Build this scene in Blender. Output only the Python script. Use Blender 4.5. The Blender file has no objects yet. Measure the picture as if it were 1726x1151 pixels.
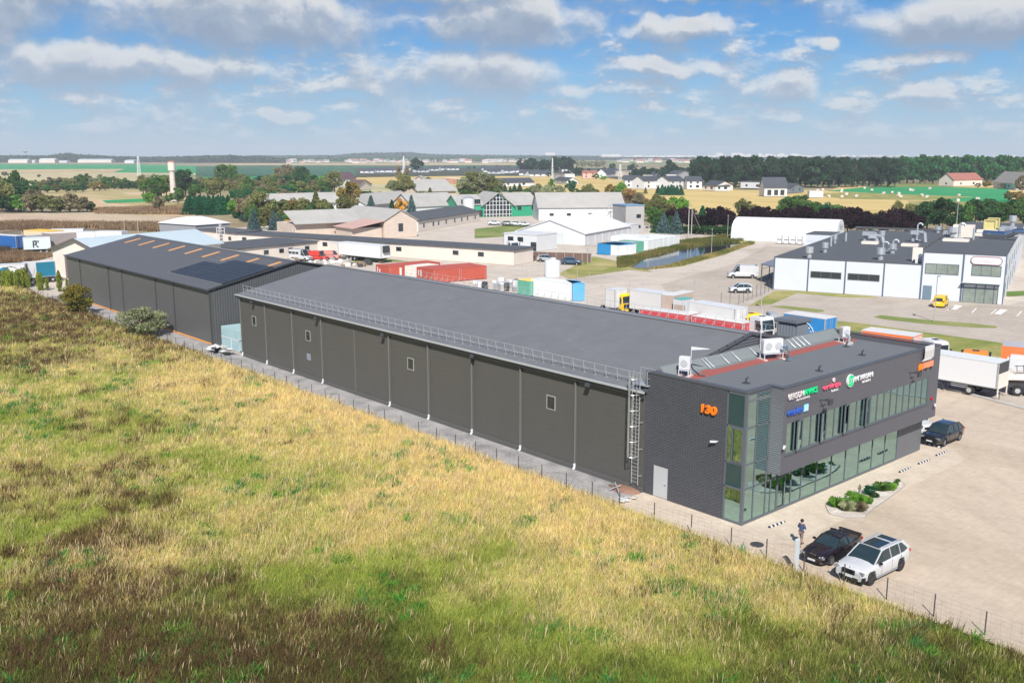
import bpy, bmesh, math, random
import numpy as np
from mathutils import Vector, Matrix
R = math.radians
rnd = random.Random(7)
nrng = np.random.default_rng(11)
SC = bpy.context.scene
COL = SC.collection
# camera
CAM_H = 24.0; FPX = 1606.0; PITCH = R(11.05); AZ = R(48.6)
cam = bpy.data.objects.new('camera', bpy.data.cameras.new('camera'))
COL.objects.link(cam); SC.camera = cam
cam.data.sensor_width = 36.0; cam.data.lens = 36.0 * FPX / 1726.0
cam.data.clip_start = 0.5; cam.data.clip_end = 40000
cam.location = (0, 0, CAM_H)
cam.rotation_euler = (R(90) - PITCH, 0, AZ - R(90))
_fh = Vector((math.cos(AZ), math.sin(AZ), 0)); _r = Vector((math.sin(AZ), -math.cos(AZ), 0)); _z = Vector((0, 0, 1))
_fw = _fh * math.cos(PITCH) - _z * math.sin(PITCH); _up = _fh * math.sin(PITCH) + _z * math.cos(PITCH)
# sun, sky, exposure
SUN_EL, SHADOW_AZ = R(43), R(49)
EXPOSURE = 0.5
sun = bpy.data.objects.new('sun', bpy.data.lights.new('sun', 'SUN')); COL.objects.link(sun)
sun.data.energy = 5.0; sun.data.angle = R(0.6); sun.data.color = (1.0, 0.95, 0.88)
_t = Vector((math.cos(SHADOW_AZ) * math.cos(SUN_EL), math.sin(SHADOW_AZ) * math.cos(SUN_EL), -math.sin(SUN_EL)))
sun.rotation_euler = _t.to_track_quat('-Z', 'Y').to_euler()
SC.view_settings.view_transform = 'Standard'; SC.view_settings.look = 'None'
SC.view_settings.gamma = 1; SC.view_settings.exposure = EXPOSURE
SC.view_settings.use_curve_mapping = False
SC.render.resolution_x = 1024; SC.render.resolution_y = 682
SC.cycles.use_denoising = True
SC.cycles.max_bounces = 6; SC.cycles.volume_bounces = 0; SC.cycles.transparent_max_bounces = 12
world = bpy.data.worlds.new("World"); SC.world = world; world.use_nodes = True
wt = world.node_tree; wt.nodes.clear()
class NT:
	"""tiny node-graph writer"""
	def __init__(s, t): s.t = t
	def n(s, typ, **kw):
		nd = s.t.nodes.new(typ)
		for k, v in kw.items(): setattr(nd, k, v)
		return nd
	def put(s, sock, v):
		if isinstance(v, bpy.types.NodeSocket): s.t.links.new(v, sock)
		elif v is not None: sock.default_value = v
	def m(s, op, a, b=None, c=None, clamp=False):
		nd = s.n('ShaderNodeMath', operation=op, use_clamp=clamp)
		s.put(nd.inputs[0], a); s.put(nd.inputs[1], b); s.put(nd.inputs[2], c)
		return nd.outputs[0]
	def v(s, op, a, b=None, c=None):
		nd = s.n('ShaderNodeVectorMath', operation=op)
		s.put(nd.inputs[0], a); s.put(nd.inputs[1], b)
		if c is not None: s.put(nd.inputs[2], c)
		return nd.outputs['Value'] if op in ('LENGTH', 'DOT_PRODUCT', 'DISTANCE') else nd.outputs[0]
	def noise(s, vec, scale, detail=4, rough=.55, dist=0, lac=2.0):
		nd = s.n('ShaderNodeTexNoise')
		s.put(nd.inputs['Vector'], vec); nd.inputs['Scale'].default_value = scale
		nd.inputs['Detail'].default_value = detail; nd.inputs['Roughness'].default_value = rough
		nd.inputs['Distortion'].default_value = dist; nd.inputs['Lacunarity'].default_value = lac
		return nd
	def mix(s, f, a, b, blend='MIX'):
		nd = s.n('ShaderNodeMix', data_type='RGBA', blend_type=blend)
		s.put(nd.inputs[0], f)
		s.put(nd.inputs[6], a if not isinstance(a, tuple) else (*a[:3], 1)); s.put(nd.inputs[7], b if not isinstance(b, tuple) else (*b[:3], 1))
		return nd.outputs[2]
	def ramp(s, f, stops, interp='LINEAR'):
		nd = s.n('ShaderNodeValToRGB'); cr = nd.color_ramp; cr.interpolation = interp
		while len(cr.elements) < len(stops): cr.elements.new(.5)
		for e, (p, c) in zip(cr.elements, stops):
			e.position = p; e.color = (*c, 1) if isinstance(c, tuple) else (c, c, c, 1)
		s.put(nd.inputs[0], f)
		return nd.outputs[0]
	def smooth(s, x, a, b):
		nd = s.n('ShaderNodeMapRange', interpolation_type='SMOOTHSTEP')
		s.put(nd.inputs[0], x); nd.inputs[1].default_value = a; nd.inputs[2].default_value = b
		return nd.outputs[0]
# clouds: each is a bank given by bearing / elevation (thousandths of 1/1.606 rad), half width, half height, fullness
CLOUDS = [(-800,215,125,62,1.1),(-680,245,60,45,.9),(-648,135,120,34,1.15),(-420,212,215,48,1.2),(-100,255,190,20,.9),(0,212,118,42,1.15),
 (-62,132,150,36,1.0),(260,196,78,19,1.15),(340,250,140,17,.9),(690,192,140,36,1.05),(640,142,72,12,.9),(436,108,56,23,1.1),
 (258,140,135,15,.85),(-470,130,125,28,.9),(-365,60,50,13,1.0),(650,96,46,13,1.0),(830,120,55,20,1.0),(850,245,60,25,1.0),
 (-845,110,65,34,.9),(110,105,70,14,.8),(-260,110,80,16,.8),(480,172,26,14,.9),(-1300,160,200,60,1),(1300,190,220,60,1),(-1900,300,300,90,1),(1900,250,300,80,1)]
g = NT(bpy.data.node_groups.new('cloud_density', 'ShaderNodeTree'))
g.t.interface.new_socket('P', in_out='INPUT', socket_type='NodeSocketVector')
g.t.interface.new_socket('D', in_out='OUTPUT', socket_type='NodeSocketFloat')
gi = g.n('NodeGroupInput'); go = g.n('NodeGroupOutput')
P0 = gi.outputs[0]
w1 = g.noise(P0, .016, 4, .6)
wv = g.v('MULTIPLY', g.v('SUBTRACT', w1.outputs['Color'], (.5, .5, .5)), (85, 46, 0))
P1 = g.v('ADD', P0, wv)
cur = None
for (cx, cy, hw, hh, st) in CLOUDS:
	q = g.v('MULTIPLY', g.v('SUBTRACT', P1, (cx, cy, 0)), (1 / hw, 1 / hh, 0))
	val = g.m('SUBTRACT', st + .36, g.v('DOT_PRODUCT', q, q))
	cur = val if cur is None else g.m('SMOOTH_MAX', cur, val, .25)
# field of small far clouds near the horizon, flattened with distance
low = g.noise(g.v('MULTIPLY', P0, (1, 2.6, 1)), .016, 5, .6)
sepz = g.n('ShaderNodeSeparateXYZ'); g.t.links.new(P0, sepz.inputs[0])
band = g.m('SUBTRACT', 1.0, g.m('ABSOLUTE', g.m('DIVIDE', g.m('SUBTRACT', sepz.outputs[1], 75.0), 95.0)))
lowv = g.m('ADD', g.m('MULTIPLY', g.m('SUBTRACT', low.outputs[0], .515), 4.6), g.m('MULTIPLY', band, .4))
far = g.noise(P0, .0042, 4, .6)
farv = g.m('MULTIPLY', g.m('SUBTRACT', far.outputs[0], .54), 5.0)
cur = g.m('SMOOTH_MAX', g.m('MAXIMUM', cur, -1.2), lowv, .3)
cur = g.m('MAXIMUM', cur, farv)
f2 = g.noise(g.v('MULTIPLY', P0, (1, 1.3, 1)), .0095, 8, .58, .2)
dens = g.m('ADD', cur, g.m('MULTIPLY', g.m('SUBTRACT', f2.outputs[0], .5), 3.4))
g.t.links.new(dens, go.inputs[0])
w = NT(wt)
tc = w.n('ShaderNodeTexCoord')
sx = w.n('ShaderNodeSeparateXYZ'); wt.links.new(tc.outputs['Generated'], sx.inputs[0])
az = w.m('SUBTRACT', AZ, w.m('ARCTAN2', sx.outputs[1], sx.outputs[0]))
az = w.m('WRAP', az, math.pi, -math.pi)
el = w.m('ARCSINE', sx.outputs[2])
cb = w.n('ShaderNodeCombineXYZ')
wt.links.new(w.m('MULTIPLY', az, FPX), cb.inputs[0]); wt.links.new(w.m('MULTIPLY', el, FPX), cb.inputs[1])
def dens_at(off):
	nd = w.n('ShaderNodeGroup'); nd.node_tree = g.t
	wt.links.new(w.v('ADD', cb.outputs[0], off), nd.inputs[0]); return nd.outputs[0]
d0 = dens_at((0, 0, 0)); d1 = dens_at((6, 20, 0))
cover = w.smooth(d0, -.55, 1.25)
lit = w.m('ADD', w.m('MULTIPLY', w.m('SUBTRACT', d0, d1), .80), .42, clamp=True)
thick = w.smooth(d0, .5, 2.0)
lit = w.m('SUBTRACT', lit, w.m('MULTIPLY', thick, .30), clamp=True)
ccol = w.ramp(lit, [(0, (3.3, 4.2, 5.7)), (.4, (4.5, 5.3, 6.6)), (.72, (7.4, 7.7, 8.2)), (1, (9.3, 9.3, 9.2))])
sky = w.n('ShaderNodeTexSky', sky_type='NISHITA')
sky.sun_disc = False; sky.sun_elevation = SUN_EL; sky.sun_rotation = R(221)
sky.air_density = 1.0; sky.dust_density = .35; sky.ozone_density = 3.0
skyc = w.mix(1.0, sky.outputs[0], (.28, .68, 1.1), 'MULTIPLY')
hz = w.ramp(w.m('DIVIDE', el, .155, clamp=True), [(0, .72), (.35, .38), (.7, .05), (1, 0.0)])
skyc = w.mix(hz, skyc, (5.6, 7.7, 9.8))
ccol = w.mix(w.m('MULTIPLY', hz, .75), ccol, (6.5, 7.9, 9.6))
cover = w.m('MULTIPLY', cover, w.ramp(w.m('DIVIDE', el, .05, clamp=True), [(0, .0), (.25, .6), (1, .97)]))
bg = w.n('ShaderNodeBackground'); bg.inputs[1].default_value = 0.062
wt.links.new(w.mix(cover, skyc, ccol), bg.inputs[0])
wo = w.n('ShaderNodeOutputWorld'); wt.links.new(bg.outputs[0], wo.inputs[0])
# helpers
def at(px, py, z=0.0):
	"""ground position (at height z) of a point of the 1726x1151 survey picture"""
	d = _fw * FPX + _r * (px - 863) - _up * (py - 575.5)
	t = (z - CAM_H) / d.z
	return Vector((d.x * t, d.y * t, z))
def on_plane(ax, val, px, py):
	d = _fw * FPX + _r * (px - 863) - _up * (py - 575.5)
	t = val / d[ax]
	return Vector((d.x * t, d.y * t, CAM_H + d.z * t))
def up_h(p, px_h):
	"""height in metres of px_h survey pixels at point p"""
	return px_h * (Vector(p) - cam.location).dot(_fw) / FPX / .98
def tag(o, label=None, cat=None, group=None, kind=None):
	if label: o['label'] = label
	if cat: o['category'] = cat
	if group: o['group'] = group
	if kind: o['kind'] = kind
	return o
def thing(name, label, cat, loc=(0, 0, 0), rz=0.0, group=None, parent=None):
	o = bpy.data.objects.new(name, None); COL.objects.link(o)
	o.location = loc; o.rotation_euler = (0, 0, rz); o.empty_display_size = .3
	return tag(o, label, cat, group)
def kids(o):
	return [c for c in bpy.data.objects if c.parent == o]
_kid_cache = {}
def dup(root, loc=None, rz=None, label=None, group=None, scale=None):
	if root.name not in _kid_cache:
		_kid_cache[root.name] = [(k, kids(k)) for k in kids(root)]
	r = root.copy(); COL.objects.link(r)
	if loc is not None: r.location = loc
	if rz is not None: r.rotation_euler = (0, 0, rz)
	if scale is not None: r.scale = scale
	if label: r['label'] = label
	if group: r['group'] = group
	for k, sub in _kid_cache[root.name]:
		c = k.copy(); COL.objects.link(c); c.parent = r
		for s_ in sub:
			d = s_.copy(); COL.objects.link(d); d.parent = c
	return r
class MB:
	def __init__(s): s.v = []; s.f = []
	def face(s, pts):
		b = len(s.v); s.v += [tuple(p) for p in pts]; s.f.append(tuple(range(b, b + len(pts)))); return s
	def _hex(s, P):
		b = len(s.v); s.v += [tuple(p) for p in P]
		for q in ((0, 3, 2, 1), (4, 5, 6, 7), (0, 1, 5, 4), (1, 2, 6, 5), (2, 3, 7, 6), (3, 0, 4, 7)): s.f.append(tuple(b + i for i in q))
		return s
	def bz(s, x0, x1, y0, y1, z0, z1):
		return s._hex([(x0, y0, z0), (x1, y0, z0), (x1, y1, z0), (x0, y1, z0), (x0, y0, z1), (x1, y0, z1), (x1, y1, z1), (x0, y1, z1)])
	def box(s, c, d, rz=0, ry=0):
		m = Matrix.Translation(c) @ Matrix.Rotation(rz, 4, 'Z') @ Matrix.Rotation(ry, 4, 'Y')
		h = [x / 2 for x in d]
		return s._hex([m @ Vector((a * h[0], b * h[1], c_ * h[2])) for c_ in (-1, 1) for a, b in ((-1, -1), (1, -1), (1, 1), (-1, 1))])
	def bar(s, p, q, w=.05, t=None):
		p = Vector(p); q = Vector(q); t = t or w; d = (q - p)
		if d.length < 1e-6: return s
		a = d.normalized(); u = a.cross(Vector((0, 0, 1)))
		if u.length < 1e-3: u = Vector((1, 0, 0))
		u.normalize(); v = u.cross(a)
		P = []
		for c in (p, q):
			for i, j in ((-1, -1), (1, -1), (1, 1), (-1, 1)): P.append(c + u * i * w / 2 + v * j * t / 2)
		return s._hex(P)
	def cyl(s, p, q, r0, r1=None, n=12, caps=True):
		p = Vector(p); q = Vector(q); r1 = r0 if r1 is None else r1
		a = (q - p).normalized(); u = a.cross(Vector((0, 0, 1)))
		if u.length < 1e-3: u = Vector((1, 0, 0))
		u.normalize(); v = a.cross(u); b = len(s.v)
		for c, r in ((p, r0), (q, r1)):
			for i in range(n):
				t = 2 * math.pi * i / n; s.v.append(tuple(c + u * math.cos(t) * r + v * math.sin(t) * r))
		for i in range(n): s.f.append((b + i, b + (i + 1) % n, b + n + (i + 1) % n, b + n + i))
		if caps: s.f.append(tuple(b + i for i in range(n))[::-1]); s.f.append(tuple(b + n + i for i in range(n)))
		return s
	def tube(s, pts, r, n=8):
		for a, b in zip(pts[:-1], pts[1:]): s.cyl(a, b, r, r, n)
		return s
	def prism(s, poly, z0, z1):
		b = len(s.v); n = len(poly)
		s.v += [(p[0], p[1], z0) for p in poly] + [(p[0], p[1], z1) for p in poly]
		s.f.append(tuple(b + i for i in range(n))[::-1]); s.f.append(tuple(b + n + i for i in range(n)))
		for i in range(n): s.f.append((b + i, b + (i + 1) % n, b + n + (i + 1) % n, b + n + i))
		return s
	def extr(s, poly, ax, a0, a1):
		"""extrude a 2-D outline along x (outline in y,z) or y (outline in x,z)"""
		f = (lambda u, v, w_: (w_, u, v)) if ax == 'x' else (lambda u, v, w_: (u, w_, v))
		b = len(s.v); n = len(poly)
		s.v += [f(p[0], p[1], a0) for p in poly] + [f(p[0], p[1], a1) for p in poly]
		s.f.append(tuple(b + i for i in range(n))); s.f.append(tuple(b + n + i for i in range(n))[::-1])
		for i in range(n): s.f.append((b + (i + 1) % n, b + i, b + n + i, b + n + (i + 1) % n))
		return s
	def loft(s, rings, closed=True, caps=True):
		b = len(s.v); n = len(rings[0])
		for r in rings: s.v += [tuple(p) for p in r]
		for k in range(len(rings) - 1):
			for i in range(n if closed else n - 1):
				j = (i + 1) % n; s.f.append((b + k * n + i, b + k * n + j, b + (k + 1) * n + j, b + (k + 1) * n + i))
		if caps: s.f.append(tuple(b + i for i in range(n))[::-1]); s.f.append(tuple(b + (len(rings) - 1) * n + i for i in range(n)))
		return s
	def build(s, name, mt=None, parent=None, smooth=False, bevel=0, loc=None, rz=None, seg=2):
		me = bpy.data.meshes.new(name); me.from_pydata(s.v, [], s.f)
		bm = bmesh.new(); bm.from_mesh(me); bmesh.ops.recalc_face_normals(bm, faces=bm.faces)
		if bevel:
			bmesh.ops.bevel(bm, geom=[e for e in bm.edges if len(e.link_faces) == 2 and e.calc_face_angle(0) > .5], offset=bevel, segments=seg, affect='EDGES', clamp_overlap=True)
		bm.to_mesh(me); bm.free()
		if mt: me.materials.append(mt)
		if smooth:
			me.shade_smooth()
			if smooth == 'auto': me.set_sharp_from_angle(angle=R(32))
		o = bpy.data.objects.new(name, me); COL.objects.link(o)
		if parent: o.parent = parent
		if loc is not None: o.location = loc
		if rz is not None: o.rotation_euler = (0, 0, rz)
		return o
def text_obj(name, txt, size, ext, mt, parent, loc, rot, xs=1.0, bold=0.0):
	cu = bpy.data.curves.new(name, 'FONT'); cu.body = txt; cu.size = size; cu.extrude = ext; cu.offset = bold
	cu.align_x = 'LEFT'; cu.space_character = 1.0
	t = bpy.data.objects.new(name, cu); COL.objects.link(t)
	dg = bpy.context.evaluated_depsgraph_get()
	me = bpy.data.meshes.new_from_object(t.evaluated_get(dg)); bpy.data.objects.remove(t)
	me.materials.clear(); me.materials.append(mt)
	o = bpy.data.objects.new(name, me); COL.objects.link(o)
	o.parent = parent; o.location = loc; o.rotation_euler = rot; o.scale = (xs, 1, 1)
	return o
# materials
MT = {}
def mat(name, col, rough=.6, var=.1, scale=1.0, bump=0.0, metal=0.0, spec=.4, bscale=None, coat=0.0):
	if name in MT: return MT[name]
	m = bpy.data.materials.new(name); m.use_nodes = True; t = NT(m.node_tree)
	b = m.node_tree.nodes['Principled BSDF']
	tc = t.n('ShaderNodeTexCoord'); oi = t.n('ShaderNodeObjectInfo')
	vec = t.v('ADD', tc.outputs['Object'], t.v('MULTIPLY', oi.outputs['Location'], (.37, .37, .37)))
	n1 = t.noise(vec, scale, 5, .6); n2 = t.noise(vec, scale * .13, 2, .5)
	f = t.m('ADD', t.m('MULTIPLY', n1.outputs[0], .6), t.m('MULTIPLY', n2.outputs[0], .4))
	k = t.m('ADD', t.m('MULTIPLY', t.m('SUBTRACT', f, .5), 4 * var), 1.0)
	cn = t.n('ShaderNodeCombineColor')
	for i in range(3): t.put(cn.inputs[i], t.m('MULTIPLY', k, col[i]))
	t.put(b.inputs['Base Color'], cn.outputs[0])
	t.put(b.inputs['Roughness'], t.m('ADD', t.m('MULTIPLY', t.m('SUBTRACT', n1.outputs[0], .5), .2), rough, clamp=True))
	b.inputs['Metallic'].default_value = metal; b.inputs['Specular IOR Level'].default_value = spec
	if coat: b.inputs['Coat Weight'].default_value = coat; b.inputs['Coat Roughness'].default_value = .04
	if bump:
		bn = t.n('ShaderNodeBump'); bn.inputs['Strength'].default_value = bump; bn.inputs['Distance'].default_value = .05
		nb = t.noise(vec, bscale or scale * 6, 4, .6); t.put(bn.inputs['Height'], nb.outputs[0]); t.put(b.inputs['Normal'], bn.outputs[0])
	MT[name] = m; return m
def ground_mat(name, cols, scale, fine=3.0, bump=.4, rough=.95, stops=None, stretch=None, rot=0, extra=None):
	"""ground built of several colours laid down in drifts, with fine grain; coordinates in metres"""
	m = bpy.data.materials.new(name); m.use_nodes = True; t = NT(m.node_tree); b = m.node_tree.nodes['Principled BSDF']
	ge = t.n('ShaderNodeNewGeometry'); vec = ge.outputs['Position']
	if stretch or rot:
		mp = t.n('ShaderNodeMapping'); t.put(mp.inputs[0], vec); mp.inputs['Rotation'].default_value = (0, 0, rot); mp.inputs['Scale'].default_value = stretch or (1, 1, 1); v2 = mp.outputs[0]
	else: v2 = vec
	n1 = t.noise(v2, scale, 6, .62, .6)
	stops = stops or [.32 + .36 * i / max(1, len(cols) - 1) for i in range(len(cols))]
	c = t.ramp(n1.outputs[0], list(zip(stops, cols)))
	n2 = t.noise(vec, fine, 5, .7); n3 = t.noise(v2, scale * 6, 4, .6)
	k = t.m('ADD', t.m('MULTIPLY', t.m('SUBTRACT', n2.outputs[0], .5), .5), t.m('ADD', 1.0, t.m('MULTIPLY', t.m('SUBTRACT', n3.outputs[0], .5), .45)))
	cc = t.n('ShaderNodeCombineColor');
	for i in range(3): t.put(cc.inputs[i], k)
	c = t.mix(1.0, c, cc.outputs[0], 'MULTIPLY')
	if extra: c = extra(t, c, vec)
	t.put(b.inputs['Base Color'], c); b.inputs['Roughness'].default_value = rough; b.inputs['Specular IOR Level'].default_value = .15
	bn = t.n('ShaderNodeBump'); bn.inputs['Strength'].default_value = bump; bn.inputs['Distance'].default_value = .1
	t.put(bn.inputs['Height'], n2.outputs[0]); t.put(b.inputs['Normal'], bn.outputs[0])
	MT[name] = m; return m
def glass_mat(name, tint=(.55, .68, .62), gl=.45, through=(.35, .45, .42), rough=.02):
	m = bpy.data.materials.new(name); m.use_nodes = True; t = NT(m.node_tree); m.node_tree.nodes.clear()
	o = t.n('ShaderNodeOutputMaterial'); a = t.n('ShaderNodeBsdfGlossy'); tr = t.n('ShaderNodeBsdfTransparent'); mx = t.n('ShaderNodeMixShader')
	a.inputs['Color'].default_value = (*tint, 1); a.inputs['Roughness'].default_value = rough; tr.inputs['Color'].default_value = (*through, 1)
	# slight waviness of real panes
	ge = t.n('ShaderNodeNewGeometry'); nz = t.noise(ge.outputs['Position'], .5, 2, .5); bn = t.n('ShaderNodeBump'); bn.inputs['Strength'].default_value = .05; bn.inputs['Distance'].default_value = .3
	t.put(bn.inputs['Height'], nz.outputs[0]); t.put(a.inputs['Normal'], bn.outputs[0])
	lw = t.n('ShaderNodeLayerWeight'); lw.inputs[0].default_value = .3
	t.put(mx.inputs[0], t.m('ADD', t.m('MULTIPLY', lw.outputs['Fresnel'], .5), gl, clamp=True))
	t.put(mx.inputs[1], tr.outputs[0]); t.put(mx.inputs[2], a.outputs[0]); t.put(o.inputs[0], mx.outputs[0])
	MT[name] = m; return m
def leaf_mat(name, col, var=.35, col2=None, trans=.42):
	if name in MT: return MT[name]
	m = bpy.data.materials.new(name); m.use_nodes = True; t = NT(m.node_tree); m.node_tree.nodes.clear()
	o = t.n('ShaderNodeOutputMaterial'); d = t.n('ShaderNodeBsdfDiffuse'); tr = t.n('ShaderNodeBsdfTranslucent'); mx = t.n('ShaderNodeMixShader')
	at_ = t.n('ShaderNodeAttribute', attribute_name='leaf'); oi = t.n('ShaderNodeObjectInfo')
	sp = t.n('ShaderNodeSeparateColor'); t.put(sp.inputs[0], at_.outputs['Color'])
	k = t.m('ADD', 1 - var, t.m('MULTIPLY', sp.outputs[0], 2 * var))
	k = t.m('MULTIPLY', k, t.m('ADD', .8, t.m('MULTIPLY', oi.outputs['Random'], .4)))
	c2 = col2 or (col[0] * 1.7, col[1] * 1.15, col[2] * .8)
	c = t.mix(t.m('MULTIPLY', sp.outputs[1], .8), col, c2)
	cc = t.n('ShaderNodeCombineColor')
	for i in range(3): t.put(cc.inputs[i], k)
	c = t.mix(1.0, c, cc.outputs[0], 'MULTIPLY')
	t.put(d.inputs[0], c); t.put(tr.inputs[0], c); mx.inputs[0].default_value = trans
	t.put(mx.inputs[1], d.outputs[0]); t.put(mx.inputs[2], tr.outputs[0]); t.put(o.inputs[0], mx.outputs[0])
	MT[name] = m; return m
def ribbed_mat(name, col, period, axis='x', depth=.4, rough=.45, col2=None, var=.06, metal=0.0, width=.25, wear=0.0):
	"""sheet cladding: ribs every `period` metres along a local axis"""
	m = bpy.data.materials.new(name); m.use_nodes = True; t = NT(m.node_tree); b = m.node_tree.nodes['Principled BSDF']
	tc = t.n('ShaderNodeTexCoord'); sp = t.n('ShaderNodeSeparateXYZ'); t.put(sp.inputs[0], tc.outputs['Object'])
	x = sp.outputs['xyz'.index(axis)]
	fr = t.m('FRACT', t.m('DIVIDE', x, period)); tri = t.m('ABSOLUTE', t.m('SUBTRACT', fr, .5))
	rib = t.smooth(tri, .5 - width, .5)
	n1 = t.noise(tc.outputs['Object'], .7, 5, .6); n2 = t.noise(t.v('MULTIPLY', tc.outputs['Object'], (.3, .3, .05)), 1.2, 4, .6)
	k = t.m('ADD', 1 - 2 * var, t.m('MULTIPLY', t.m('ADD', n1.outputs[0], n2.outputs[0]), 2 * var))
	base = t.mix(rib, col, col2 or tuple(c * .7 for c in col))
	cc = t.n('ShaderNodeCombineColor')
	for i in range(3): t.put(cc.inputs[i], k)
	t.put(b.inputs['Base Color'], t.mix(1.0, base, cc.outputs[0], 'MULTIPLY')); b.inputs['Roughness'].default_value = rough
	b.inputs['Metallic'].default_value = metal; b.inputs['Specular IOR Level'].default_value = .35
	bn = t.n('ShaderNodeBump'); bn.inputs['Strength'].default_value = depth; bn.inputs['Distance'].default_value = .04; bn.invert = True
	t.put(bn.inputs['Height'], rib); t.put(b.inputs['Normal'], bn.outputs[0])
	MT[name] = m; return m
white = mat('white_paint', (.58, .59, .60), .4, .06, .8)
offwhite = mat('cream_render', (.66, .60, .53), .85, .10, .6, .15)
plaster = mat('pale_plaster', (.72, .70, .67), .85, .10, .5, .15)
beige = mat('beige_brick', (.52, .43, .36), .9, .14, .7, .3)
greyw = mat('grey_block', (.36, .35, .34), .9, .12, .5, .2)
steel = mat('galvanised_steel', (.55, .57, .59), .4, .10, 3.0, 0, .6)
darkm = mat('dark_metal', (.045, .048, .052), .5, .15, 2.0)
blackp = mat('black_plastic', (.015, .015, .016), .45, .15, 3.0)
rubber = mat('tyre_rubber', (.022, .022, .023), .85, .15, 4.0)
felt = mat('dark_roof_felt', (.075, .082, .092), .85, .12, .35, .2)
fibre = mat('grey_fibre_cement', (.34, .33, .31), .9, .15, .25, .25)
chrome = mat('chrome', (.75, .76, .78), .18, .04, 3.0, 0, 1.0)
wood = mat('weathered_wood', (.22, .16, .11), .85, .2, 1.5, .3)
concrete = mat('concrete', (.45, .43, .40), .9, .14, .4, .3)
orange = mat('orange_paint', (.85, .22, .03), .45, .06, 1.0)
red = mat('red_paint', (.55, .045, .035), .45, .08, 1.0)
yellow = mat('yellow_paint', (.80, .50, .02), .4, .06, 1.0)
blue = mat('blue_tarpaulin', (.02, .20, .48), .5, .10, .8, .1)
teal = mat('teal_tarpaulin', (.015, .17, .27), .5, .10, .8, .1)
dglass = mat('dark_window_glass', (.02, .028, .033), .06, .1, 1.0, 0, 0, .8)
carglass = mat('tinted_car_glass', (.02, .035, .04), .03, .1, 1.0, 0, 0, .9)
winglass = mat('pane_with_curtain', (.22, .26, .23), .12, .35, .9, 0, 0, .7)
lampglass = mat('lamp_glass', (.75, .78, .80), .1, .1, 3, 0, .3)
redlens = mat('red_lens', (.45, .01, .01), .15, .1, 3)
greenp = mat('green_cladding', (.03, .30, .16), .6, .10, .8)
blackcar = mat('black_car_paint', (.010, .011, .014), .22, .1, 1, 0, 0, .5, coat=1.0)
whitecar = mat('white_car_paint', (.50, .51, .52), .25, .03, 1, 0, 0, .5, coat=.8)
silver = mat('silver_car_paint', (.50, .52, .54), .3, .04, 1, 0, .5, .5, coat=.6)
greycar = mat('grey_car_paint', (.10, .105, .11), .3, .04, 1, 0, .3, .5, coat=.6)
bluecar = mat('blue_grey_car_paint', (.05, .10, .16), .3, .04, 1, 0, .3, .5, coat=.6)
alloy = mat('alloy_rim', (.42, .43, .45), .3, .08, 3, 0, .8)
# GROUND
def vnoise(x, y, seed=0):
	xi = np.floor(x).astype(np.int64); yi = np.floor(y).astype(np.int64); xf = x - xi; yf = y - yi
	def h(a, b):
		n = (a * 374761393 + b * 668265263 + seed * 1442695041) & 0x7fffffff
		n = ((n ^ (n >> 13)) * 1274126177) & 0x7fffffff
		return ((n ^ (n >> 16)) & 0xffff) / 65535.0
	u = xf * xf * (3 - 2 * xf); v = yf * yf * (3 - 2 * yf)
	return (h(xi, yi) * (1 - u) + h(xi + 1, yi) * u) * (1 - v) + (h(xi, yi + 1) * (1 - u) + h(xi + 1, yi + 1) * u) * v
def fbm(x, y, sc, seed=0, oc=4, ro=.5):
	x = np.asarray(x, float) / sc; y = np.asarray(y, float) / sc; s = 0; a = 1; t = 0
	for k in range(oc): s = s + a * vnoise(x * 2 ** k + 17.3 * k, y * 2 ** k - 9.1 * k, seed + k); t += a; a *= ro
	return s / t
def sheet(name, pts, z, mt, kind='structure', label=None):
	b = MB(); b.face([(p[0], p[1], z) for p in pts])
	o = b.build(name, mt); tag(o, kind=kind)
	if label: o['label'] = label
	for p in o.data.polygons:
		if p.normal.z < 0: o.data.flip_normals(); break
	return o
def pxsheet(name, px, z, mt, **k): return sheet(name, [at(a, b, z) for a, b in px], z, mt, **k)
def blob(c, rx, ry, rot=0, n=40, jit=.08, seed=1):
	rr = random.Random(seed); out = []
	for i in range(n):
		t = 2 * math.pi * i / n; k = 1 + jit * math.sin(3 * t + seed) + jit * .6 * math.sin(5 * t + 2 * seed)
		x, y = rx * k * math.cos(t), ry * k * math.sin(t)
		out.append((c[0] + x * math.cos(rot) - y * math.sin(rot), c[1] + x * math.sin(rot) + y * math.cos(rot)))
	return out
gm_base = ground_mat('open_country', [(.10, .13, .05), (.22, .19, .10), (.33, .27, .16), (.16, .19, .07)], .004, .5, .2)
b = MB(); rr_ = [(math.cos(i * math.pi / 32), math.sin(i * math.pi / 32)) for i in range(64)]
b.face([(12800 * c, 12800 * s, -.9) for c, s in rr_]); tag(b.build('ground', gm_base), kind='structure')
gm_scrub = ground_mat('scrub_ground', [(.13, .10, .06), (.24, .19, .12), (.30, .25, .15), (.12, .14, .06)], .03, 1.2, .3)
sheet('ground', [(-60, -120), (420, -120), (560, 260), (420, 480), (-80, 560), (-160, 200)], -.32, gm_scrub)
gm_tan = ground_mat('bare_field', [(.40, .29, .21), (.47, .36, .26), (.43, .35, .24)], .02, .8, .2, stretch=(1, .25, 1), rot=.5)
gm_stub = ground_mat('stubble_field', [(.46, .32, .20), (.52, .39, .24), (.34, .29, .13), (.50, .38, .22)], .025, .8, .2, stretch=(1, .3, 1), rot=.8)
gm_gold = ground_mat('golden_field', [(.36, .27, .09), (.50, .37, .14), (.56, .42, .18), (.42, .33, .12)], .02, .7, .2, stretch=(1, .3, 1), rot=.7)
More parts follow.
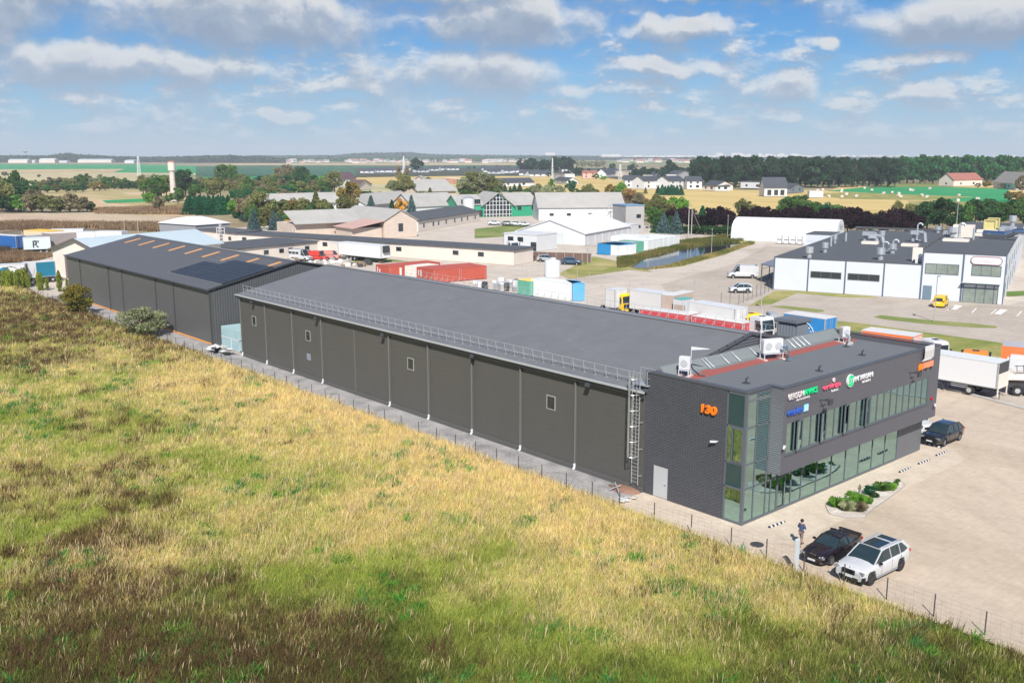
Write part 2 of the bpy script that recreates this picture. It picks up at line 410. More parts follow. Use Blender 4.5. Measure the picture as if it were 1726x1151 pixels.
gm_green = ground_mat('green_crop', [(.02, .20, .07), (.035, .27, .10), (.03, .23, .09)], .012, .6, .1, stretch=(1, .3, 1), rot=.7)
gm_dgreen = ground_mat('dark_green_crop', [(.035, .10, .06), (.045, .125, .07), (.03, .09, .055)], .006, .6, .1, stretch=(1, .2, 1), rot=.8)
gm_slate = ground_mat('dark_soil_field', [(.05, .065, .045), (.075, .075, .05), (.04, .06, .04)], .006, .6, .1)
gm_straw = ground_mat('pale_straw_field', [(.38, .32, .18), (.46, .39, .24), (.33, .33, .16)], .008, .6, .1, stretch=(1, .25, 1), rot=.7)
gm_lawn = ground_mat('lawn', [(.10, .17, .04), (.17, .21, .06), (.28, .27, .11)], .06, 2.5, .4)
gm_verge = ground_mat('dry_verge', [(.14, .19, .04), (.26, .25, .08), (.40, .33, .16)], .12, 3, .4)
def worn(t, c, vec):
	w_ = t.n('ShaderNodeTexWave', wave_type='RINGS', rings_direction='Z'); t.put(w_.inputs['Vector'], t.v('SUBTRACT', vec, (96, 4, 0))); w_.inputs['Scale'].default_value = .11; w_.inputs['Distortion'].default_value = 5; w_.inputs['Detail'].default_value = 3; w_.inputs['Detail Scale'].default_value = .25
	a = t.noise(vec, .09, 3); k = t.m('MULTIPLY', t.smooth(w_.outputs[0], .72, 1.0), t.smooth(a.outputs[0], .45, .62)); c = t.mix(t.m('MULTIPLY', k, .13), c, (.27, .215, .165))
	st = t.noise(vec, .8, 2, .5); c = t.mix(t.m('MULTIPLY', t.smooth(st.outputs[0], .70, .78), .45), c, (.20, .165, .13))
	bk = t.n('ShaderNodeTexBrick'); t.put(bk.inputs['Vector'], vec); bk.inputs['Scale'].default_value = 1; bk.inputs['Brick Width'].default_value = .8; bk.inputs['Row Height'].default_value = .4; bk.inputs['Mortar Size'].default_value = .03
	return t.mix(t.m('MULTIPLY', bk.outputs['Fac'], .14), c, (.30, .25, .20))
gm_pave = ground_mat('forecourt_paving', [(.41, .335, .255), (.45, .37, .285), (.48, .395, .31), (.43, .35, .268)], .055, 1.6, .35, .92, stretch=(1, .3, 1), rot=.25, extra=worn)
gm_walk = ground_mat('pale_paving', [(.45, .375, .295), (.51, .43, .345), (.48, .40, .32)], .12, 2.5, .25, .92)
gm_yard = ground_mat('gravel_yard', [(.38, .33, .28), (.46, .405, .345), (.49, .435, .375), (.41, .355, .305)], .035, 1.2, .3, .92)
gm_asph = ground_mat('car_park_asphalt', [(.35, .30, .25), (.41, .36, .305), (.38, .33, .28)], .035, 1.5, .2, .9)
gm_chip = ground_mat('grey_chippings', [(.21, .205, .205), (.31, .30, .295), (.38, .365, .355)], .5, 7, .8, .95)
gm_peb = ground_mat('white_pebbles', [(.42, .37, .32), (.56, .50, .44), (.64, .59, .54)], .8, 9, .9, .9)
gm_soil = ground_mat('red_soil', [(.22, .12, .09), (.30, .18, .13)], .6, 6, .6)
# far and middle-distance fields, laid where they lie on the plain
pxsheet('field', [(-300, 275.5), (240, 277.5), (340, 280), (330, 284.5), (210, 285), (-300, 287)], -.5, gm_green)
pxsheet('field', [(-300, 287), (210, 285), (190, 290.5), (0, 292), (-300, 292)], -.5, gm_stub)
pxsheet('field', [(200, 284.8), (340, 284.5), (500, 290), (460, 298.5), (190, 295)], -.6, gm_green)
pxsheet('field', [(185, 291), (330, 292), (330, 295.4), (180, 295)], -.45, gm_straw)
pxsheet('field', [(-300, 291), (190, 291), (250, 297), (250, 316), (-300, 322)], -.55, gm_straw)
pxsheet('field', [(330, 280.2), (480, 279), (700, 280), (705, 285), (620, 298), (330, 299)], -.4, gm_dgreen)
pxsheet('field', [(330, 298.6), (560, 297.5), (560, 303), (330, 303)], -.38, gm_green)
pxsheet('field', [(370, 276.2), (890, 275), (890, 278.6), (370, 279)], -.42, gm_stub)
pxsheet('field', [(600, 283.5), (1010, 283.5), (1160, 291), (1100, 303), (900, 299), (600, 297.5)], -.35, gm_slate)
pxsheet('field', [(700, 278.8), (890, 278.8), (890, 283), (700, 283)], -.37, gm_dgreen)
pxsheet('field', [(1000, 271.5), (1200, 272), (1200, 277), (1000, 275.5)], -.5, gm_lawn)
pxsheet('field', [(540, 300), (760, 297), (1000, 297), (1060, 305), (1180, 316), (1240, 321), (1400, 321), (1420, 313.5), (1800, 312), (1830, 350), (1600, 366), (1400, 374), (1090, 352), (900, 330), (540, 318)], -.3, gm_gold)
pxsheet('field', [(1393, 322), (1450, 316.5), (1560, 314.5), (1700, 318.5), (1706, 341), (1610, 342), (1570, 338), (1642, 332), (1560, 329.5)], -.24, gm_green)
pxsheet('field', [(1365, 327), (1440, 324), (1560, 330), (1640, 332.5), (1560, 337.5), (1420, 335)], -.22, gm_verge)
pxsheet('field', [(1500, 309), (1620, 309), (1606, 315), (1450, 316)], -.2, gm_lawn)
pxsheet('field', [(1530, 339), (1580, 339), (1700, 342), (1690, 352), (1540, 352)], -.21, gm_verge)
pxsheet('field', [(-300, 366), (150, 358), (300, 366), (330, 388), (60, 384), (-300, 388)], -.24, gm_tan)
pxsheet('field', [(50, 321), (242, 318), (330, 330), (330, 366), (160, 362), (145, 334), (60, 330)], -.26, gm_stub)
pxsheet('field', [(172, 338), (250, 334.5), (262, 340), (180, 342.5)], -.2, gm_green)
pxsheet('field', [(500, 316), (620, 310), (860, 316), (860, 330), (500, 340)], -.25, gm_straw)
# industrial estate surfaces
sheet('yard', [(47.3, -70), (47.3, 178), (52, 222), (74, 262), (118, 300), (200, 312), (290, 290), (262, 235), (236, 168), (330, 120), (330, -70)], -.06, gm_yard)
sheet('forecourt', [(47.25, -70), (47.25, 43.2), (98.6, 43.4), (95.7, 34), (84, -3), (62, -70)], -.03, gm_pave)
sheet('path', [(47.3, 34.3), (50.6, 30.6), (75.8, 30.9), (78.4, 33.2), (78.4, 36.0), (75.7, 36.4), (50.7, 43.1), (47.3, 43.1)], -.016, gm_walk)
sheet('path', [(47.3, 43.1), (50.8, 43.1), (50.8, 176), (47.3, 176)], -.02, gm_chip)
# car park of the pale building
sheet('road', [(98.9, 43.8), (95.9, 34), (84.2, -3), (62.2, -70), (260, -70), (262, 60), (163, 62), (150, 99), (230, 128), (222, 148), (180, 128), (140, 116), (120, 96), (110, 60)], -.045, gm_asph)
GRASS = [[(1380, 538), (1452, 545), (1560, 560), (1640, 571), (1760, 588), (1760, 614), (1640, 612), (1560, 592), (1400, 560)]]
for i, q in enumerate(GRASS): pxsheet('lawn', q, -.025, gm_verge)
pxsheet('lawn', [(1262, 516), (1306, 490), (1340, 490), (1470, 499), (1482, 502), (1420, 501), (1343, 494), (1300, 513)], -.03, gm_verge)
pxsheet('lawn', [(1295, 516), (1320, 515), (1360, 519), (1386, 522), (1390, 525), (1376, 526), (1340, 522)], -.03, gm_lawn)
pxsheet('lawn', [(1472, 534), (1485, 531), (1560, 539), (1640, 545), (1682, 550), (1678, 553), (1640, 552), (1560, 546), (1490, 538)], -.03, gm_lawn)
pxsheet('lawn', [(800, 386), (880, 377), (905, 381), (880, 397), (800, 402)], -.03, gm_lawn)
pxsheet('lawn', [(940, 462), (1000, 432), (1030, 438), (1100, 458), (1060, 455), (960, 470)], -.03, gm_verge)
pxsheet('lawn', [(575, 436), (650, 436), (690, 441), (600, 442)], -.03, gm_lawn)
pxsheet('lawn', [(40, 462), (92, 452), (98, 466), (52, 474)], -.03, gm_lawn)
pxsheet('lawn', [(1040, 440), (1140, 412), (1210, 395), (1275, 402), (1272, 410), (1220, 430), (1150, 449), (1080, 456)], -.035, gm_verge)
pxsheet('lawn', [(1665, 492), (1726, 490), (1760, 496), (1700, 500)], -.03, gm_lawn)
# pond
m = bpy.data.materials.new('pond_water'); m.use_nodes = True; t = NT(m.node_tree); bs = m.node_tree.nodes['Principled BSDF']
bs.inputs['Base Color'].default_value = (.03, .035, .03, 1); bs.inputs['Roughness'].default_value = .06
ge = t.n('ShaderNodeNewGeometry'); nz = t.noise(ge.outputs['Position'], 1.2, 3); bn = t.n('ShaderNodeBump'); bn.inputs['Strength'].default_value = .08
t.put(bn.inputs['Height'], nz.outputs[0]); t.put(bs.inputs['Normal'], bn.outputs[0]); MT['pond_water'] = m
pxsheet('pond', [(1062, 451), (1085, 435), (1115, 428), (1150, 419), (1200, 411), (1245, 408), (1256, 411), (1205, 426), (1160, 438), (1125, 448), (1090, 454)], -.02, m)
# kerb between forecourt and lorry park, and kerbs of the car park
kb = MB()
kp = [Vector((101.2, 51.5, 0)), Vector((98.75, 43.5, 0)), Vector((95.8, 34, 0)), Vector((84.1, -3, 0)), Vector((62.1, -70, 0))]
for p, q in zip(kp[:-1], kp[1:]): kb.bar(p + _z * .02, q + _z * .02, .35, .24)
tag(kb.build('kerb', concrete), kind='structure')
# painted bays
paint = mat('road_paint', (.70, .69, .66), .8, .15, 2)
mk = MB()
def line(p, q, w=.18):
	p = at(*p); q = at(*q); d = (q - p).normalized(); n_ = Vector((-d.y, d.x, 0)) * w / 2
	mk.face([(a.x, a.y, -.012) for a in (p - n_, q - n_, q + n_, p + n_)])
for a in [((1568, 508), (1577, 496)), ((1596, 523), (1608, 517)), ((1638, 527), (1646, 519)), ((1670, 529), (1680, 521)), ((1714, 533), (1722, 524)), ((1205, 512), (1262, 513)), ((1180, 483), (1230, 486)),
          ((1330, 508), (1726, 541)), ((1070, 470), (1110, 460)), ((1222, 470), (1236, 471)), ((1232, 507), (1262, 510))]: line(*a)
for c0 in ((1600, 521, 1612, 514), (1676, 529, 1688, 521)):
	for k in range(5): line((c0[0] + k * 2.3, c0[1] + k * .3), (c0[2] + k * 2.3, c0[3] + k * .3), .22)
tag(mk.build('parking_lines', paint), kind='structure')
# drain cover in the forecourt
p = at(1276, 917); b = MB(); b.cyl((0, 0, -.05), (0, 0, .012), .42, .42, 20); o = b.build('manhole_cover', darkm, loc=(p.x, p.y, 0)); tag(o, 'round dark manhole cover in the pale forecourt near the fence', 'manhole')
# red earth heap and rubble at the foot of the ladder
p = at(1058, 832); b = MB()
rg = []
for k in range(5):
	r_ = (1.1, .9, .6, .35, .1)[k]; z_ = (-.05, .06, .12, .16, .18)[k]
	rg.append([(r_ * .8 * math.cos(i * .4488) * (1 + .15 * math.sin(i * 2.1)), r_ * 1.3 * math.sin(i * .4488) * (1 + .15 * math.cos(i * 3)), z_) for i in range(14)])
b.loft(rg); o = b.build('soil_heap', gm_soil, smooth=True, loc=(p.x + .6, p.y + .8, 0)); tag(o, 'low heap of reddish soil at the foot of the hall wall by the ladder', 'soil heap')
p = at(1052, 841); t_ = thing('debris_pile', 'small pile of white scraps and a broken bar beside the red soil heap', 'debris', (p.x, p.y, 0))
b = MB()
for k in range(9): b.box((rnd.uniform(-.7, .7), rnd.uniform(-.5, .5), .06 + .03 * k % .1), (rnd.uniform(.3, .7), rnd.uniform(.2, .4), .05), rnd.uniform(0, 3), .2)
b.build('scrap', white, t_); b = MB(); b.bar((.2, .6, .1), (1.1, 1.9, .5), .07).bar((.5, 1.9, .1), (1.2, 1.4, .4), .06); b.build('bar', steel, t_)
# LONG HALL (Y 43.1 .. 107.4)
HX0, HX1, HY0, HY1, HE, HR = 50.7, 75.5, 43.12, 107.4, 7.6, 10.15
hallclad = ribbed_mat('warm_grey_cladding', (.086, .084, .077), .5, 'z', .03, .5, (.082, .080, .073), .06)
hallroof = ribbed_mat('hall_roof_sheet', (.150, .152, .158), .42, 'x', .25, .55, (.128, .130, .136), .12)
def add_speckle(m):
	t = NT(m.node_tree); b_ = m.node_tree.nodes['Principled BSDF']; src = b_.inputs['Base Color'].links[0].from_socket
	tc = t.n('ShaderNodeTexCoord'); vz = t.n('ShaderNodeTexVoronoi', feature='F1'); t.put(vz.inputs['Vector'], t.v('MULTIPLY', tc.outputs['Object'], (.8, 1.0, .8))); vz.inputs['Scale'].default_value = 1.1
	msk = t.m('SUBTRACT', 1.0, t.smooth(vz.outputs['Distance'], .05, .10)); n_ = t.noise(tc.outputs['Object'], .12, 2); g_ = t.smooth(n_.outputs[0], .48, .62)
	t.put(b_.inputs['Base Color'], t.mix(t.m('MULTIPLY', t.m('MULTIPLY', msk, g_), .5), src, (.42, .43, .44)))
add_speckle(hallroof)
hall = thing('industrial_hall', 'long warm-grey hall with downpipes and low roof, running back from the dark office block', 'hall', (HX0, HY0, 0))
W_, L_ = HX1 - HX0, HY1 - HY0; RX = 12.4
b = MB(); b.extr([(0, 0), (W_, 0), (W_, HE - .12), (RX, HR - .14), (0, HE - .12)], 'y', .001, L_); b.build('wall', hallclad, hall)
sl = (HR - HE) / RX
b = MB()
b._hex([(-.35, -.05, HE - .35 * sl - .10), (RX, -.05, HR - .12), (RX, L_ + .2, HR - .12), (-.35, L_ + .2, HE - .35 * sl - .10), (-.35, -.05, HE - .35 * sl + .02), (RX, -.05, HR), (RX, L_ + .2, HR), (-.35, L_ + .2, HE - .35 * sl + .02)])
b._hex([(RX, -.05, HR - .12), (W_ + .35, -.05, HE - .10), (W_ + .35, L_ + .2, HE - .10), (RX, L_ + .2, HR - .12), (RX, -.05, HR), (W_ + .35, -.05, HE + .02), (W_ + .35, L_ + .2, HE + .02), (RX, L_ + .2, HR)])
roofo = b.build('roof', hallroof, hall)
b = MB(); b.bar((RX, -.05, HR + .03), (RX, L_ + .2, HR + .03), .5, .05); b.build('ridge_cap', mat('ridge_metal', (.20, .21, .225), .5, .1, .8), roofo)
trimw = mat('pale_gutter', (.38, .39, .39), .45, .06, .8)
b = MB(); b.box((-.43, L_ / 2, HE - .09), (.16, L_ + .4, .13)); b.build('gutter', trimw, hall)
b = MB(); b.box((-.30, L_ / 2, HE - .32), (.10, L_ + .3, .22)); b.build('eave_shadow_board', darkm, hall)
b = MB(); b.box((-.06, L_ / 2, .16), (.14, L_, .32)); b.build('plinth', mat('plinth_grey', (.09, .09, .088), .8, .1), hall)
pip = mat('downpipe_grey', (.125, .123, .115), .5, .06, 1)
JY = [107.0 - HY0 - 6.33 * k for k in range(11)]
for k, y in enumerate(JY):
	if y < 1.5: continue
	b = MB(); b.box((-.014, y, HE / 2 - .2), (.03, .16, HE - .7)); jn = b.build('panel_joint', pip, hall)
	if k not in (4,):
		b = MB(); b.cyl((-.14, y - .02, .35), (-.14, y - .02, HE - .35), .075, .075, 8); b.cyl((-.14, y - .02, HE - .35), (-.40, y - .02, HE - .15), .075, .075, 8)
		dpp = b.build('downpipe', pip, hall)
		b = MB(); b.cyl((-.14, y - .02, .5), (-.14, y - .02, .12), .1, .1, 8); b.cyl((-.14, y - .02, .14), (-.32, y - .02, .03), .1, .09, 8); b.build('pipe_shoe', white, dpp)
def wallwin(px, py, w, h, name='window'):
	q = on_plane(0, HX0, px, py); y, z = q.y - HY0, q.z
	b = MB(); t_ = .07
	b.bz(-.05, .02, y - w / 2, y + w / 2, z - h / 2, z - h / 2 + t_).bz(-.05, .02, y - w / 2, y + w / 2, z + h / 2 - t_, z + h / 2)
	b.bz(-.05, .02, y - w / 2, y - w / 2 + t_, z - h / 2 + t_, z + h / 2 - t_).bz(-.05, .02, y + w / 2 - t_, y + w / 2, z - h / 2 + t_, z + h / 2 - t_)
	f = b.build(name, mat('window_frame_grey', (.30, .305, .30), .5), hall)
	b = MB(); b.bz(-.02, .0, y - w / 2 + t_, y + w / 2 - t_, z - h / 2 + t_, z + h / 2 - t_); b.build('pane', dglass, f)
for p_ in ((428.5, 541), (519.5, 566), (692.5, 613.5), (929, 678.5)): wallwin(*p_, 1.0, 1.15)
q = on_plane(0, HX0, 521, 601.5); b = MB()
for k in range(6): b.box((-.03, q.y - HY0, q.z - .3 + k * .12), (.05, .8, .07), 0, .5)
b.build('vent_grille', steel, hall)
def floodlight(px, py):
	q = on_plane(0, HX0, px, py); y, z = q.y - HY0, q.z
	b = MB(); b.bar((0, y, z), (-.45, y, z + .05), .05); b.box((-.5, y, z - .05), (.14, .42, .32), 0, .6); b.build('floodlight', darkm, hall)
for p_ in ((430, 508), (538, 535), (651, 563), (803, 598), (998, 646)): floodlight(*p_)
# eave guard rails: near side and far side
def guard(name, label, x, n, tilt, grp='guard rails along the hall eaves'):
	g_ = thing(name, label, 'guard rail', (x, HY0, HE), 0, grp);
	zs = sl * .75
	for k in range(n):
		y = .8 + (L_ - 1.2) * k / (n - 1)
		b = MB(); b.bar((0, y, zs * .6), (-tilt * .12, y, 1.05), .03, .03); b.bar((tilt * .55, y, zs * 1.1), (-tilt * .06, y, .62), .03, .03); b.box((tilt * .25, y, zs * .9), (.8, .07, .02)); b.build('post', mat('rail_grey', (.36, .37, .38), .5), g_)
	b = MB(); b.bar((-tilt * .12, .6, 1.05), (-tilt * .12, L_ - .3, 1.05), .026).bar((-tilt * .05, .6, .55), (-tilt * .05, L_ - .3, .55), .022); b.build('rail', MT['rail_grey'], g_)
	return g_
guard('guard_rail', 'thin galvanised guard rail along the near eave of the long hall', HX0 + .45, 56, 1)
guard('guard_rail', 'row of pale braced guard posts along the far eave of the long hall', HX1 - .45, 56, -1)
# roof hatch / stair head near the far eave
t_ = thing('roof_vent_housing', 'grey sheet-clad roof housing with a darker cap at the far corner of the hall roof', 'roof housing', (HX0 + 22.6, HY0 + 2.6, HE + .1))
b = MB(); b.bz(-1, 1, -1, 1, -.1, 1.9); b.build('body', ribbed_mat('housing_clad', (.17, .19, .215), .3, 'y', .3), t_, bevel=.15)
b = MB(); b.bz(-1.2, 1.2, -1.2, 1.2, 1.9, 2.25); b.build('cap', mat('cap_metal', (.12, .135, .155), .5), t_, bevel=.1)
# camera on the far corner
# caged ladder
lad = thing('roof_ladder', 'tall galvanised caged ladder fixed to the hall wall beside the dark office block', 'ladder', (HX0 - .28, 43.72, 0))
for s_ in (-.3, .3):
	b = MB(); b.box((0, s_, 4.75), (.06, .05, 8.5)); b.build('stile', steel, lad)
b = MB()
for k in range(28): b.cyl((0, -.3, .7 + k * .28), (0, .3, .7 + k * .28), .02, .02, 6)
b.build('rungs', steel, lad)
for k in range(6):
	z = 2.7 + k * 1.15; b = MB(); pts = [(-.05 - .68 * math.sin(a), -.38 * math.cos(a), z) for a in [i * math.pi / 10 for i in range(11)]]
	b.tube(pts, .025, 6); b.build('cage_hoop', steel, lad)
b = MB()
for a in (.5, 1.1, math.pi / 2, math.pi - 1.1, math.pi - .5): b.bar((-.05 - .68 * math.sin(a), -.38 * math.cos(a), 2.7), (-.05 - .68 * math.sin(a), -.38 * math.cos(a), 8.9), .03)
b.build('cage_bars', steel, lad)
b = MB()
for z in (1.2, 3.2, 5.2, 7.0): b.bar((0, -.3, z), (.28, -.42, z), .04); b.bar((0, .3, z), (.28, .42, z), .04)
b.build('brackets', steel, lad)
b = MB(); b.bz(.0, .9, -1.0, .45, 7.95, 8.0)
for q_ in ((0, -.95), (.85, -.95), (.85, .4)): b.bar((q_[0], q_[1], 8), (q_[0], q_[1], 9.05), .045)
b.bar((0, -.95, 9.05), (.85, -.95, 9.05), .045).bar((0, -.95, 8.5), (.85, -.95, 8.5), .035).bar((.85, -.95, 9.05), (.85, .4, 9.05), .045)
b.build('platform', steel, lad)
# REAR WAREHOUSE (Y 115.7 .. 173.3)
wclad = ribbed_mat('rear_cladding', (.105, .107, .104), .34, 'y', .2, .45, (.085, .087, .086), .05)
wcladx = ribbed_mat('rear_gable_cladding', (.095, .10, .105), .34, 'x', .5, .45, (.05, .053, .057), .05)
wroof = ribbed_mat('rear_roof_sheet', (.092, .094, .098), .9, 'y', .12, .5, (.082, .084, .088), .09)
WY0, WY1, WE, WR = 115.7, 173.4, 7.25, 9.95
wh = thing('rear_warehouse', 'dark grey warehouse with solar panels and orange roof strips, behind the long hall', 'warehouse', (HX0, WY0, 0))
WL = WY1 - WY0; ws = (WR - WE) / RX
b = MB(); b.bz(0, .3, .004, WL, 0, WE - .1); b.bz(W_ - .3, W_, .004, WL, 0, WE - .1); b.build('long_wall', wclad, wh)
b = MB(); b.extr([(.3, 0), (W_ - .3, 0), (W_ - .3, WE - .1), (RX, WR - .16), (.3, WE - .1)], 'y', 0, .3); b.build('gable_wall', wcladx, wh); b = MB(); b.extr([(.3, 0), (W_ - .3, 0), (W_ - .3, WE - .1), (RX, WR - .16), (.3, WE - .1)], 'y', WL - .3, WL); b.build('gable_wall', wcladx, wh)
b = MB()
b._hex([(-.3, -.2, WE - .3 * ws - .12), (RX, -.2, WR - .12), (RX, WL + .2, WR - .12), (-.3, WL + .2, WE - .3 * ws - .12), (-.3, -.2, WE - .3 * ws), (RX, -.2, WR), (RX, WL + .2, WR), (-.3, WL + .2, WE - .3 * ws)])
b._hex([(RX, -.2, WR - .12), (W_ + .3, -.2, WE - .12), (W_ + .3, WL + .2, WE - .12), (RX, WL + .2, WR - .12), (RX, -.2, WR), (W_ + .3, -.2, WE), (W_ + .3, WL + .2, WE), (RX, WL + .2, WR)])
wro = b.build('roof', wroof, wh)
b = MB(); b.bar((RX, -.2, WR + .03), (RX, WL + .2, WR + .03), .55, .05); b.build('ridge_cap', MT['ridge_metal'], wro)
b = MB(); b.bar((-.36, -.2, WE - .10), (-.36, WL + .2, WE - .10), .14, .16); b.bar((-.28, -.24, WE - .02), (RX, -.24, WR + .03), .1, .2); b.bar((RX, -.24, WR + .03), (W_ + .3, -.24, WE), .1, .2); b.build('edge_trim', darkm, wh)
for px in (183.5, 206, 261.5, 291.5, 137):
	y = on_plane(0, HX0, px, 470).y - WY0; b = MB(); b.box((-.06, y, WE / 2 - .1), (.12, .15, WE - .3)); b.build('downpipe', mat('dark_pipe', (.055, .056, .056), .5), wh)
b = MB(); b.box((-.05, .08, WE / 2 - .1), (.14, .24, WE - .2)); b.build('corner_trim', MT['dark_pipe'], wh)
b = MB(); b.box((-.03, WL / 2, .12), (.08, WL, .16)); b.build('base_flashing', mat('orange_primer', (.75, .33, .08), .6), wh)
def roofpt(px, py):
	d = _fw * FPX + _r * (px - 863) - _up * (py - 575.5)
	# plane z = WE + ws*(x-HX0)
	t = (WE - ws * HX0 - CAM_H) / (d.z - ws * d.x); q = Vector((0, 0, CAM_H)) + d * t
	return q - Vector((HX0, WY0, 0))
skyl = mat('orange_roof_strip', (.60, .30, .11), .4, .08, 1)
for c in ((223.5, 406), (247, 410), (271.5, 414.4), (298, 419), (326, 424), (355.5, 429.3), (387.4, 434.8), (421, 440.8), (458, 447)):
	q = roofpt(*c); b = MB(); h_ = .07
	b._hex([(q.x - 1.35, q.y - .36, WE + ws * (q.x - 1.35) + .01), (q.x + 1.35, q.y - .36, WE + ws * (q.x + 1.35) + .01), (q.x + 1.35, q.y + .36, WE + ws * (q.x + 1.35) + .01), (q.x - 1.35, q.y + .36, WE + ws * (q.x - 1.35) + .01),
			(q.x - 1.35, q.y - .36, WE + ws * (q.x - 1.35) + h_), (q.x + 1.35, q.y - .36, WE + ws * (q.x + 1.35) + h_), (q.x + 1.35, q.y + .36, WE + ws * (q.x + 1.35) + h_), (q.x - 1.35, q.y + .36, WE + ws * (q.x - 1.35) + h_)])
	b.build('skylight', skyl, wro)
# solar array on the near slope
A0 = roofpt(283, 459); A1 = roofpt(374, 480); A2 = roofpt(352, 434)
sol = thing('solar_array', 'block of dark blue solar panels on the near slope of the rear warehouse roof', 'solar panels', (HX0, WY0, 0))
pan = mat('solar_cell', (.026, .031, .040), .4, .12, .7, 0, 0, .25)
xa, xb = A0.x, min(A0.x + 8.6, 11.4); ya, yb = A1.y, A0.y
ncol = int((yb - ya) / 1.72); nrow = 7
for i in range(nrow):
	for j in range(ncol):
		if i >= 5 and j > ncol - 4: continue
		x0 = xa + i * 1.06; y0 = ya + j * 1.72
		b = MB(); P_ = [(x0, y0), (x0 + 1.02, y0), (x0 + 1.02, y0 + 1.68), (x0, y0 + 1.68)]
		b._hex([(u, v_, WE + ws * u + .08) for u, v_ in P_] + [(u, v_, WE + ws * u + .12) for u, v_ in P_])
		if i * ncol + j < 95: b.build('panel', pan, sol)
b = MB()
for j in range(ncol * 2): b.box((xa - .06, ya + j * .86 + .2, WE + ws * xa + .07), (.1, .18, .06))
for i in range(nrow + 1): b.bar((xa + i * 1.06 - .02, ya, WE + ws * (xa + i * 1.06) + .04), (xa + i * 1.06 - .02, yb, WE + ws * (xa + i * 1.06) + .04), .03)
b.build('mounting_rail', steel, sol)
# OFFICE BLOCK
def brick_mat(name, c1, c2, mort, bw, bh, ms, rough=.5, ax='yz', bump=.5):
	m = bpy.data.materials.new(name); m.use_nodes = True; t = NT(m.node_tree); b_ = m.node_tree.nodes['Principled BSDF']
	tc = t.n('ShaderNodeTexCoord'); sp = t.n('ShaderNodeSeparateXYZ'); t.put(sp.inputs[0], tc.outputs['Object'])
	cb_ = t.n('ShaderNodeCombineXYZ'); t.put(cb_.inputs[0], sp.outputs['xyz'.index(ax[0])]); t.put(cb_.inputs[1], sp.outputs[2])
	bt = t.n('ShaderNodeTexBrick'); t.put(bt.inputs['Vector'], cb_.outputs[0]); bt.inputs['Scale'].default_value = 1
	bt.inputs['Brick Width'].default_value = bw; bt.inputs['Row Height'].default_value = bh; bt.inputs['Mortar Size'].default_value = ms; bt.inputs['Mortar Smooth'].default_value = .3
	bt.inputs['Color1'].default_value = (*c1, 1); bt.inputs['Color2'].default_value = (*c2, 1); bt.inputs['Mortar'].default_value = (*mort, 1)
	n1 = t.noise(tc.outputs['Object'], .5, 4); k = t.m('ADD', .9, t.m('MULTIPLY', n1.outputs[0], .2)); cc = t.n('ShaderNodeCombineColor')
	for i in range(3): t.put(cc.inputs[i], k)
	t.put(b_.inputs['Base Color'], t.mix(1.0, bt.outputs[0], cc.outputs[0], 'MULTIPLY')); b_.inputs['Roughness'].default_value = rough; b_.inputs['Specular IOR Level'].default_value = .3
	bn = t.n('ShaderNodeBump'); bn.inputs['Strength'].default_value = bump; bn.inputs['Distance'].default_value = .04; bn.invert = True; t.put(bn.inputs['Height'], bt.outputs['Fac']); t.put(b_.inputs['Normal'], bn.outputs[0])
	MT[name] = m; return m
darkclad = brick_mat('dashed_dark_cladding', (.105, .11, .125), (.088, .092, .106), (.040, .043, .052), .42, .115, .032, .5, 'yz')
frontclad = ribbed_mat('front_dark_cladding', (.098, .098, .112), .16, 'z', .25, .5, (.078, .078, .09), .05)
sideclad = ribbed_mat('side_fin_cladding', (.20, .205, .225), .15, 'z', .8, .4, (.06, .062, .07), .04, .2)
glass = glass_mat('office_glass', (.60, .90, .88), .52, (.42, .64, .60))
spandrel = mat('teal_spandrel_glass', (.018, .055, .062), .08, .12, .6, 0, 0, .8)
framem = mat('facade_frame', (.10, .115, .13), .45, .05, 1)
inner = mat('interior_wall', (.62, .62, .60), .8, .05); floorm = mat('interior_floor', (.30, .29, .27), .6, .1)
OX, OY = 50.7, 34.6
of = thing('office_block', 'two-storey dark grey office block with glazed corner, projecting upper floor and company signs', 'office building', (OX, OY, 0))
T = 9.02
b = MB(); b.bz(0, .3, 1.52, 6.27, 0, T - .1); b.bz(0, .3, 7.65, 8.5, 0, T - .1); b.bz(0, .3, 6.27, 7.65, 2.33, T - .1); b.build('left_wall', darkclad, of)
b = MB(); b.bz(.03, .09, 6.32, 7.6, .03, 2.3); dr = b.build('side_door', mat('pale_door', (.42, .43, .44), .5, .03), of); b = MB(); b.box((0, 6.5, 1.1), (.1, .14, .05)); b.build('door_handle', chrome, dr)
b = MB(); b.bz(.3, 25, 8.2, 8.5, 0, T - .1); b.build('rear_wall', frontclad, of)
b = MB(); b.bz(24.7, 25, 0.004, 8.2, 0, 3.1); b.bz(21.0, 24.7, 0, .3, 0, 3.1); b.build('ground_floor_wall', ribbed_mat('ground_cladding', (.135, .14, .15), .16, 'z', .5, .5, (.10, .104, .112), .04), of)
b = MB(); bx0 = 2.68
b.bz(bx0 + .02, 25.0, -1.0, -.7, 3.1, 4.38); b.bz(bx0 + .02, 25.0, -1.0, -.7, 6.62, T); b.bz(bx0 + .02, 3.2, -1.0, -.7, 4.38, 6.62); b.bz(23.4, 25.0, -1.0, -.7, 4.38, 6.62)
b.bz(24.7, 25.0, -.7, 8.2, 3.104, T - .1)
uf = b.build('upper_floor_wall', frontclad, of)
b = MB(); b.bz(bx0, bx0 + .02, -1.0, 0.0, 3.1, T); b.bz(bx0 + .02, bx0 + .3, -.7, 0, 3.1, T - .1); b.build('fin_cladding', sideclad, of)
b = MB(); b.bz(bx0 + .3, 24.7, -.7, 0.02, 3.12, 3.24); b.build('soffit', mat('soffit_grey', (.20, .20, .21), .7), of)
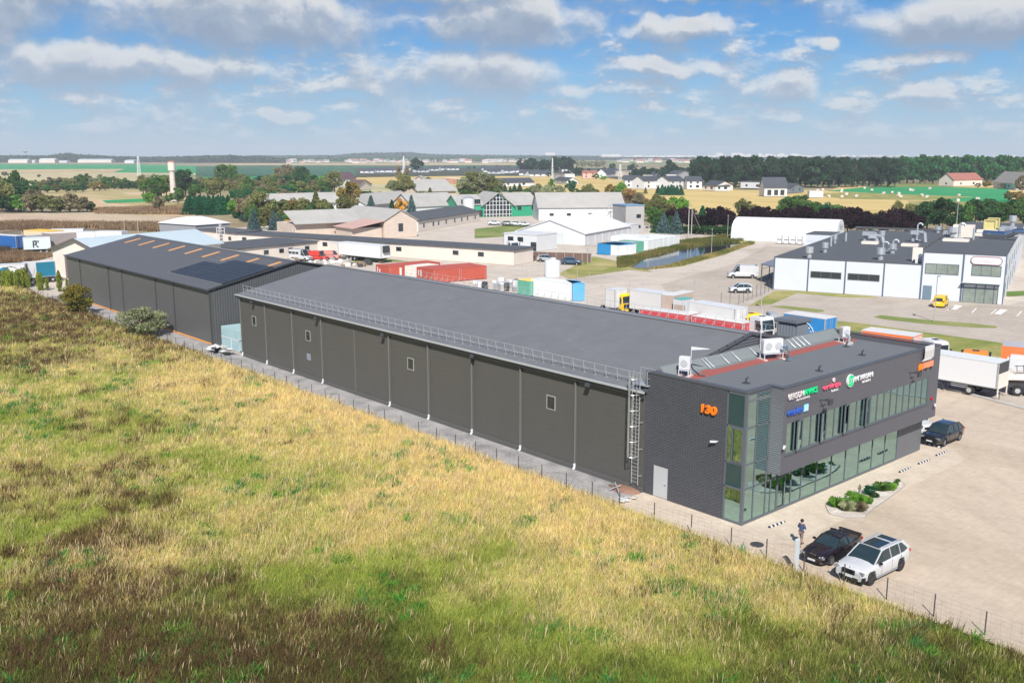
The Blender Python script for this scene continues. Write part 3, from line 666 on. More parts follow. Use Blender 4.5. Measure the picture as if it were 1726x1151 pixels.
# roof
b = MB(); b.bz(.3, 24.7, 0.0, 8.2, 8.3, 8.5); b.bz(bx0 + .3, 24.7, -.7, 0, 8.3, 8.5); ofr = b.build('roof', mat('office_roof_felt', (.125, .135, .145), .85, .07, .4, .15), of)
b = MB(); cap = mat('parapet_cap', (.075, .08, .09), .5, .08, 1)
b.bz(-.04, .42, -.04, 8.5, T - .1, T + .04); b.bz(.42, bx0 - .05, -.04, .40, T - .1, T + .04); b.bz(bx0 - .05, bx0 + .4, -1.04, .4, T + .005, T + .05); b.bz(bx0 + .4, 24.6, -1.04, -.6, T + .005, T + .05); b.bz(24.6, 25.04, -1.04, 8.5, T + .008, T + .055)
b.build('parapet_cap', cap, ofr)
b = MB(); b.bz(.42, bx0, .30, .38, 8.5, T - .1); b.bz(.30, .36, .38, 8.2, 8.5, T - .1); b.bz(bx0 + .3, 24.7, -.72, -.66, 8.5, T); b.build('upstand', MT['office_roof_felt'], ofr)
b = MB(); b.extr([(7.1, 8.5), (7.6, 8.52), (8.25, 9.15), (8.45, 9.15), (8.45, 8.5)], 'x', 1.2, 24.6); b.build('rear_upstand', mat('membrane_grey', (.17, .19, .195), .7, .06, .5), ofr)
b = MB(); b.bz(1.6, 24.5, 5.9, 7.0, 8.5, 8.515); b.bz(4.6, 5.6, 7.0, 7.35, 8.5, 8.515); b.build('red_walkway', mat('red_walkway_felt', (.30, .085, .07), .85, .10, .6), ofr)
for x in (3.3, 5.9, 6.3, 8.2, 9.6, 17.2, 17.9, 18.6, 19.3, 12.0):
	b = MB(); b.tube([(x, 7.0, 8.52), (x, 7.3, 8.56), (x - .1, 7.75, 8.9), (x - .15, 8.1, 9.18)], .02, 6); b.build('strap', steel, ofr)
for (x, y) in ((4.0, 2.9), (12.6, 5.2), (11.2, 1.6), (21.0, 5.0), (18.8, 2.4)):
	b = MB(); b.cyl((x, y, 8.5), (x, y, 8.53), .3, .3, 14); b.cyl((x, y, 8.53), (x, y, 8.85), .06, .06, 8); b.bar((x, y, 8.75), (x + .2, y, 8.9), .07); b.build('roof_vent', darkm, ofr)
# gable panel of the hall that rises above the office roof
gb = ribbed_mat('gable_boarding', (.11, .115, .13), .22, 'z', .8, .5, (.05, .053, .06), .04)
b = MB(); b.extr([(1.2, 7.7), (W_ - 1.2, 7.7), (RX, HR - .14)], 'y', -.09, -.02); b.build('gable_boarding', gb, hall)
b = MB(); b.bar((-.3, -.14, HE + .0), (RX, -.14, HR + .06), .18, .24).bar((RX, -.14, HR + .06), (W_ + .3, -.14, HE + .04), .18, .24); b.build('verge_trim', cap, hall)
b = MB()
for k in range(11):
	f_ = .1 + k * .08; b.box((RX * f_, -.2, HE + (HR - HE) * f_ + .16), (.16, .1, .1))
b.build('verge_clips', darkm, hall)
# glazed corner and ground floor glazing
fm = MB();
def vbar(x, y, z0, z1, w=.09, d=.1): fm.bz(x - w / 2, x + w / 2, y - d / 2, y + d / 2, z0, z1)
LZ = [.12, 2.42, 4.1, 6.58, 8.82]
fm.bz(-.03, .17, -.03, .17, 0, 8.9)                                 # corner post
for z in LZ[1:]: fm.bz(.17, bx0 - .01, -.02, .08, z - .05, z + .05)
for z in LZ[1:]: fm.bz(-.02, .08, .17, 1.5, z - .06, z + .06)
fm.bz(.17, 20.96, -.025, .09, 0, .14); fm.bz(-.025, .09, .17, 1.5, 0, .14)
fm.bz(-.02, .1, 1.42, 1.53, .14, 8.88)
for x in (1.2, ): vbar(x, .03, .14, 8.8)
vbar(2.62, .03, .14, 8.8)
fm.bz(bx0, 20.9, -.02, .09, 3.0, 3.1)
GX = [3.2, 3.95, 4.95, 5.7, 7.0] + [7.0 + 1.985 * k for k in range(1, 7)] + [20.93]
for x in GX: vbar(x, .03, .14, 3.0, .08)
fm.bz(3.2, 5.7, -.02, .08, 2.42, 2.5); fm.bz(bx0 - .01, 3.2, -.02, .08, 2.42, 2.5)
fm.bz(-.01, .07, 1.02, 1.1, 4.1, 6.58)
frm = fm.build('facade_frame', framem, of)
def pane(b, x0, x1, z0, z1, y=.03): b.bz(x0, x1, y - .012, y + .012, z0, z1)
xs = [.17, 1.155];
for i, (a, c) in enumerate(((.17, 1.155), (1.245, 2.575))):
	for z0, z1 in zip(LZ[:-1], LZ[1:]):
		b = MB(); pane(b, a + .003, c - .003, z0 + .06, z1 - .055); b.build('glass_pane', glass, of)
gx = [2.66] + GX
for a, c in zip(gx[:-1], gx[1:]):
	b = MB(); pane(b, a + .045, c - .045, .145, 2.995); b.build('glass_pane', glass, of)
for k, (z0, z1) in enumerate(zip(LZ[:-1], LZ[1:])):
	b = MB()
	if k in (1, 3): b.bz(.01, .04, .175, 1.415, z0 + .065, z1 - .065); b.build('spandrel_panel', spandrel, of)
	elif k == 2:
		b.bz(.01, .035, .175, 1.015, z0 + .065, z1 - .065); b.build('glass_pane', glass, of)
		b = MB(); b.bz(-.06, -.02, .5 - .33, .5 + .52, z0 + .06, z0 + .14).bz(-.06, -.02, .17, 1.02, z1 - .14, z1 - .06).bz(-.06, -.02, .17, .25, z0 + .14, z1 - .14).bz(-.06, -.02, .94, 1.02, z0 + .14, z1 - .14); b.build('sash', framem, of)
		b = MB(); b.bz(.01, .035, 1.105, 1.415, z0 + .065, z1 - .065); b.build('glass_pane', glass, of)
	else: b.bz(.01, .035, .175, 1.415, z0 + .025, z1 - .065); b.build('glass_pane', glass, of)
# entrance door leaf
b = MB();
for a, c in ((4.0, 4.07), (4.83, 4.9)): b.bz(a, c, -.05, -.025, .15, 2.4)
b.bz(4.07, 4.83, -.05, -.025, .15, .25).bz(4.07, 4.83, -.05, -.025, 2.3, 2.4); ed = b.build('entrance_door', framem, of)
b = MB(); b.cyl((4.75, -.1, .8), (4.75, -.1, 1.6), .02, .02, 6); b.build('door_handle', chrome, ed)
# upper window band
x0u, x1u, z0u, z1u = 3.2, 23.4, 4.38, 6.62; NP = 20; pw = (x1u - x0u) / NP
b = MB(); b.bz(x0u, x1u, -.98, -.86, z0u, z0u + .07).bz(x0u, x1u, -.98, -.86, z1u - .07, z1u)
for i in range(NP + 1): x = x0u + pw * i; b.bz(x - .035, x + .035, -.975, -.865, z0u + .07, z1u - .07)
b.build('window_frame', framem, of)
b = MB(); b.bz(x0u - .1, x1u + .1, -1.06, -1.0, z0u - .05, z0u + .0); b.build('window_sill', cap, of)
OPEN = []
for px in (1346, 1385, 1425, 1462):
	i = int((on_plane(1, OY - 1.0, px, 690).x - OX - x0u) / pw); OPEN.append(i)
for i in range(NP):
	a, c = x0u + pw * i + .04, x0u + pw * (i + 1) - .04
	if i in OPEN:
		s_ = MB(); h0, h1 = z0u + .10, z1u - .10; ang = R(14); ca, sa = math.cos(ang) * (c - a), math.sin(ang) * (c - a)
		xr, yr = c, -.93                                           # hinged on the right edge, swung outwards
		xl, yl = c - ca, -.93 - sa
		s_.bar((xl, yl, h0), (xl, yl, h1), .07).bar((xr, yr, h0), (xr, yr, h1), .07).bar((xl, yl, h0), (xr, yr, h0), .07).bar((xl, yl, h1), (xr, yr, h1), .07)
		sh = s_.build('open_sash', framem, of)
		g_ = MB(); n_ = Vector((ca, sa, 0)).normalized().cross(_z) * .01
		A_ = Vector((xl, yl, 0)); B_ = Vector((xr, yr, 0))
		g_._hex([A_ - n_ + _z * h0, B_ - n_ + _z * h0, B_ + n_ + _z * h0, A_ + n_ + _z * h0, A_ - n_ + _z * h1, B_ - n_ + _z * h1, B_ + n_ + _z * h1, A_ + n_ + _z * h1]); g_.build('glass_pane', glass, sh)
	if i not in OPEN[1::2]:
		b = MB(); b.bz(a, c, -.93, -.905, z0u + .072, z1u - .072); b.build('glass_pane', glass, of)
# interior: floor slab, ceiling, partitions, desks
b = MB(); b.bz(.35, 24.6, .12, 8.1, 3.3, 3.55); b.bz(bx0 + .35, 24.6, -.65, .1, 3.3, 3.55); b.bz(.35, 24.6, .12, 8.1, 0.0, .06); b.build('floor_slab', floorm, of)
b = MB(); b.bz(1.9, 24.5, 4.6, 4.75, .06, 3.3); b.bz(2.2, 24.5, 3.4, 3.52, 3.56, 8.2)
for x in (7.1, 11.0, 15.2, 19.3): b.bz(x, x + .12, .3, 4.55, .07, 3.29)
for x in (6.0, 10.1, 14.3, 18.2, 21.5): b.bz(x, x + .12, -.6, 3.35, 3.56, 8.2)
b.bz(2.0, 3.6, 1.0, 1.25, .07, 2.4); b.bz(.5, .75, .5, 1.3, 3.57, 6.2); b.build('interior_wall', inner, of)
b = MB(); cur_ = mat('white_blind', (.74, .75, .72), .8, .05)
for i in (2, 7, 12): a = x0u + pw * i; b.bz(a + .1, a + pw * .8, -.82, -.80, 4.5, 5.9)
for i in (8, 9, 10): a = GX[4] + 1.985 * (i - 7); b.bz(a + .3, a + 1.2, .3, .34, .1, 2.0)
b.build('blind', cur_, of)
b = MB()
for x in (8.5, 12.5, 16.5): b.bz(x, x + 1.8, 1.4, 2.2, .78, .82); b.bz(x, x + .06, 1.4, 2.2, .06, .78); b.bz(x + 1.74, x + 1.8, 1.4, 2.2, .06, .78)
for x in (4, 8, 12, 16, 20): b.bz(x, x + 1.6, .3, 1.1, 4.26, 4.3); b.bz(x, x + .06, .3, 1.1, 3.55, 4.26); b.bz(x + 1.54, x + 1.6, .3, 1.1, 3.55, 4.26)
b.build('desks', mat('desk_wood', (.40, .33, .25), .5), of)
# wall cameras and lights on the office
def wallcam(loc, d, parent=of):
	b = MB(); l = Vector(loc); d = Vector(d); b.bar(l, l + d * .2, .05); b.bar(l + d * .15 + Vector((0, 0, .0)), l + d * .15 + Vector((d.y * .4, -d.x * .4, -.05)) + d * .15, .12, .12); b.build('security_camera', white, parent)
q = on_plane(0, OX, 1212, 744); wallcam((0, q.y - OY + .1, q.z), (-1, 0, 0))
q = on_plane(1, OY - 1, 1320, 751); wallcam((q.x - OX, -1.0, q.z), (0, -1, 0))
wallcam((24.6, -1.0, 4.2), (0, -1, 0))
b = MB(); b.cyl((24.0, -1.0, 4.75), (24.0, -1.15, 4.75), .1, .1, 10); b.build('alarm_beacon', redlens, of)
for px, py in ((1382, 674), (1533, 628)):
	q = on_plane(1, OY - 1, px, py); x, z = q.x - OX, q.z
	b = MB(); b.bar((x, -1.0, z), (x, -1.75, z + .1), .06); b.box((x, -1.8, z), (.5, .14, .36), 0, 0); b.bar((x - .35, -1.5, z + .15), (x + .35, -1.5, z + .15), .05); b.build('floodlight', darkm, of)
# signs
def fit(o, w, h, z0=None):
	vs = o.data.vertices; x0 = min(v.co.x for v in vs); x1 = max(v.co.x for v in vs); y0 = min(v.co.y for v in vs); y1 = max(v.co.y for v in vs)
	for v in vs: v.co.x = (v.co.x - x0) * w / (x1 - x0); v.co.y = (v.co.y - y0) * h / (y1 - y0)
	o.scale = (1, 1, 1); return o
orr = (R(90), 0, 0); orl = (R(90), 0, R(-90))
s130 = thing('house_number', 'orange raised figures 130 on the dark left wall of the office block', 'sign', (OX - .02, OY + 3.5, 7.05))
fit(text_obj('figures', '130', 1.0, .07, mat('sign_orange', (.90, .20, .01), .4, .02), s130, (-.1, 0, 0), orl, 1.0, .04), 1.25, .58)
def sgn2(nm, lb, x, z): return thing(nm, lb, 'sign', (OX + x, OY - 1.0, z))
s_ = sgn2('company_sign', 'raised company name in grey and green capitals, leftmost in the upper row of signs', 3.1, 8.2)
fit(text_obj('grey_letters', 'BERSON', .5, .05, mat('sign_grey', (.55, .52, .52), .5, .03), s_, (0, -.07, 0), orr, 1.0, .006), 1.80, .40)
fit(text_obj('green_letters', 'AVIKS', .5, .05, mat('sign_green', (.0, .60, .22), .4, .03), s_, (1.86, -.07, 0), orr, 1, .006), 1.60, .40)
fit(text_obj('tagline', 'AUTO SERVICE', .24, .02, mat('sign_pale', (.6, .55, .56), .5), s_, (.95, -.05, -.24), orr, 1.0, .006), 1.65, .14)
s_ = sgn2('company_sign', 'raised blue lettering reading meier with a pale blue square, below the grey and green name', 3.12, 7.1)
fit(text_obj('blue_letters', 'meier', .78, .06, mat('sign_blue', (.03, .10, .45), .4, .03), s_, (0, -.08, 0), orr, 1.0, .006), 1.82, .46)
b = MB(); b.bz(1.90, 2.42, -.12, -.02, -.04, .46); sq = b.build('square_emblem', mat('sign_cyan', (.25, .62, .80), .4, .03), s_, bevel=.03)
b = MB(); b.bar((2.02, -.13, .08), (2.02, -.13, .36), .05).bar((2.30, -.13, .08), (2.30, -.13, .36), .05).bar((2.0, -.13, .08), (2.32, -.13, .08), .05); b.build('emblem_mark', white, sq)
s_ = sgn2('company_sign', 'raised pink company lettering with a small round badge above it, between the other signs', 7.3, 8.1)
fit(text_obj('pink_letters', 'ersinga', .72, .06, mat('sign_pink', (.72, .10, .18), .4, .03), s_, (0, -.08, 0), orr, .98, .006), 2.25, .42)
b = MB(); b.cyl((1.38, -.02, .60), (1.38, -.10, .60), .15, .15, 20); bd = b.build('round_badge', white, s_); b = MB(); b.cyl((1.41, -.10, .61), (1.41, -.12, .61), .07, .07, 14); b.build('badge_dot', MT['sign_pink'], bd)
fit(text_obj('tagline', 'baltic', .32, .02, MT['white_paint'], s_, (1.15, -.05, -.24), orr, 1.3, .006), .9, .17)
s_ = sgn2('company_sign', 'round green and white emblem reading RS with raised white capitals beside it', 10.42, 7.95)
b = MB(); b.cyl((.46, -.02, .36), (.46, -.14, .36), .47, .47, 36); em = b.build('round_emblem', MT['white_paint'], s_)
def capshape(sgn_):
	pts = []
	for i in range(17):
		a = (R(25) + i * R(130) / 16) * sgn_; pts.append((.46 + .42 * math.cos(a), .36 + .42 * math.sin(a)))
	b = MB(); b.extr(pts, 'y', -.16, -.14); b.build('emblem_segment', MT['sign_green'], em)
capshape(1); capshape(-1)
fit(text_obj('emblem_letters', 'RS', .44, .015, MT['sign_green'], em, (.20, -.16, .23), orr, 1.0, .006), .5, .26)
fit(text_obj('white_letters', 'INTAPSAN', .60, .05, MT['white_paint'], s_, (1.05, -.08, .17), orr, .86, .006), 2.55, .38)
fit(text_obj('tagline', 'AUTODALYS', .24, .02, MT['white_paint'], s_, (2.2, -.05, -.12), orr, .85, .006), 1.2, .17)
s_ = sgn2('lorry_sign', 'orange cut-out lorry sign near the right end of the office front', 21.25, 7.42)
b = MB(); b.bz(.72, 2.4, -.14, -.02, .08, .56); b.build('sign_box', mat('sign_salmon', (.85, .25, .13), .5, .03), s_, bevel=.04)
b = MB(); b.extr([(0, .03), (.62, .03), (.62, .56), (.16, .56), (0, .32)], 'y', -.14, -.02); b.build('sign_cab', MT['sign_orange'], s_, bevel=.03)
b = MB(); b.cyl((.32, -.12, .02), (.32, -.16, .02), .1, .1, 14).cyl((1.2, -.12, .04), (1.2, -.16, .04), .1, .1, 14).cyl((2.05, -.12, .04), (2.05, -.16, .04), .1, .1, 14); b.build('sign_wheels', blackp, s_)
s_ = thing('wavy_sign_panel', 'pale corrugated wavy metal panel above the orange lorry sign', 'sign', (OX + 22.5, OY - 1.0, 8.7))
b = MB(); rg = []
for i in range(25):
	x = -.78 + i * 1.56 / 24; y = -.16 - .04 * math.sin(i * 1.3)
	rg.append([(x - .2, y - .02, -.55), (x + .05, y - .10, -.3), (x + .05, y - .10, .25), (x + .22, y, .62), (x + .22, y + .03, .62), (x + .05, y - .07, .25), (x + .05, y - .07, -.3), (x - .2, y + .01, -.55)])
b.loft(rg); b.build('wavy_sheet', mat('wavy_sheet_metal', (.40, .39, .385), .45, .06, 2), s_)
b = MB()
for z in (-.4, .1, .5): b.bar((-.7, 0, z), (-.7, -.14, z), .05).bar((.7, 0, z), (.7, -.14, z), .05)
b.build('bracket', darkm, s_)
# rooftop units
def ac_unit(px, py, w, h, lab, fans, rz=0):
	q = at(px, py, 8.52); t_ = thing('air_conditioner', lab, 'air conditioner', (q.x, q.y, 8.52), rz, 'rooftop units on the office block')
	b = MB(); b.bz(-w / 2, w / 2, -.22, .22, .5, .5 + h); bd = b.build('casing', white, t_, bevel=.03)
	for i in range(fans):
		cx = (-w / 2 + w * (i + .5) / fans); b = MB(); r_ = min(w / fans, h) * .33
		b.cyl((cx, -.22, .5 + h / 2), (cx, -.25, .5 + h / 2), r_, r_, 20); b.build('fan_grille', mat('fan_grey', (.42, .43, .44), .6), bd)
	b = MB()
	for k in range(8): b.bz(-w / 2 - .015, -w / 2, -.2, .2, .6 + k * (h - .2) / 8, .64 + k * (h - .2) / 8)
	b.build('louvres', MT['fan_grey'], bd)
	b = MB()
	for x in (-w / 2 + .05, w / 2 - .05):
		for y in (-.3, .3): b.bar((x, y, 0), (x, y, .5), .05)
		b.bar((x, -.3, .48), (x, .3, .48), .05)
	b.bar((-w / 2, -.3, .48), (w / 2, -.3, .48), .05).bar((-w / 2, .3, .48), (w / 2, .3, .48), .05); b.build('stand', white, t_)
	b = MB()
	for x in (-w / 2 + .05, w / 2 - .05): b.box((x, 0, .03), (.3, 1.1, .1))
	b.build('foot_block', mat('foot_slab', (.55, .40, .36), .8), t_)
	b = MB(); b.tube([(w / 2 - .1, .1, 1.0), (w / 2 + .15, .2, .5), (w / 2 + .5, .5, .1), (w / 2 + .9, .7, .08)], .05, 6); b.build('pipe', blackp, t_)
	return t_
ac_unit(1154, 634, .8, .95, 'single white air conditioner on a stand at the near corner of the office roof', 1, R(-70))
ac_unit(1300, 605, 1.75, 1.1, 'large white double-fan air conditioner in the middle of the office roof', 2, R(-22))
ac_unit(1423, 577, .75, .85, 'small white air conditioner with pipes at the far corner of the office roof', 1, R(-22))
q = at(1327, 606, 8.52); t_ = thing('duct_elbow', 'shiny bent exhaust pipe beside the double-fan roof unit', 'exhaust pipe', (q.x, q.y, 8.5))
b = MB(); b.tube([(.0, 0, 0), (0, 0, .75), (-.08, .05, .95), (-.3, .12, 1.05), (-.5, .2, .95)], .14, 10); b.cyl((0, 0, 0), (0, 0, .04), .4, .4, 16); b.build('duct', chrome, t_, smooth=False)
q = at(1431, 580, 8.52); t_ = thing('duct_elbow', 'pale bent exhaust pipe beside the far small roof unit', 'exhaust pipe', (q.x, q.y, 8.5))
b = MB(); b.tube([(.0, 0, 0), (0, 0, .55), (-.08, .05, .75), (-.3, .12, .8)], .12, 10); b.cyl((0, 0, 0), (0, 0, .04), .35, .35, 16); b.build('duct', steel, t_)
q = at(1164, 632, 8.52); t_ = thing('wind_vane', 'thin white mast with a tapering horizontal white vane behind the near roof unit', 'mast', (q.x, q.y, 8.5))
b = MB(); b.cyl((0, 0, 0), (0, 0, 2.0), .025, .025, 6); b.build('mast', white, t_); b = MB(); b._hex([(0, 0, 1.85), (1.3, -.6, 1.82), (1.3, -.58, 1.82), (0, .03, 1.85), (0, 0, 2.1), (1.3, -.6, 1.86), (1.3, -.58, 1.86), (0, .03, 2.1)]); b.build('vane', white, t_)
q = at(1281, 597, 8.5); t_ = thing('lightning_mast', 'tall thin white lightning mast rising behind the double-fan roof unit', 'mast', (q.x, q.y, 8.5))
b = MB(); b.cyl((0, 0, 0), (0, 0, 3.6), .035, .02, 6); b.box((0, 0, .05), (.4, .4, .1)); b.build('mast', white, t_)
# FENCES
def mesh_fence(label, pts, h, sp, postmat, group=None, wire=True, cellw=.25, cellh=.2, name='wire_fence', wr=.0045):
	p0 = Vector(pts[0]); f = thing(name, label, 'fence', (p0.x, p0.y, p0.z), 0, group)
	wr_ = MB(); n = 0
	for a, c in zip(pts[:-1], pts[1:]):
		a = Vector(a) - p0; c = Vector(c) - p0; L = (c - a).length; k = max(1, round(L / sp)); d = (c - a) / k
		for i in range(k + (1 if c == Vector(pts[-1]) - p0 else 0)):
			p = a + d * i
			if n < 98:
				b = MB(); b.cyl(p + _z * -.1, p + _z * h, .035, .035, 6); b.build('post', postmat, f); n += 1
		if wire:
			nz = int(h / cellh)
			for z in range(nz + 1): wr_.bar(a + _z * (z * h / nz), c + _z * (z * h / nz), wr, wr)
			nx = int(L / cellw)
			for i in range(nx + 1): p = a + (c - a) * i / nx; wr_.bar(p, p + _z * h, wr, wr)
		else:
			for z in (.1, h * .5, h - .05): wr_.bar(a + _z * z, c + _z * z, .02, .02)
	wr_.build('wire', mat('fence_wire', (.12, .12, .12), .6, .05), f)
	return f
post = mat('fence_post_dark', (.055, .055, .06), .6, .1, 3)
mesh_fence('low wire fence on dark posts along the meadow edge, running back beside the hall', [(47.95, -6, 0), (47.8, 23, 0), (47.35, 33, 0), (46.95, 42, 0), (46.8, 110, 0), (46.4, 176, 0)], 1.25, 2.62, post, cellw=.5, cellh=.25)
mesh_fence('open fence of thin posts between the yard and the far car park', [tuple(at(1082, 500)), tuple(at(1215, 516))], 2.4, 4.0, steel, cellw=1.2, cellh=.8)
mesh_fence('tall dark mesh fence turning the corner of the car park beside the white van', [tuple(at(1215, 516)), tuple(at(1245, 513)), tuple(at(1302, 489))], 2.2, 2.5, post, cellw=.3, cellh=.4)
mesh_fence('pale wire fence behind the row of containers, between yard and car park', [tuple(at(880, 468)), tuple(at(935, 462)), tuple(at(1085, 500))], 2.2, 5.0, steel, cellw=1.2, cellh=.8)
mesh_fence('slim posts and wire along the lorry park kerb', [tuple(at(1594, 653)), tuple(at(1640, 664)), tuple(at(1684, 672))], 2.2, 4.4, post, cellw=2, cellh=.7)
# leaning spare stakes by the fence and a pale marker post
t_ = thing('marker_post', 'pale grey flat marker post standing in the grass in front of the black coupe', 'post', tuple(at(1341, 962)))
b = MB(); b.box((0, 0, 1.0), (.34, .16, 2.0)); b.build('post', mat('post_pale', (.50, .54, .56), .5, .05), t_, bevel=.02); b = MB(); b.bz(-.2, .2, -.1, .1, 0, .08); b.build('base_plate', concrete, t_)
for px, py in ((1333, 958),):
	q = at(px, py)
# CARS
def wheel(parent, x, y, r, w, spokes=5, rimmat=None, n=20):
	sgn_ = 1 if y > 0 else -1
	b = MB(); prof = [(r * .66, w * .5), (r * .93, w * .5), (r, w * .34), (r, -w * .34), (r * .93, -w * .5), (r * .66, -w * .5)]
	rings = []
	for i in range(n + 1):
		a = 2 * math.pi * i / n; rings.append([(pr * math.cos(a), o_, pr * math.sin(a)) for pr, o_ in prof])
	b.loft(rings, caps=False); wl = b.build('wheel', rubber, parent, smooth=False, loc=(x, y, r))
	b = MB(); yo = sgn_ * w * .40
	b.cyl((0, yo - sgn_ * .05, 0), (0, yo, 0), r * .17, r * .15, 12)
	for k in range(spokes):
		a = 2 * math.pi * k / spokes; b.bar((r * .1 * math.cos(a), yo - sgn_ * .02, r * .1 * math.sin(a)), (r * .64 * math.cos(a), yo, r * .64 * math.sin(a)), r * .13, .03)
	rg = []
	for i in range(n + 1):
		a = 2 * math.pi * i / n; rg.append([(q * math.cos(a), yo + dy, q * math.sin(a)) for q, dy in ((r * .60, 0), (r * .68, sgn_ * .012), (r * .68, -sgn_ * .04), (r * .60, -sgn_ * .04))])
	b.loft(rg, caps=False); b.build('rim', rimmat or alloy, wl)
	b = MB(); b.cyl((0, -sgn_ * w * .1, 0), (0, sgn_ * w * .12, 0), r * .64, r * .64, 16); b.build('brake_disc', darkm, wl)
	return wl
def lerp(tab, x):
	if x <= tab[0][0]: return tab[0][1]
	for (a, va), (c, vc) in zip(tab[:-1], tab[1:]):
		if x <= c: return va + (vc - va) * (x - a) / (c - a)
	return tab[-1][1]
headm = mat('headlight_glass', (.30, .33, .36), .12, .3, 12, 0, .4)
def make_car(name, label, cat, loc, rz, S, group=None):
	"""+x is the nose. S: L W belt/hood line, roof line, wheels, materials."""
	L, W, wr = S['L'], S['W'], S['wr']; car = thing(name, label, cat, loc, rz, group)
	fx, rx = L / 2 - S['fo'], -L / 2 + S['ro']; paint_ = S['paint']; gc = S.get('clear', .22)
	xs = sorted(set([round(-L / 2 + L * i / 30, 3) for i in range(31)] + [round(c + wr * 1.14 * math.cos(a * math.pi / 12), 3) for c in (fx, rx) for a in range(13)] + [-L / 2 + .03, -L / 2 + .1, L / 2 - .03, L / 2 - .1]))
	belt = S['belt']; nose = S.get('nose', .5)
	rings = []
	for x in xs:
		u = abs(x) / (L / 2); w = W / 2 * (1 - (.16 if x > 0 else .11) * u ** 7) * (1 - .03 * u ** 2)
		zt = lerp(belt, x); zb = gc
		for c in (fx, rx):
			dx = abs(x - c)
			if dx < wr * 1.135: zb = max(zb, wr + math.sqrt(max(0, (wr * 1.13) ** 2 - dx * dx)))
		e = min(1, (L / 2 - abs(x)) / .16)
		if e < 1: zt -= (1 - e) ** 2 * .10; zb2 = gc + (1 - e) ** 2 * .08; zb = max(zb, zb2)
		hh = zt - zb; mid = max(zb + .02, min(zt - .12, wr * 2 + .08))
		half = [(w * .80, zb), (w * .97, zb + min(.06, hh * .2)), (w * 1.0, zb + min(.14, hh * .35)), (w * 1.0, mid), (w * .975, zt - .10), (w * .93, zt - .03), (w * .84, zt), (w * .45, zt + S.get('crown', .03))]
		rings.append([(x, -a, z) for a, z in half] + [(x, 0, zt + S.get('crown', .03) * 1.3)] + [(x, a, z) for a, z in half[::-1]] + [(x, 0, zb)])
	b = MB(); b.loft(rings); body = b.build('body', paint_, car, smooth='auto')
	# greenhouse
	gl = S['glass']; xc, xf, xr, xt = gl['xc'], gl['xf'], gl['xr'], gl['xt']; zr = S['H'] - .03; wb = W / 2 * .93; wt_ = W / 2 * gl.get('top', .74)
	xs2 = [xc, xc - (xc - xf) * .5, xf, (xf * 2 + xr) / 3, (xf + 2 * xr) / 3, xr, (xr + xt) / 2, xt]
	def roofz(x):
		zb = lerp(belt, x)
		if x > xf: k = (xc - x) / (xc - xf); return zb + (zr - zb) * (k ** .93)
		if x < xr: k = (x - xt) / (xr - xt); return zb + (zr - zb) * (k ** .85 if k > 0 else 0)
		return zr + .02 * math.sin(math.pi * (x - xr) / (xf - xr))
	def wid(x, top):
		k = min(1, max(0, (roofz(x) - lerp(belt, x)) / (zr - lerp(belt, x) + 1e-6)))
		taper = 1 - (.10 * max(0, (xr - x) / (xr - xt + 1e-6)) if x < xr else .05 * max(0, (x - xf) / (xc - xf)))
		return (wb + (wt_ - wb) * (k if top else 0)) * taper
	rg = []
	for x in xs2:
		zb = lerp(belt, x) - .04; z1 = max(roofz(x), zb + .05); w0, w1 = wid(x, False), wid(x, True)
		rg.append([(x, -w0, zb), (x, -w1, z1 - .04), (x, -w1 * .86, z1), (x, 0, z1 + .015), (x, w1 * .86, z1), (x, w1, z1 - .04), (x, w0, zb), (x, 0, zb)])
	b = MB(); b.loft(rg); b.build('windows', carglass, car)
	# roof skin and pillars in body colour
	b = MB(); rg = []
	for i in range(7):
		x = xr - .03 + (xf + .05 - xr + .03) * i / 6; z1 = roofz(x); w1 = wid(x, True)
		rg.append([(x, -w1 - .012, z1 - .07), (x, -w1 - .005, z1 - .02), (x, -w1 * .86, z1 + .02), (x, 0, z1 + .035), (x, w1 * .86, z1 + .02), (x, w1 + .005, z1 - .02), (x, w1 + .012, z1 - .07), (x, 0, z1 - .03)])
	b.loft(rg); roof = b.build('roof', paint_, car, smooth=False)
	b = MB()
	for s_ in (-1, 1):
		b.bar((xc - .02, s_ * (wid(xc, False) + .0), lerp(belt, xc) - .02), (xf + .02, s_ * (wid(xf, True) + .005), roofz(xf) - .03), .06, .05)
		for xp, wd in S['pillars']:
			zt_ = roofz(xp) - .05; b.bar((xp + S.get('lean', 0), s_ * (wid(xp, False) + .004), lerp(belt, xp) - .03), (xp, s_ * (wid(xp, True) + .008), zt_), .03, wd)
		b.bar((xt + .03, s_ * wid(xt, False), lerp(belt, xt) - .03), (xr, s_ * (wid(xr, True) + .006), roofz(xr) - .04), .05, S.get('cpil', .16))
		b.bar((xt, s_ * (wid(xt, False) + .004), lerp(belt, xt) - .01), (xc, s_ * (wid(xc, False) + .004), lerp(belt, xc) - .01), .03, .03)
	b.build('pillars', paint_ if not S.get('blackpillars') else blackp, car)
	# lamps, grille, bumper, plates
	fr = L / 2; hz = S.get('lampz', .68)
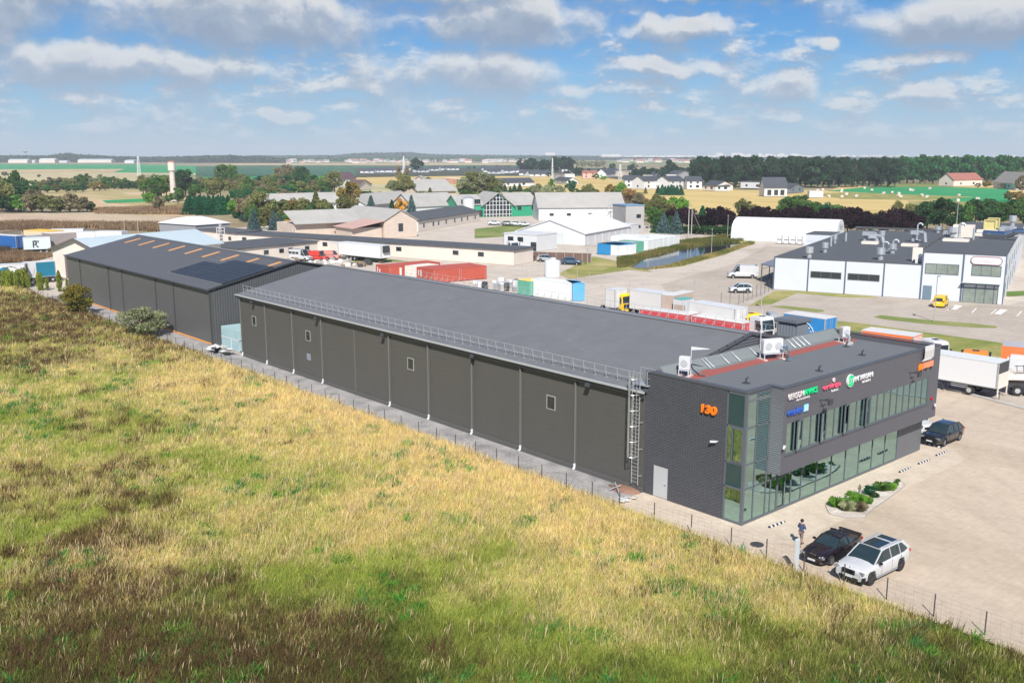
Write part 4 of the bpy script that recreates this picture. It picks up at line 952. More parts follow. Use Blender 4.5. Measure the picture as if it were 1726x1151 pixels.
	for s_ in (-1, 1):
		b = MB(); lw, lh = S.get('lamp', (.36, .14)); b.box((fr - .10, s_ * (W / 2 * .70), hz), (.16, lw, lh), s_ * -.28); b.build('headlight', headm, car, bevel=.02)
		b = MB(); b.box((-fr + .05, s_ * (W / 2 * .76), S.get('tailz', .85)), (.12, .30, .16), s_ * .25); b.build('taillight', redlens, car, bevel=.02)
		b = MB(); b.box((xc - .35, s_ * (W / 2 + .09), lerp(belt, xc - .35) + .07), (.16, .20, .13)); b.build('mirror', S.get('mirror', blackp), car, bevel=.03)
		b = MB(); b.bz(rx + wr * 1.2, fx - wr * 1.2, s_ * (W / 2 - .01) - .02, s_ * (W / 2 - .01) + .02, gc - .01, gc + .12); b.build('sill', S.get('sill', blackp), car)
		b = MB()
		for xd in S['doors']: b.box((xd, s_ * (W / 2 * .998), (gc + lerp(belt, xd)) / 2 + .02), (.014, .012, lerp(belt, xd) - gc - .24))
		b.build('door_seam', blackp, car)
		b = MB()
		for xd in S['doors'][:-1]: b.box((xd + .20, s_ * (W / 2 * .995), lerp(belt, xd) - .17), (.17, .04, .03))
		b.build('door_handle', S.get('handle', paint_), car)
	gw, gh, gz = S.get('grille', (.8, .22, .62)); b = MB(); b.box((fr - .005, 0, gz), (.05, gw, gh)); b.build('grille', blackp, car, bevel=.02)
	b = MB(); b.box((fr - .02, 0, gc + .12), (.08, W * .62, .16)); b.build('lower_intake', blackp, car, bevel=.02)
	b = MB(); b.box((fr + .025, 0, S.get('platez', .42)), (.02, .50, .11)); b.build('number_plate', white, car)
	b = MB(); b.box((-fr - .012, 0, S.get('platezr', .75)), (.02, .50, .11)); b.build('number_plate', white, car)
	for x in (fx, rx):
		for s_ in (-1, 1): wheel(car, x, s_ * (W / 2 - S['ww'] * .5 - .005), wr, S['ww'], S.get('spokes', 5), S.get('rim'))
	b = MB(); b.bz(-L / 2 + .3, L / 2 - .3, -W / 2 + .28, W / 2 - .28, .16, gc + .3); b.build('underbody', blackp, car)
	car['_b'] = 1; del car['_b']
	return car, dict(roofz=roofz, wid=wid, belt=belt, body=body, roof=roof, fr=fr)
# white large SUV in the foreground
fl, rl = at(1466.9, 989.5), at(1515.5, 965.2)              # near-side wheels (car faces the camera, nose to lower left)
ddir = (fl - rl).normalized(); left = Vector((-ddir.y, ddir.x, 0))
SUV = dict(L=5.10, W=1.98, H=1.76, fo=.90, ro=1.10, wr=.385, ww=.28, paint=whitecar, clear=.30, spokes=10, rim=mat('dark_alloy', (.13, .13, .14), .3, .1, 3, 0, .8),
	belt=[(-2.55, 1.14), (-2.3, 1.20), (-1.0, 1.15), (.9, 1.10), (1.2, 1.12), (2.2, 1.03), (2.55, .92)], glass=dict(xc=1.38, xf=.38, xr=-1.75, xt=-2.42, top=.72), pillars=[(-.35, .05), (-1.32, .06)], doors=[-.38, -1.35, .72],
	lamp=(.52, .12), lampz=.86, grille=(.80, .30, .78), platez=.52, tailz=1.0, cpil=.24, crown=.05, sill=mat('grey_sill', (.25, .25, .26), .4), mirror=blackp)
cen = fl - ddir * (SUV['L'] / 2 - SUV['fo'])
side = 1 if left.dot(Vector((0, 0, 0)) - cen) < 0 else -1
# near side is the car's right or left depending on heading: centre lies away from camera
cpos = cen + (left if left.dot(Vector((1, 1, 0))) > 0 else -left) * (SUV['W'] / 2 - .05)
suv, K = make_car('parked_car', 'large white car with twin dark glass roof panels, nose to the meadow', 'car', (cpos.x + .3, cpos.y + .1, 0), math.atan2(ddir.y, ddir.x), SUV)
b = MB(); zz_ = K['roofz'](-.2) + .045; b.bz(-.85, .35, -.52, .52, zz_ - .02, zz_); b.build('sunroof', carglass, suv, bevel=.008)
b = MB(); b.bz(-1.62, -1.05, -.50, .50, zz_ - .035, zz_ - .006); b.build('sunroof', carglass, suv, bevel=.008)
for s_ in (-1, 1):
	b = MB(); y_ = s_ * (K['wid'](-.5, True) - .02); b.tube([(.3, y_, zz_ - .03), (.15, y_, zz_ + .03), (-1.6, y_, zz_ + .03), (-1.8, y_, zz_ - .03)], .022, 6); b.build('roof_rail', steel, suv)
b = MB(); b.box((2.40, .86, .48), (.22, .24, .26), .3).box((2.40, -.86, .48), (.22, .24, .26), -.3); b.build('side_intake', blackp, suv, bevel=.02)
b = MB()
for s_ in (-1, 1):
	b.box((2.545, s_ * .19, .79), (.05, .34, .27))
for k in range(9): pass
b.build('kidney_grille', blackp, suv, bevel=.05)
b = MB(); b.cyl((2.44, 0, .985), (2.47, 0, .99), .05, .05, 14); b.build('badge', chrome, suv)
# black coupe beside it
cw1 = at(1397, 955)                                             # nearest front wheel
hd = math.atan2(ddir.y, ddir.x)
CP = dict(L=4.40, W=1.72, H=1.34, fo=.88, ro=1.0, wr=.31, ww=.21, paint=mat('oxblood_black_paint', (.012, .006, .008), .2, .1, 1, 0, 0, .5, coat=1.0), clear=.2, spokes=8, rim=alloy,
	belt=[(-2.2, .98), (-1.75, .98), (-1.3, .92), (.75, .88), (1.3, .84), (2.1, .74), (2.2, .70)], glass=dict(xc=.80, xf=.12, xr=-.75, xt=-1.65, top=.70), pillars=[(-.55, .07)], doors=[-.62, .62],
	lamp=(.42, .13), lampz=.60, grille=(.60, .13, .60), platez=.36, tailz=.78, cpil=.26, crown=.02, sill=blackp)
cc = cw1 - ddir * (CP['L'] / 2 - CP['fo']) + (left if left.dot(Vector((1, 1, 0))) > 0 else -left) * (CP['W'] / 2 - .08)
cpe, K2 = make_car('parked_car', 'low black coupe with a boot spoiler and red seats, beside the white car', 'car', (cc.x + .3, cc.y + .1, 0), hd + R(2), CP)
b = MB(); b.bz(-2.16, -1.96, -.76, .76, 1.03, 1.07).bz(-2.12, -2.02, -.74, -.68, .95, 1.03).bz(-2.12, -2.02, .68, .74, .95, 1.03); b.build('spoiler', MT['oxblood_black_paint'], cpe)
b = MB(); b.box((2.17, .52, .60), (.06, .1, .1)).box((2.17, -.52, .60), (.06, .1, .1)); b.build('fog_lamp', lampglass, cpe)
b = MB(); b.box((2.2, 0, .74), (.04, .3, .035)); b.build('badge', chrome, cpe)
b = MB()
for y in (-.36, .36): b.box((.30, y, .985), (.34, .34, .05), 0, -.45)
b.build('seats', mat('red_leather', (.35, .03, .03), .5, .1), cpe)
b = MB(); b.bar((1.3, -.55, .862), (.82, -.1, .95), .03); b.bar((1.3, .2, .862), (.82, .5, .95), .03); b.build('wiper', blackp, cpe)
# dark hatchback SUV at the end of the office
fw = at(1591, 752.5); rw = at(1619, 741)
d3 = (fw - rw).normalized(); l3 = Vector((-d3.y, d3.x, 0)); l3 = l3 if l3.dot(Vector((1, 1, 0))) > 0 else -l3
HB = dict(L=4.62, W=1.85, H=1.62, fo=.90, ro=.95, wr=.345, ww=.24, paint=blackcar, clear=.26, spokes=5, rim=alloy,
	belt=[(-2.31, 1.02), (-2.1, 1.08), (-.9, 1.02), (.9, .98), (1.15, .98), (2.1, .88), (2.31, .76)], glass=dict(xc=1.15, xf=.40, xr=-1.35, xt=-2.12, top=.72), pillars=[(-.35, .05), (-1.15, .05)], doors=[-.38, -1.2, .65],
	lamp=(.42, .14), lampz=.76, grille=(.9, .16, .70), platez=.50, tailz=.95, cpil=.2, crown=.05)
c3 = fw - d3 * (HB['L'] / 2 - HB['fo']) + l3 * (HB['W'] / 2 - .06)
hbc, K3 = make_car('parked_car', 'glossy black high-roofed hatchback parked at the end of the office block', 'car', (c3.x, c3.y, 0), math.atan2(d3.y, d3.x), HB)
b = MB()
for s_ in (-1, 1): b.box((2.33, s_ * .12, .72), (.03, .12, .05), 0, 0)
b.build('badge', chrome, hbc)
# white van nose hidden behind the office corner
VAN = dict(L=5.9, W=2.0, H=2.6, fo=.95, ro=1.2, wr=.34, ww=.23, paint=whitecar, clear=.28, spokes=6, rim=steel,
	belt=[(-2.95, 1.25), (1.3, 1.25), (1.9, 1.18), (2.75, .98), (2.95, .80)], glass=dict(xc=2.05, xf=1.15, xr=-2.75, xt=-2.93, top=.86), pillars=[(.9, .06)], doors=[.95, .1, -1.2], lamp=(.3, .28), lampz=.86, grille=(.9, .22, .72), platez=.42, tailz=1.2, cpil=.1, crown=.03)
def add_van_sides(v, K, W, H, paintm, x0=-2.9, x1=.75, nm='cargo_side'):
	b = MB(); zb = 1.18; w0 = W / 2 * .955; w1 = W / 2 * .875
	for s_ in (-1, 1): b._hex([(x0, s_ * (w0 - .03), zb), (x1, s_ * (w0 - .03), zb), (x1, s_ * (w0 + .012), zb), (x0, s_ * (w0 + .012), zb), (x0, s_ * (w1 - .03), H - .10), (x1, s_ * (w1 - .03), H - .10), (x1, s_ * (w1 + .012), H - .10), (x0, s_ * (w1 + .012), H - .10)])
	b._hex([(x0 - .06, -w0, zb - .02), (x0 + .05, -w0, zb - .02), (x0 + .05, w0, zb - .02), (x0 - .06, w0, zb - .02), (x0 + .08, -w1, H - .04), (x0 + .2, -w1, H - .04), (x0 + .2, w1, H - .04), (x0 + .08, w1, H - .04)])
	b.build(nm, paintm, v)
def van(label, p_front, p_rear, spec=None, paintm=None, group=None, windows=False):
	"""van by the ground points of its near-side front and rear ends"""
	a, c = Vector(p_front), Vector(p_rear); d = (a - c).normalized(); l = Vector((-d.y, d.x, 0)); l = l if l.dot(_fh) > 0 else -l
	S = dict(spec or VAN)
	if paintm: S['paint'] = paintm
	q = (a + c) / 2 + l * S['W'] / 2
	v, K = make_car('parked_van', label, 'van', (q.x, q.y, 0), math.atan2(d.y, d.x), S, group)
	add_van_sides(v, K, S['W'], S['H'], S['paint'])
	if windows:
		b = MB()
		for s_ in (-1, 1):
			for x in (-2.4, -1.35, -.3): b.bz(x - .45, x + .45, s_ * (S['W'] / 2 * .93) - .02, s_ * (S['W'] / 2 * .93) + .02, 1.45, 2.05)
		b.build('side_window', carglass, v)
	return v
van('white van mostly hidden behind the dark office corner, beside the black hatchback', at(1548.5, 737) , at(1548.5, 737) + Vector((1.9, 5.5, 0)))
def placed_car(label, pf, pr, S, paintm=None, rimm=None, group=None):
	a, c = at(*pf), at(*pr); d = (a - c).normalized(); l = Vector((-d.y, d.x, 0)); l = l if l.dot(_fh) > 0 else -l
	S = dict(S);
	if paintm: S['paint'] = paintm
	q = (a + c) / 2 + l * S['W'] / 2
	return make_car('parked_car', label, 'car', (q.x, q.y, 0), math.atan2(d.y, d.x), S, group)[0]
# PERSON crossing the forecourt
skin = mat('skin', (.48, .29, .21), .6, .05); jacket = mat('navy_jacket', (.045, .07, .13), .85, .15, 6); trous = mat('taupe_trousers', (.23, .16, .14), .9, .12, 6); shoe = mat('dark_shoe', (.03, .025, .022), .6); hairm = mat('dark_hair', (.018, .012, .010), .8, .2, 20)
def skinned(name, verts, edges, radii, root, mt, parent, lv=2, flat=None):
	me = bpy.data.meshes.new(name); me.from_pydata(verts, edges, []); me.materials.append(mt)
	o = bpy.data.objects.new(name, me); COL.objects.link(o)
	md = o.modifiers.new('skin', 'SKIN'); md.use_smooth_shade = True
	for i, r_ in enumerate(radii):
		v_ = me.skin_vertices[0].data[i]; v_.radius = r_ if isinstance(r_, tuple) else (r_, r_); v_.use_root = (i == root)
	s2 = o.modifiers.new('sub', 'SUBSURF'); s2.levels = lv; s2.render_levels = lv
	dg = bpy.context.evaluated_depsgraph_get(); m2 = bpy.data.meshes.new_from_object(o.evaluated_get(dg)); bpy.data.objects.remove(o)
	m2.materials.clear(); m2.materials.append(mt); m2.shade_smooth()
	o = bpy.data.objects.new(name, m2); COL.objects.link(o); o.parent = parent; return o
pp = at(1349, 919.5)
# walking away to the right of the picture, arms folded in front; +x is the way he faces
per = thing('person', 'person in dark blue jacket and brown trousers walking past the black coupe, arms folded', 'person', (pp.x, pp.y, 0), AZ - R(52))
V = {'pel': (0, 0, .94), 'sp': (.01, 0, 1.12), 'ch': (.02, 0, 1.32), 'nk': (.02, 0, 1.48), 'hd': (.05, 0, 1.60), 'ht': (.05, 0, 1.72),
     'shl': (.02, .17, 1.42), 'ell': (.06, .27, 1.16), 'wrl': (.26, .10, 1.14), 'shr': (.02, -.17, 1.42), 'elr': (.06, -.27, 1.17), 'wrr': (.27, -.08, 1.19),
     'hpl': (.0, .09, .90), 'knl': (.20, .10, .50), 'anl': (.27, .10, .09), 'tol': (.43, .11, .04), 'hpr': (0, -.09, .90), 'knr': (-.02, -.10, .50), 'anr': (-.30, -.10, .14), 'tor': (-.17, -.10, .035)}
E = [('pel', 'sp'), ('sp', 'ch'), ('ch', 'nk'), ('nk', 'hd'), ('hd', 'ht'), ('ch', 'shl'), ('shl', 'ell'), ('ell', 'wrl'), ('ch', 'shr'), ('shr', 'elr'), ('elr', 'wrr'), ('pel', 'hpl'), ('hpl', 'knl'), ('knl', 'anl'), ('anl', 'tol'), ('pel', 'hpr'), ('hpr', 'knr'), ('knr', 'anr'), ('anr', 'tor')]
RD = {'pel': .12, 'sp': .115, 'ch': .135, 'nk': .055, 'hd': .088, 'ht': .07, 'shl': .065, 'ell': .045, 'wrl': .032, 'shr': .065, 'elr': .045, 'wrr': .032, 'hpl': .085, 'knl': .06, 'anl': .042, 'tol': .035, 'hpr': .085, 'knr': .06, 'anr': .042, 'tor': .035}
VV = dict(V); EE = list(E); RR = {k: v * (.82 if k in ('pel', 'sp', 'ch', 'shl', 'shr', 'hpl', 'hpr', 'knl', 'knr', 'ell', 'elr') else 1) for k, v in RD.items()}
# hands: palm, four fingers and a thumb on each wrist, curled on the folded arms
for s_, wn, yb in (('l', 'wrl', -1), ('r', 'wrr', 1)):
	wv_ = Vector(V[wn]); pl = wv_ + Vector((.03, yb * .075, .005)); VV['p' + s_] = tuple(pl); RR['p' + s_] = .026; EE.append((wn, 'p' + s_))
	for f_, (dz, ln) in enumerate(((.032, .068), (.012, .078), (-.009, .072), (-.028, .058))):
		a_ = pl + Vector((.0, yb * .035, dz)); c_ = a_ + Vector((-.018, yb * ln * .5, -.004)); e_ = c_ + Vector((-.026, yb * ln * .32, -.01))
		for k_, (n_, q_) in enumerate((('a', a_), ('b', c_), ('c', e_))): VV[f'{s_}{f_}{n_}'] = tuple(q_); RR[f'{s_}{f_}{n_}'] = (.010, .009, .008)[k_]
		EE += [('p' + s_, f'{s_}{f_}a'), (f'{s_}{f_}a', f'{s_}{f_}b'), (f'{s_}{f_}b', f'{s_}{f_}c')]
	th = wv_ + Vector((.02, yb * .03, .035)); t2 = th + Vector((.005, yb * .03, .025)); VV['t' + s_] = tuple(th); VV['u' + s_] = tuple(t2); RR['t' + s_] = .012; RR['u' + s_] = .009
	EE += [(wn, 't' + s_), ('t' + s_, 'u' + s_)]
names = list(VV); idx = {n_: i for i, n_ in enumerate(names)}
body = skinned('body', [VV[n_] for n_ in names], [(idx[a], idx[c]) for a, c in EE], [RR[n_] for n_ in names], idx['pel'], skin, per)
def sub(nms, k, mt, root, name, ov={}, ends={}):
	vs = [ends.get(n_, V[n_]) for n_ in nms]; ix = {n_: i for i, n_ in enumerate(nms)}
	skinned(name, vs, [(ix[a], ix[c]) for a, c in E if a in ix and c in ix], [ov.get(n_, RD[n_] * k) for n_ in nms], ix[root], mt, per)
sub(['pel', 'sp', 'ch', 'nk', 'shl', 'ell', 'wrl', 'shr', 'elr', 'wrr'], 1.22, jacket, 'pel', 'jacket', {'nk': .072, 'pel': .15, 'wrl': .045, 'wrr': .045}, {'nk': (.02, 0, 1.455), 'pel': (0, 0, .90)})
sub(['pel', 'hpl', 'knl', 'anl', 'hpr', 'knr', 'anr'], 1.18, trous, 'pel', 'trousers', {'pel': .135, 'anl': .062, 'anr': .062})
b = MB()
for an, to in (('anl', 'tol'), ('anr', 'tor')):
	a_, c_ = Vector(V[an]), Vector(V[to]); a_ = a_ + Vector((-.04, 0, -.05)); b.loft([[(a_ + Vector((-.03, y, z - .0))) for y, z in ((-.035, -.02), (.035, -.02), (.03, .07), (-.03, .07))], [(a_ + (c_ - a_) * .5 + Vector((0, y, z))) for y, z in ((-.045, -.025), (.045, -.025), (.035, .05), (-.035, .05))], [(c_ + Vector((.06, y, z))) for y, z in ((-.04, -.03), (.04, -.03), (.025, .02), (-.025, .02))]])
b.build('shoes', shoe, per, bevel=.012)
hv = []
for i in range(8):
	a = i * math.pi / 4
me = bpy.data.meshes.new('hair'); bmh = bmesh.new(); bmesh.ops.create_icosphere(bmh, subdivisions=3, radius=.115)
for v_ in list(bmh.verts):
	if v_.co.z < -.03 and v_.co.x > -.02 or v_.co.x > .075 and v_.co.z < .05 or v_.co.z < -.075: bmh.verts.remove(v_)
	else: v_.co *= 1 + .05 * math.sin(v_.co.x * 90) * math.cos(v_.co.y * 80)
bmh.to_mesh(me); bmh.free(); me.materials.append(hairm); me.shade_smooth(); ho = bpy.data.objects.new('hair', me); COL.objects.link(ho); ho.parent = per; ho.location = (.035, 0, 1.665)
b = MB();
for s_ in (-1, 1): b.cyl((.128, s_ * .033, 1.655), (.14, s_ * .033, 1.655), .011, .008, 8)
b.build('eyes', blackp, per)
b = MB(); b.loft([[(.125, -.012, 1.65), (.125, .012, 1.65), (.13, 0, 1.66)], [(.158, -.016, 1.615), (.158, .016, 1.615), (.162, 0, 1.625)]]); b.build('nose', skin, per)
b = MB(); b.box((.137, 0, 1.585), (.01, .045, .008)); b.build('mouth', mat('lips', (.35, .12, .10), .6), per)
b = MB()
for s_ in (-1, 1): b.box((.04, s_ * .098, 1.64), (.04, .02, .06))
b.build('ears', skin, per, bevel=.008)
# WHEEL STOPS and planting bed
def wheelstop(pa, pb, label, nm='wheel_stop'):
	a, c = at(*pa), at(*pb); m_ = (a + c) / 2; t_ = thing(nm, label, 'wheel stop', (m_.x, m_.y, 0), math.atan2((c - a).y, (c - a).x), 'striped rubber wheel stops'); L = max(1.5, (c - a).length)
	b = MB(); b.extr([(-.08, 0), (.08, 0), (.05, .1), (-.05, .1)], 'x', -L / 2, L / 2); b.build('bar', blackp, t_)
	b = MB()
	for k in range(4): x = -L / 2 + L * (k + .5) / 4; b.extr([(-.086, .004), (.086, .004), (.054, .104), (-.054, .104)], 'x', x - L * .06, x + L * .06)
	b.build('white_stripes', white, t_)
wheelstop((1296, 889), (1322, 879.5), 'black and white wheel stop nearest the glazed corner, between it and the person')
wheelstop((1516, 796), (1534, 788), 'black and white wheel stop closest to the planting bed end')
wheelstop((1548, 782), (1566, 775), 'middle of the three black and white wheel stops beyond the planting bed')
wheelstop((1578, 768), (1595, 761), 'black and white wheel stop nearest the black hatchback, in front of its side')
wheelstop((1556, 747), (1587, 755), 'black and white wheel stop under the nose of the black hatchback')
bc = at(1456, 834)
bedpts = [at(*p_) for p_ in ((1391, 852), (1398, 866), (1425, 873), (1458, 872), (1464, 864), (1474, 856), (1500, 838), (1517, 826), (1525, 818), (1520, 812), (1507, 808), (1480, 813), (1455, 820), (1420, 836), (1400, 844))]
sheet('planting_bed', bedpts, .03, gm_peb)
b = MB()
for a, c in zip(bedpts, bedpts[1:] + bedpts[:1]): b.bar(a, c, .03, .09)
tag(b.build('bed_edging', mat('bed_edge', (.30, .28, .26), .8)), kind='structure')
# BUILDINGS BEHIND
def frame2(pL, pR, z=0.0):
	a = at(*pL, z); c = at(*pR, z); d = c - a; L = d.length; return Vector((a.x, a.y, 0)), math.atan2(d.y, d.x), L
def win_part(par, ax, off, u, z, w, h, out, fm_=None, gm=None, mull=0, nm='window'):
	"""ax 'f': on the wall y=off facing -y; 'l'/'r': on wall x=off"""
	b = MB(); t_ = .09; e = .04
	def bb(B, u0, u1, z0, z1, d0, d1):
		if ax == 'f': B.bz(u0, u1, off + min(out * d0, out * d1), off + max(out * d0, out * d1), z0, z1)
		else: B.bz(off + min(out * d0, out * d1), off + max(out * d0, out * d1), u0, u1, z0, z1)
	bb(b, u - w / 2, u + w / 2, z - h / 2, z - h / 2 + t_, 0, e + .03); bb(b, u - w / 2, u + w / 2, z + h / 2 - t_, z + h / 2, 0, e + .03)
	bb(b, u - w / 2, u - w / 2 + t_, z - h / 2 + t_, z + h / 2 - t_, 0, e + .03); bb(b, u + w / 2 - t_, u + w / 2, z - h / 2 + t_, z + h / 2 - t_, 0, e + .03)
	for k in range(mull):
		x = u - w / 2 + w * (k + 1) / (mull + 1); bb(b, x - .04, x + .04, z - h / 2 + t_, z + h / 2 - t_, 0, e + .02)
	f = b.build(nm, fm_ or framem, par)
	b = MB(); bb(b, u - w / 2 + t_, u + w / 2 - t_, z - h / 2 + t_, z + h / 2 - t_, 0, .03); b.build('pane', gm or dglass, f)
	return f
def house(name, label, cat, pL, pR, depth, wh_, rh, wm, rm, ridge='x', z=0.0, wins=(), group=None, eave=.4, chim=0, door=None, base=0.0, pos=None, rz=None, L=None, winmat=None):
	if pos is None: pos, rz, L = frame2(pL, pR, z)
	h = thing(name, label, cat, (pos.x, pos.y, base), rz, group)
	D = depth; b = MB()
	if ridge == 'x':
		b.extr([(0, 0), (D, 0), (D, wh_), (D / 2, rh - .12), (0, wh_)], 'x', 0, L); b.build('wall', wm, h)
		s_ = (rh - wh_) / (D / 2); b = MB()
		for y0, y1 in ((-eave, D / 2), (D + eave, D / 2)):
			z0, z1 = wh_ - eave * s_, rh
			b._hex([(-eave, y0, z0 - .1), (L + eave, y0, z0 - .1), (L + eave, y1, z1 - .1), (-eave, y1, z1 - .1), (-eave, y0, z0 + .1), (L + eave, y0, z0 + .1), (L + eave, y1, z1 + .1), (-eave, y1, z1 + .1)])
	elif ridge == 'y':
		b.extr([(0, 0), (L, 0), (L, wh_), (L / 2, rh - .12), (0, wh_)], 'y', 0, D); b.build('wall', wm, h)
		s_ = (rh - wh_) / (L / 2); b = MB()
		for x0, x1 in ((-eave, L / 2), (L + eave, L / 2)):
			z0, z1 = wh_ - eave * s_, rh
			b._hex([(x0, -eave, z0 - .1), (x1, -eave, z1 - .1), (x1, D + eave, z1 - .1), (x0, D + eave, z0 - .1), (x0, -eave, z0 + .1), (x1, -eave, z1 + .1), (x1, D + eave, z1 + .1), (x0, D + eave, z0 + .1)])
	else:
		b.bz(0, L, 0, D, 0, wh_ - .15); b.build('wall', wm, h); b = MB(); b.bz(-eave, L + eave, -eave, D + eave, wh_ - .15, wh_ + .1)
	ro = b.build('roof', rm, h)
	for k in range(chim):
		cx = L * (k + .5) / chim * .9 + .3; b = MB(); zc = wh_ if ridge == 'flat' else rh - .4
		b.bz(cx - .35, cx + .35, D / 2 - .35, D / 2 + .35, zc, zc + 1.2); b.build('chimney', mat('chimney_brick', (.30, .17, .13), .9, .1), ro)
	for wdef in wins:
		side_, u, zc, w, hh = wdef[:5]; mu = wdef[5] if len(wdef) > 5 else 0
		if side_ == 'f': win_part(h, 'f', 0, u * L if u <= 1 else u, zc, w, hh, -1, winmat, mull=mu)
		elif side_ == 'l': win_part(h, 'l', 0, u * D if u <= 1 else u, zc, w, hh, -1, winmat, mull=mu)
		else: win_part(h, 'r', L, u * D if u <= 1 else u, zc, w, hh, 1, winmat, mull=mu)
	if door:
		u, w, hh, dm = door; b = MB(); b.bz(u * L - w / 2, u * L + w / 2, -.05, 0, 0, hh); b.build('door', dm, h)
	return h
# pale factory building at right (own axes: x along the front to the right, y away)
o_ = at(1303, 487); e_ = at(1686, 513); dd = (e_ - o_); frz = math.atan2(dd.y, dd.x)
wp = mat('pale_blue_panels', (.55, .58, .62), .55, .04, .3); groof = mat('factory_roof_felt', (.078, .086, .096), .9, .10, .12, .1, bscale=2)
fa = thing('factory_building', 'large pale blue-white flat-roofed building with vents all over its dark roof, beyond the car park', 'factory', (o_.x, o_.y, 0), frz)
b = MB(); b.bz(0, 24.8, 0, 74, 0, 5.75); b.build('low_wall', wp, fa)
b = MB(); b.bz(24.804, 37.4, 0.0, 84, 0, 7.9); b.build('tall_wall', wp, fa)
b = MB(); b._hex([(-.1, -.06, 5.75), (24.79, -.06, 5.75), (24.79, 79, 5.75), (-.1, 72, 5.75), (-.1, -.06, 5.92), (24.79, -.06, 5.92), (24.79, 79, 5.92), (-.1, 72, 5.92)]); rl_ = b.build('low_roof', groof, fa)
b = MB(); b.bz(24.8, 37.5, -.06, 84.5, 7.9, 8.06); rh_ = b.build('tall_roof', groof, fa)
b = MB()
for x in (0.02, 6.1, 12.5, 18.9): b.bz(x - .12, x + .12, -.05, 0, 0, 5.74)
for x in (24.93, 31.2): b.bz(x - .14, x + .14, -.05, 0, 0, 7.89)
b.bz(37.4, 37.55, -.02, .5, 0, 7.89); b.build('joint_trim', mat('blue_grey_trim', (.09, .12, .17), .5), fa)
for x in (9.2, 15.6): win_part(fa, 'f', 0, x, 3.1, 5.3, 1.15, -1, mull=2)
win_part(fa, 'f', 0, 28.0, 5.25, 5.2, 1.75, -1, mull=2, gm=winglass); win_part(fa, 'f', 0, 34.7, 5.35, 4.4, 1.75, -1, mull=2, gm=winglass)
b = MB(); b.bz(25.3, 26.7, -.05, 0, 0, 2.35); dd_ = b.build('service_door', mat('grey_blue_door', (.13, .19, .24), .5), fa); b = MB(); b.bz(26.5, 26.6, -.1, -.05, 1.0, 1.15); b.build('door_handle', chrome, dd_)
b = MB()
for x in (31.5, 33.4, 34.75, 36.1, 37.05)[:]: b.bz(min(x, 36.7) - .06, min(x, 36.7) + .06, -.08, 0, 0, 3.0)
b.bz(31.44, 36.76, -.08, 0, 3.0, 3.12).bz(31.44, 36.76, -.08, 0, 2.35, 2.45); ef = b.build('entrance_frame', framem, fa)
for x0, x1 in ((31.56, 33.34), (33.46, 34.69), (34.81, 36.04), (36.16, 36.64)):
	b = MB(); b.bz(x0, x1, -.045, 0, .06, 2.34); b.build('pane', winglass, ef)
b = MB(); b.bz(31.2, 37.0, -1.0, -.0, 3.3, 3.36); b.build('canopy', mat('canopy_glass', (.45, .52, .53), .3), fa)
# right flank: windows, blinds and drainpipes
for k in range(8):
	win_part(fa, 'l', 37.4, 4 + k * 9.6, 5.2, 4.5, 1.8, 1, mull=2, gm=winglass);
	if k < 5: win_part(fa, 'l', 37.4, 5 + k * 9.6, 1.8, 3.0, 2.2, 1, mull=1)
for k in range(9): b = MB(); b.bz(37.4, 37.55, 1.2 + k * 9.6, 1.4 + k * 9.6, 0, 7.85); b.build('downpipe', steel, fa)
# front sign: pill-shaped light box
def pill(b, cx, cz, w, h, y0, y1, n=14):
	pts = []
	for i in range(n + 1): a = -math.pi / 2 + math.pi * i / n; pts.append((cx + w / 2 - h / 2 + h / 2 * math.cos(a), cz + h / 2 * math.sin(a)))
	for i in range(n + 1): a = math.pi / 2 + math.pi * i / n; pts.append((cx - w / 2 + h / 2 + h / 2 * math.cos(a), cz + h / 2 * math.sin(a)))
	b.extr(pts, 'y', y0, y1); return b
sg = thing('factory_sign', 'white pill-shaped sign with a dark red rim high on the pale building', 'sign', tuple(Vector((o_.x, o_.y, 0)) + Matrix.Rotation(frz, 3, 'Z') @ Vector((34.6, 0, 7.0))), frz)
pill(MB(), 0, 0, 4.7, 1.35, -.16, -.02).build('rim', mat('sign_maroon', (.25, .04, .06), .5), sg); pill(MB(), 0, 0, 4.5, 1.15, -.2, -.15).build('face', MT['white_paint'], sg)
text_obj('pale_letters', 'LAINESKA', .66, .02, mat('sign_faint', (.62, .58, .60), .5), sg, (-1.95, -.21, -.24), orr, 1.05, .015)
# lower left-hand lean-to roof and its white end blocks
b = MB(); b._hex([(-4.9, 9, 3.3), (-.1, 3, 3.5), (-.1, 52, 3.5), (-4.9, 46, 3.3), (-4.9, 9, 3.45), (-.1, 3, 3.65), (-.1, 52, 3.65), (-4.9, 46, 3.45)]); cp = b.build('canopy_roof', mat('canopy_blue_grey', (.16, .18, .22), .5, .08), fa)
b = MB()
for y in (9.3, 15, 21, 27, 33, 39, 45): b.bz(-4.8, -4.65, y, y + .15, 0, 3.3)
b.bar((-4.7, 9.3, 2.4), (-2.0, 9.3, 3.35), .08); b.build('canopy_post', framem, fa)
b = MB(); b.bz(-5.9, -.1, 50.5, 60, 0, 6.2); b.build('rear_block', wp, fa); b = MB(); b.bz(-6.0, -.1, 50.4, 60.1, 6.2, 6.3); b.build('rear_block_roof', groof, fa)
b = MB(); b.bz(-3.9, -.1, 40, 44, 3.7, 5.4); b.build('plant_room', wp, fa)
b = MB()
for k in range(22):
	y = 2 + k * 3.7; b.bz(24.6, 24.75, y, y + .25, 8.06, 8.5)
b.build('edge_stud', darkm, rh_)
b = MB(); b.bz(-.1, 25, 72.6, 72.9, 5.92, 6.5) if False else b.bz(0, 24.7, 78.4, 78.7, 5.92, 6.4); b.build('rear_parapet', groof, rl_)
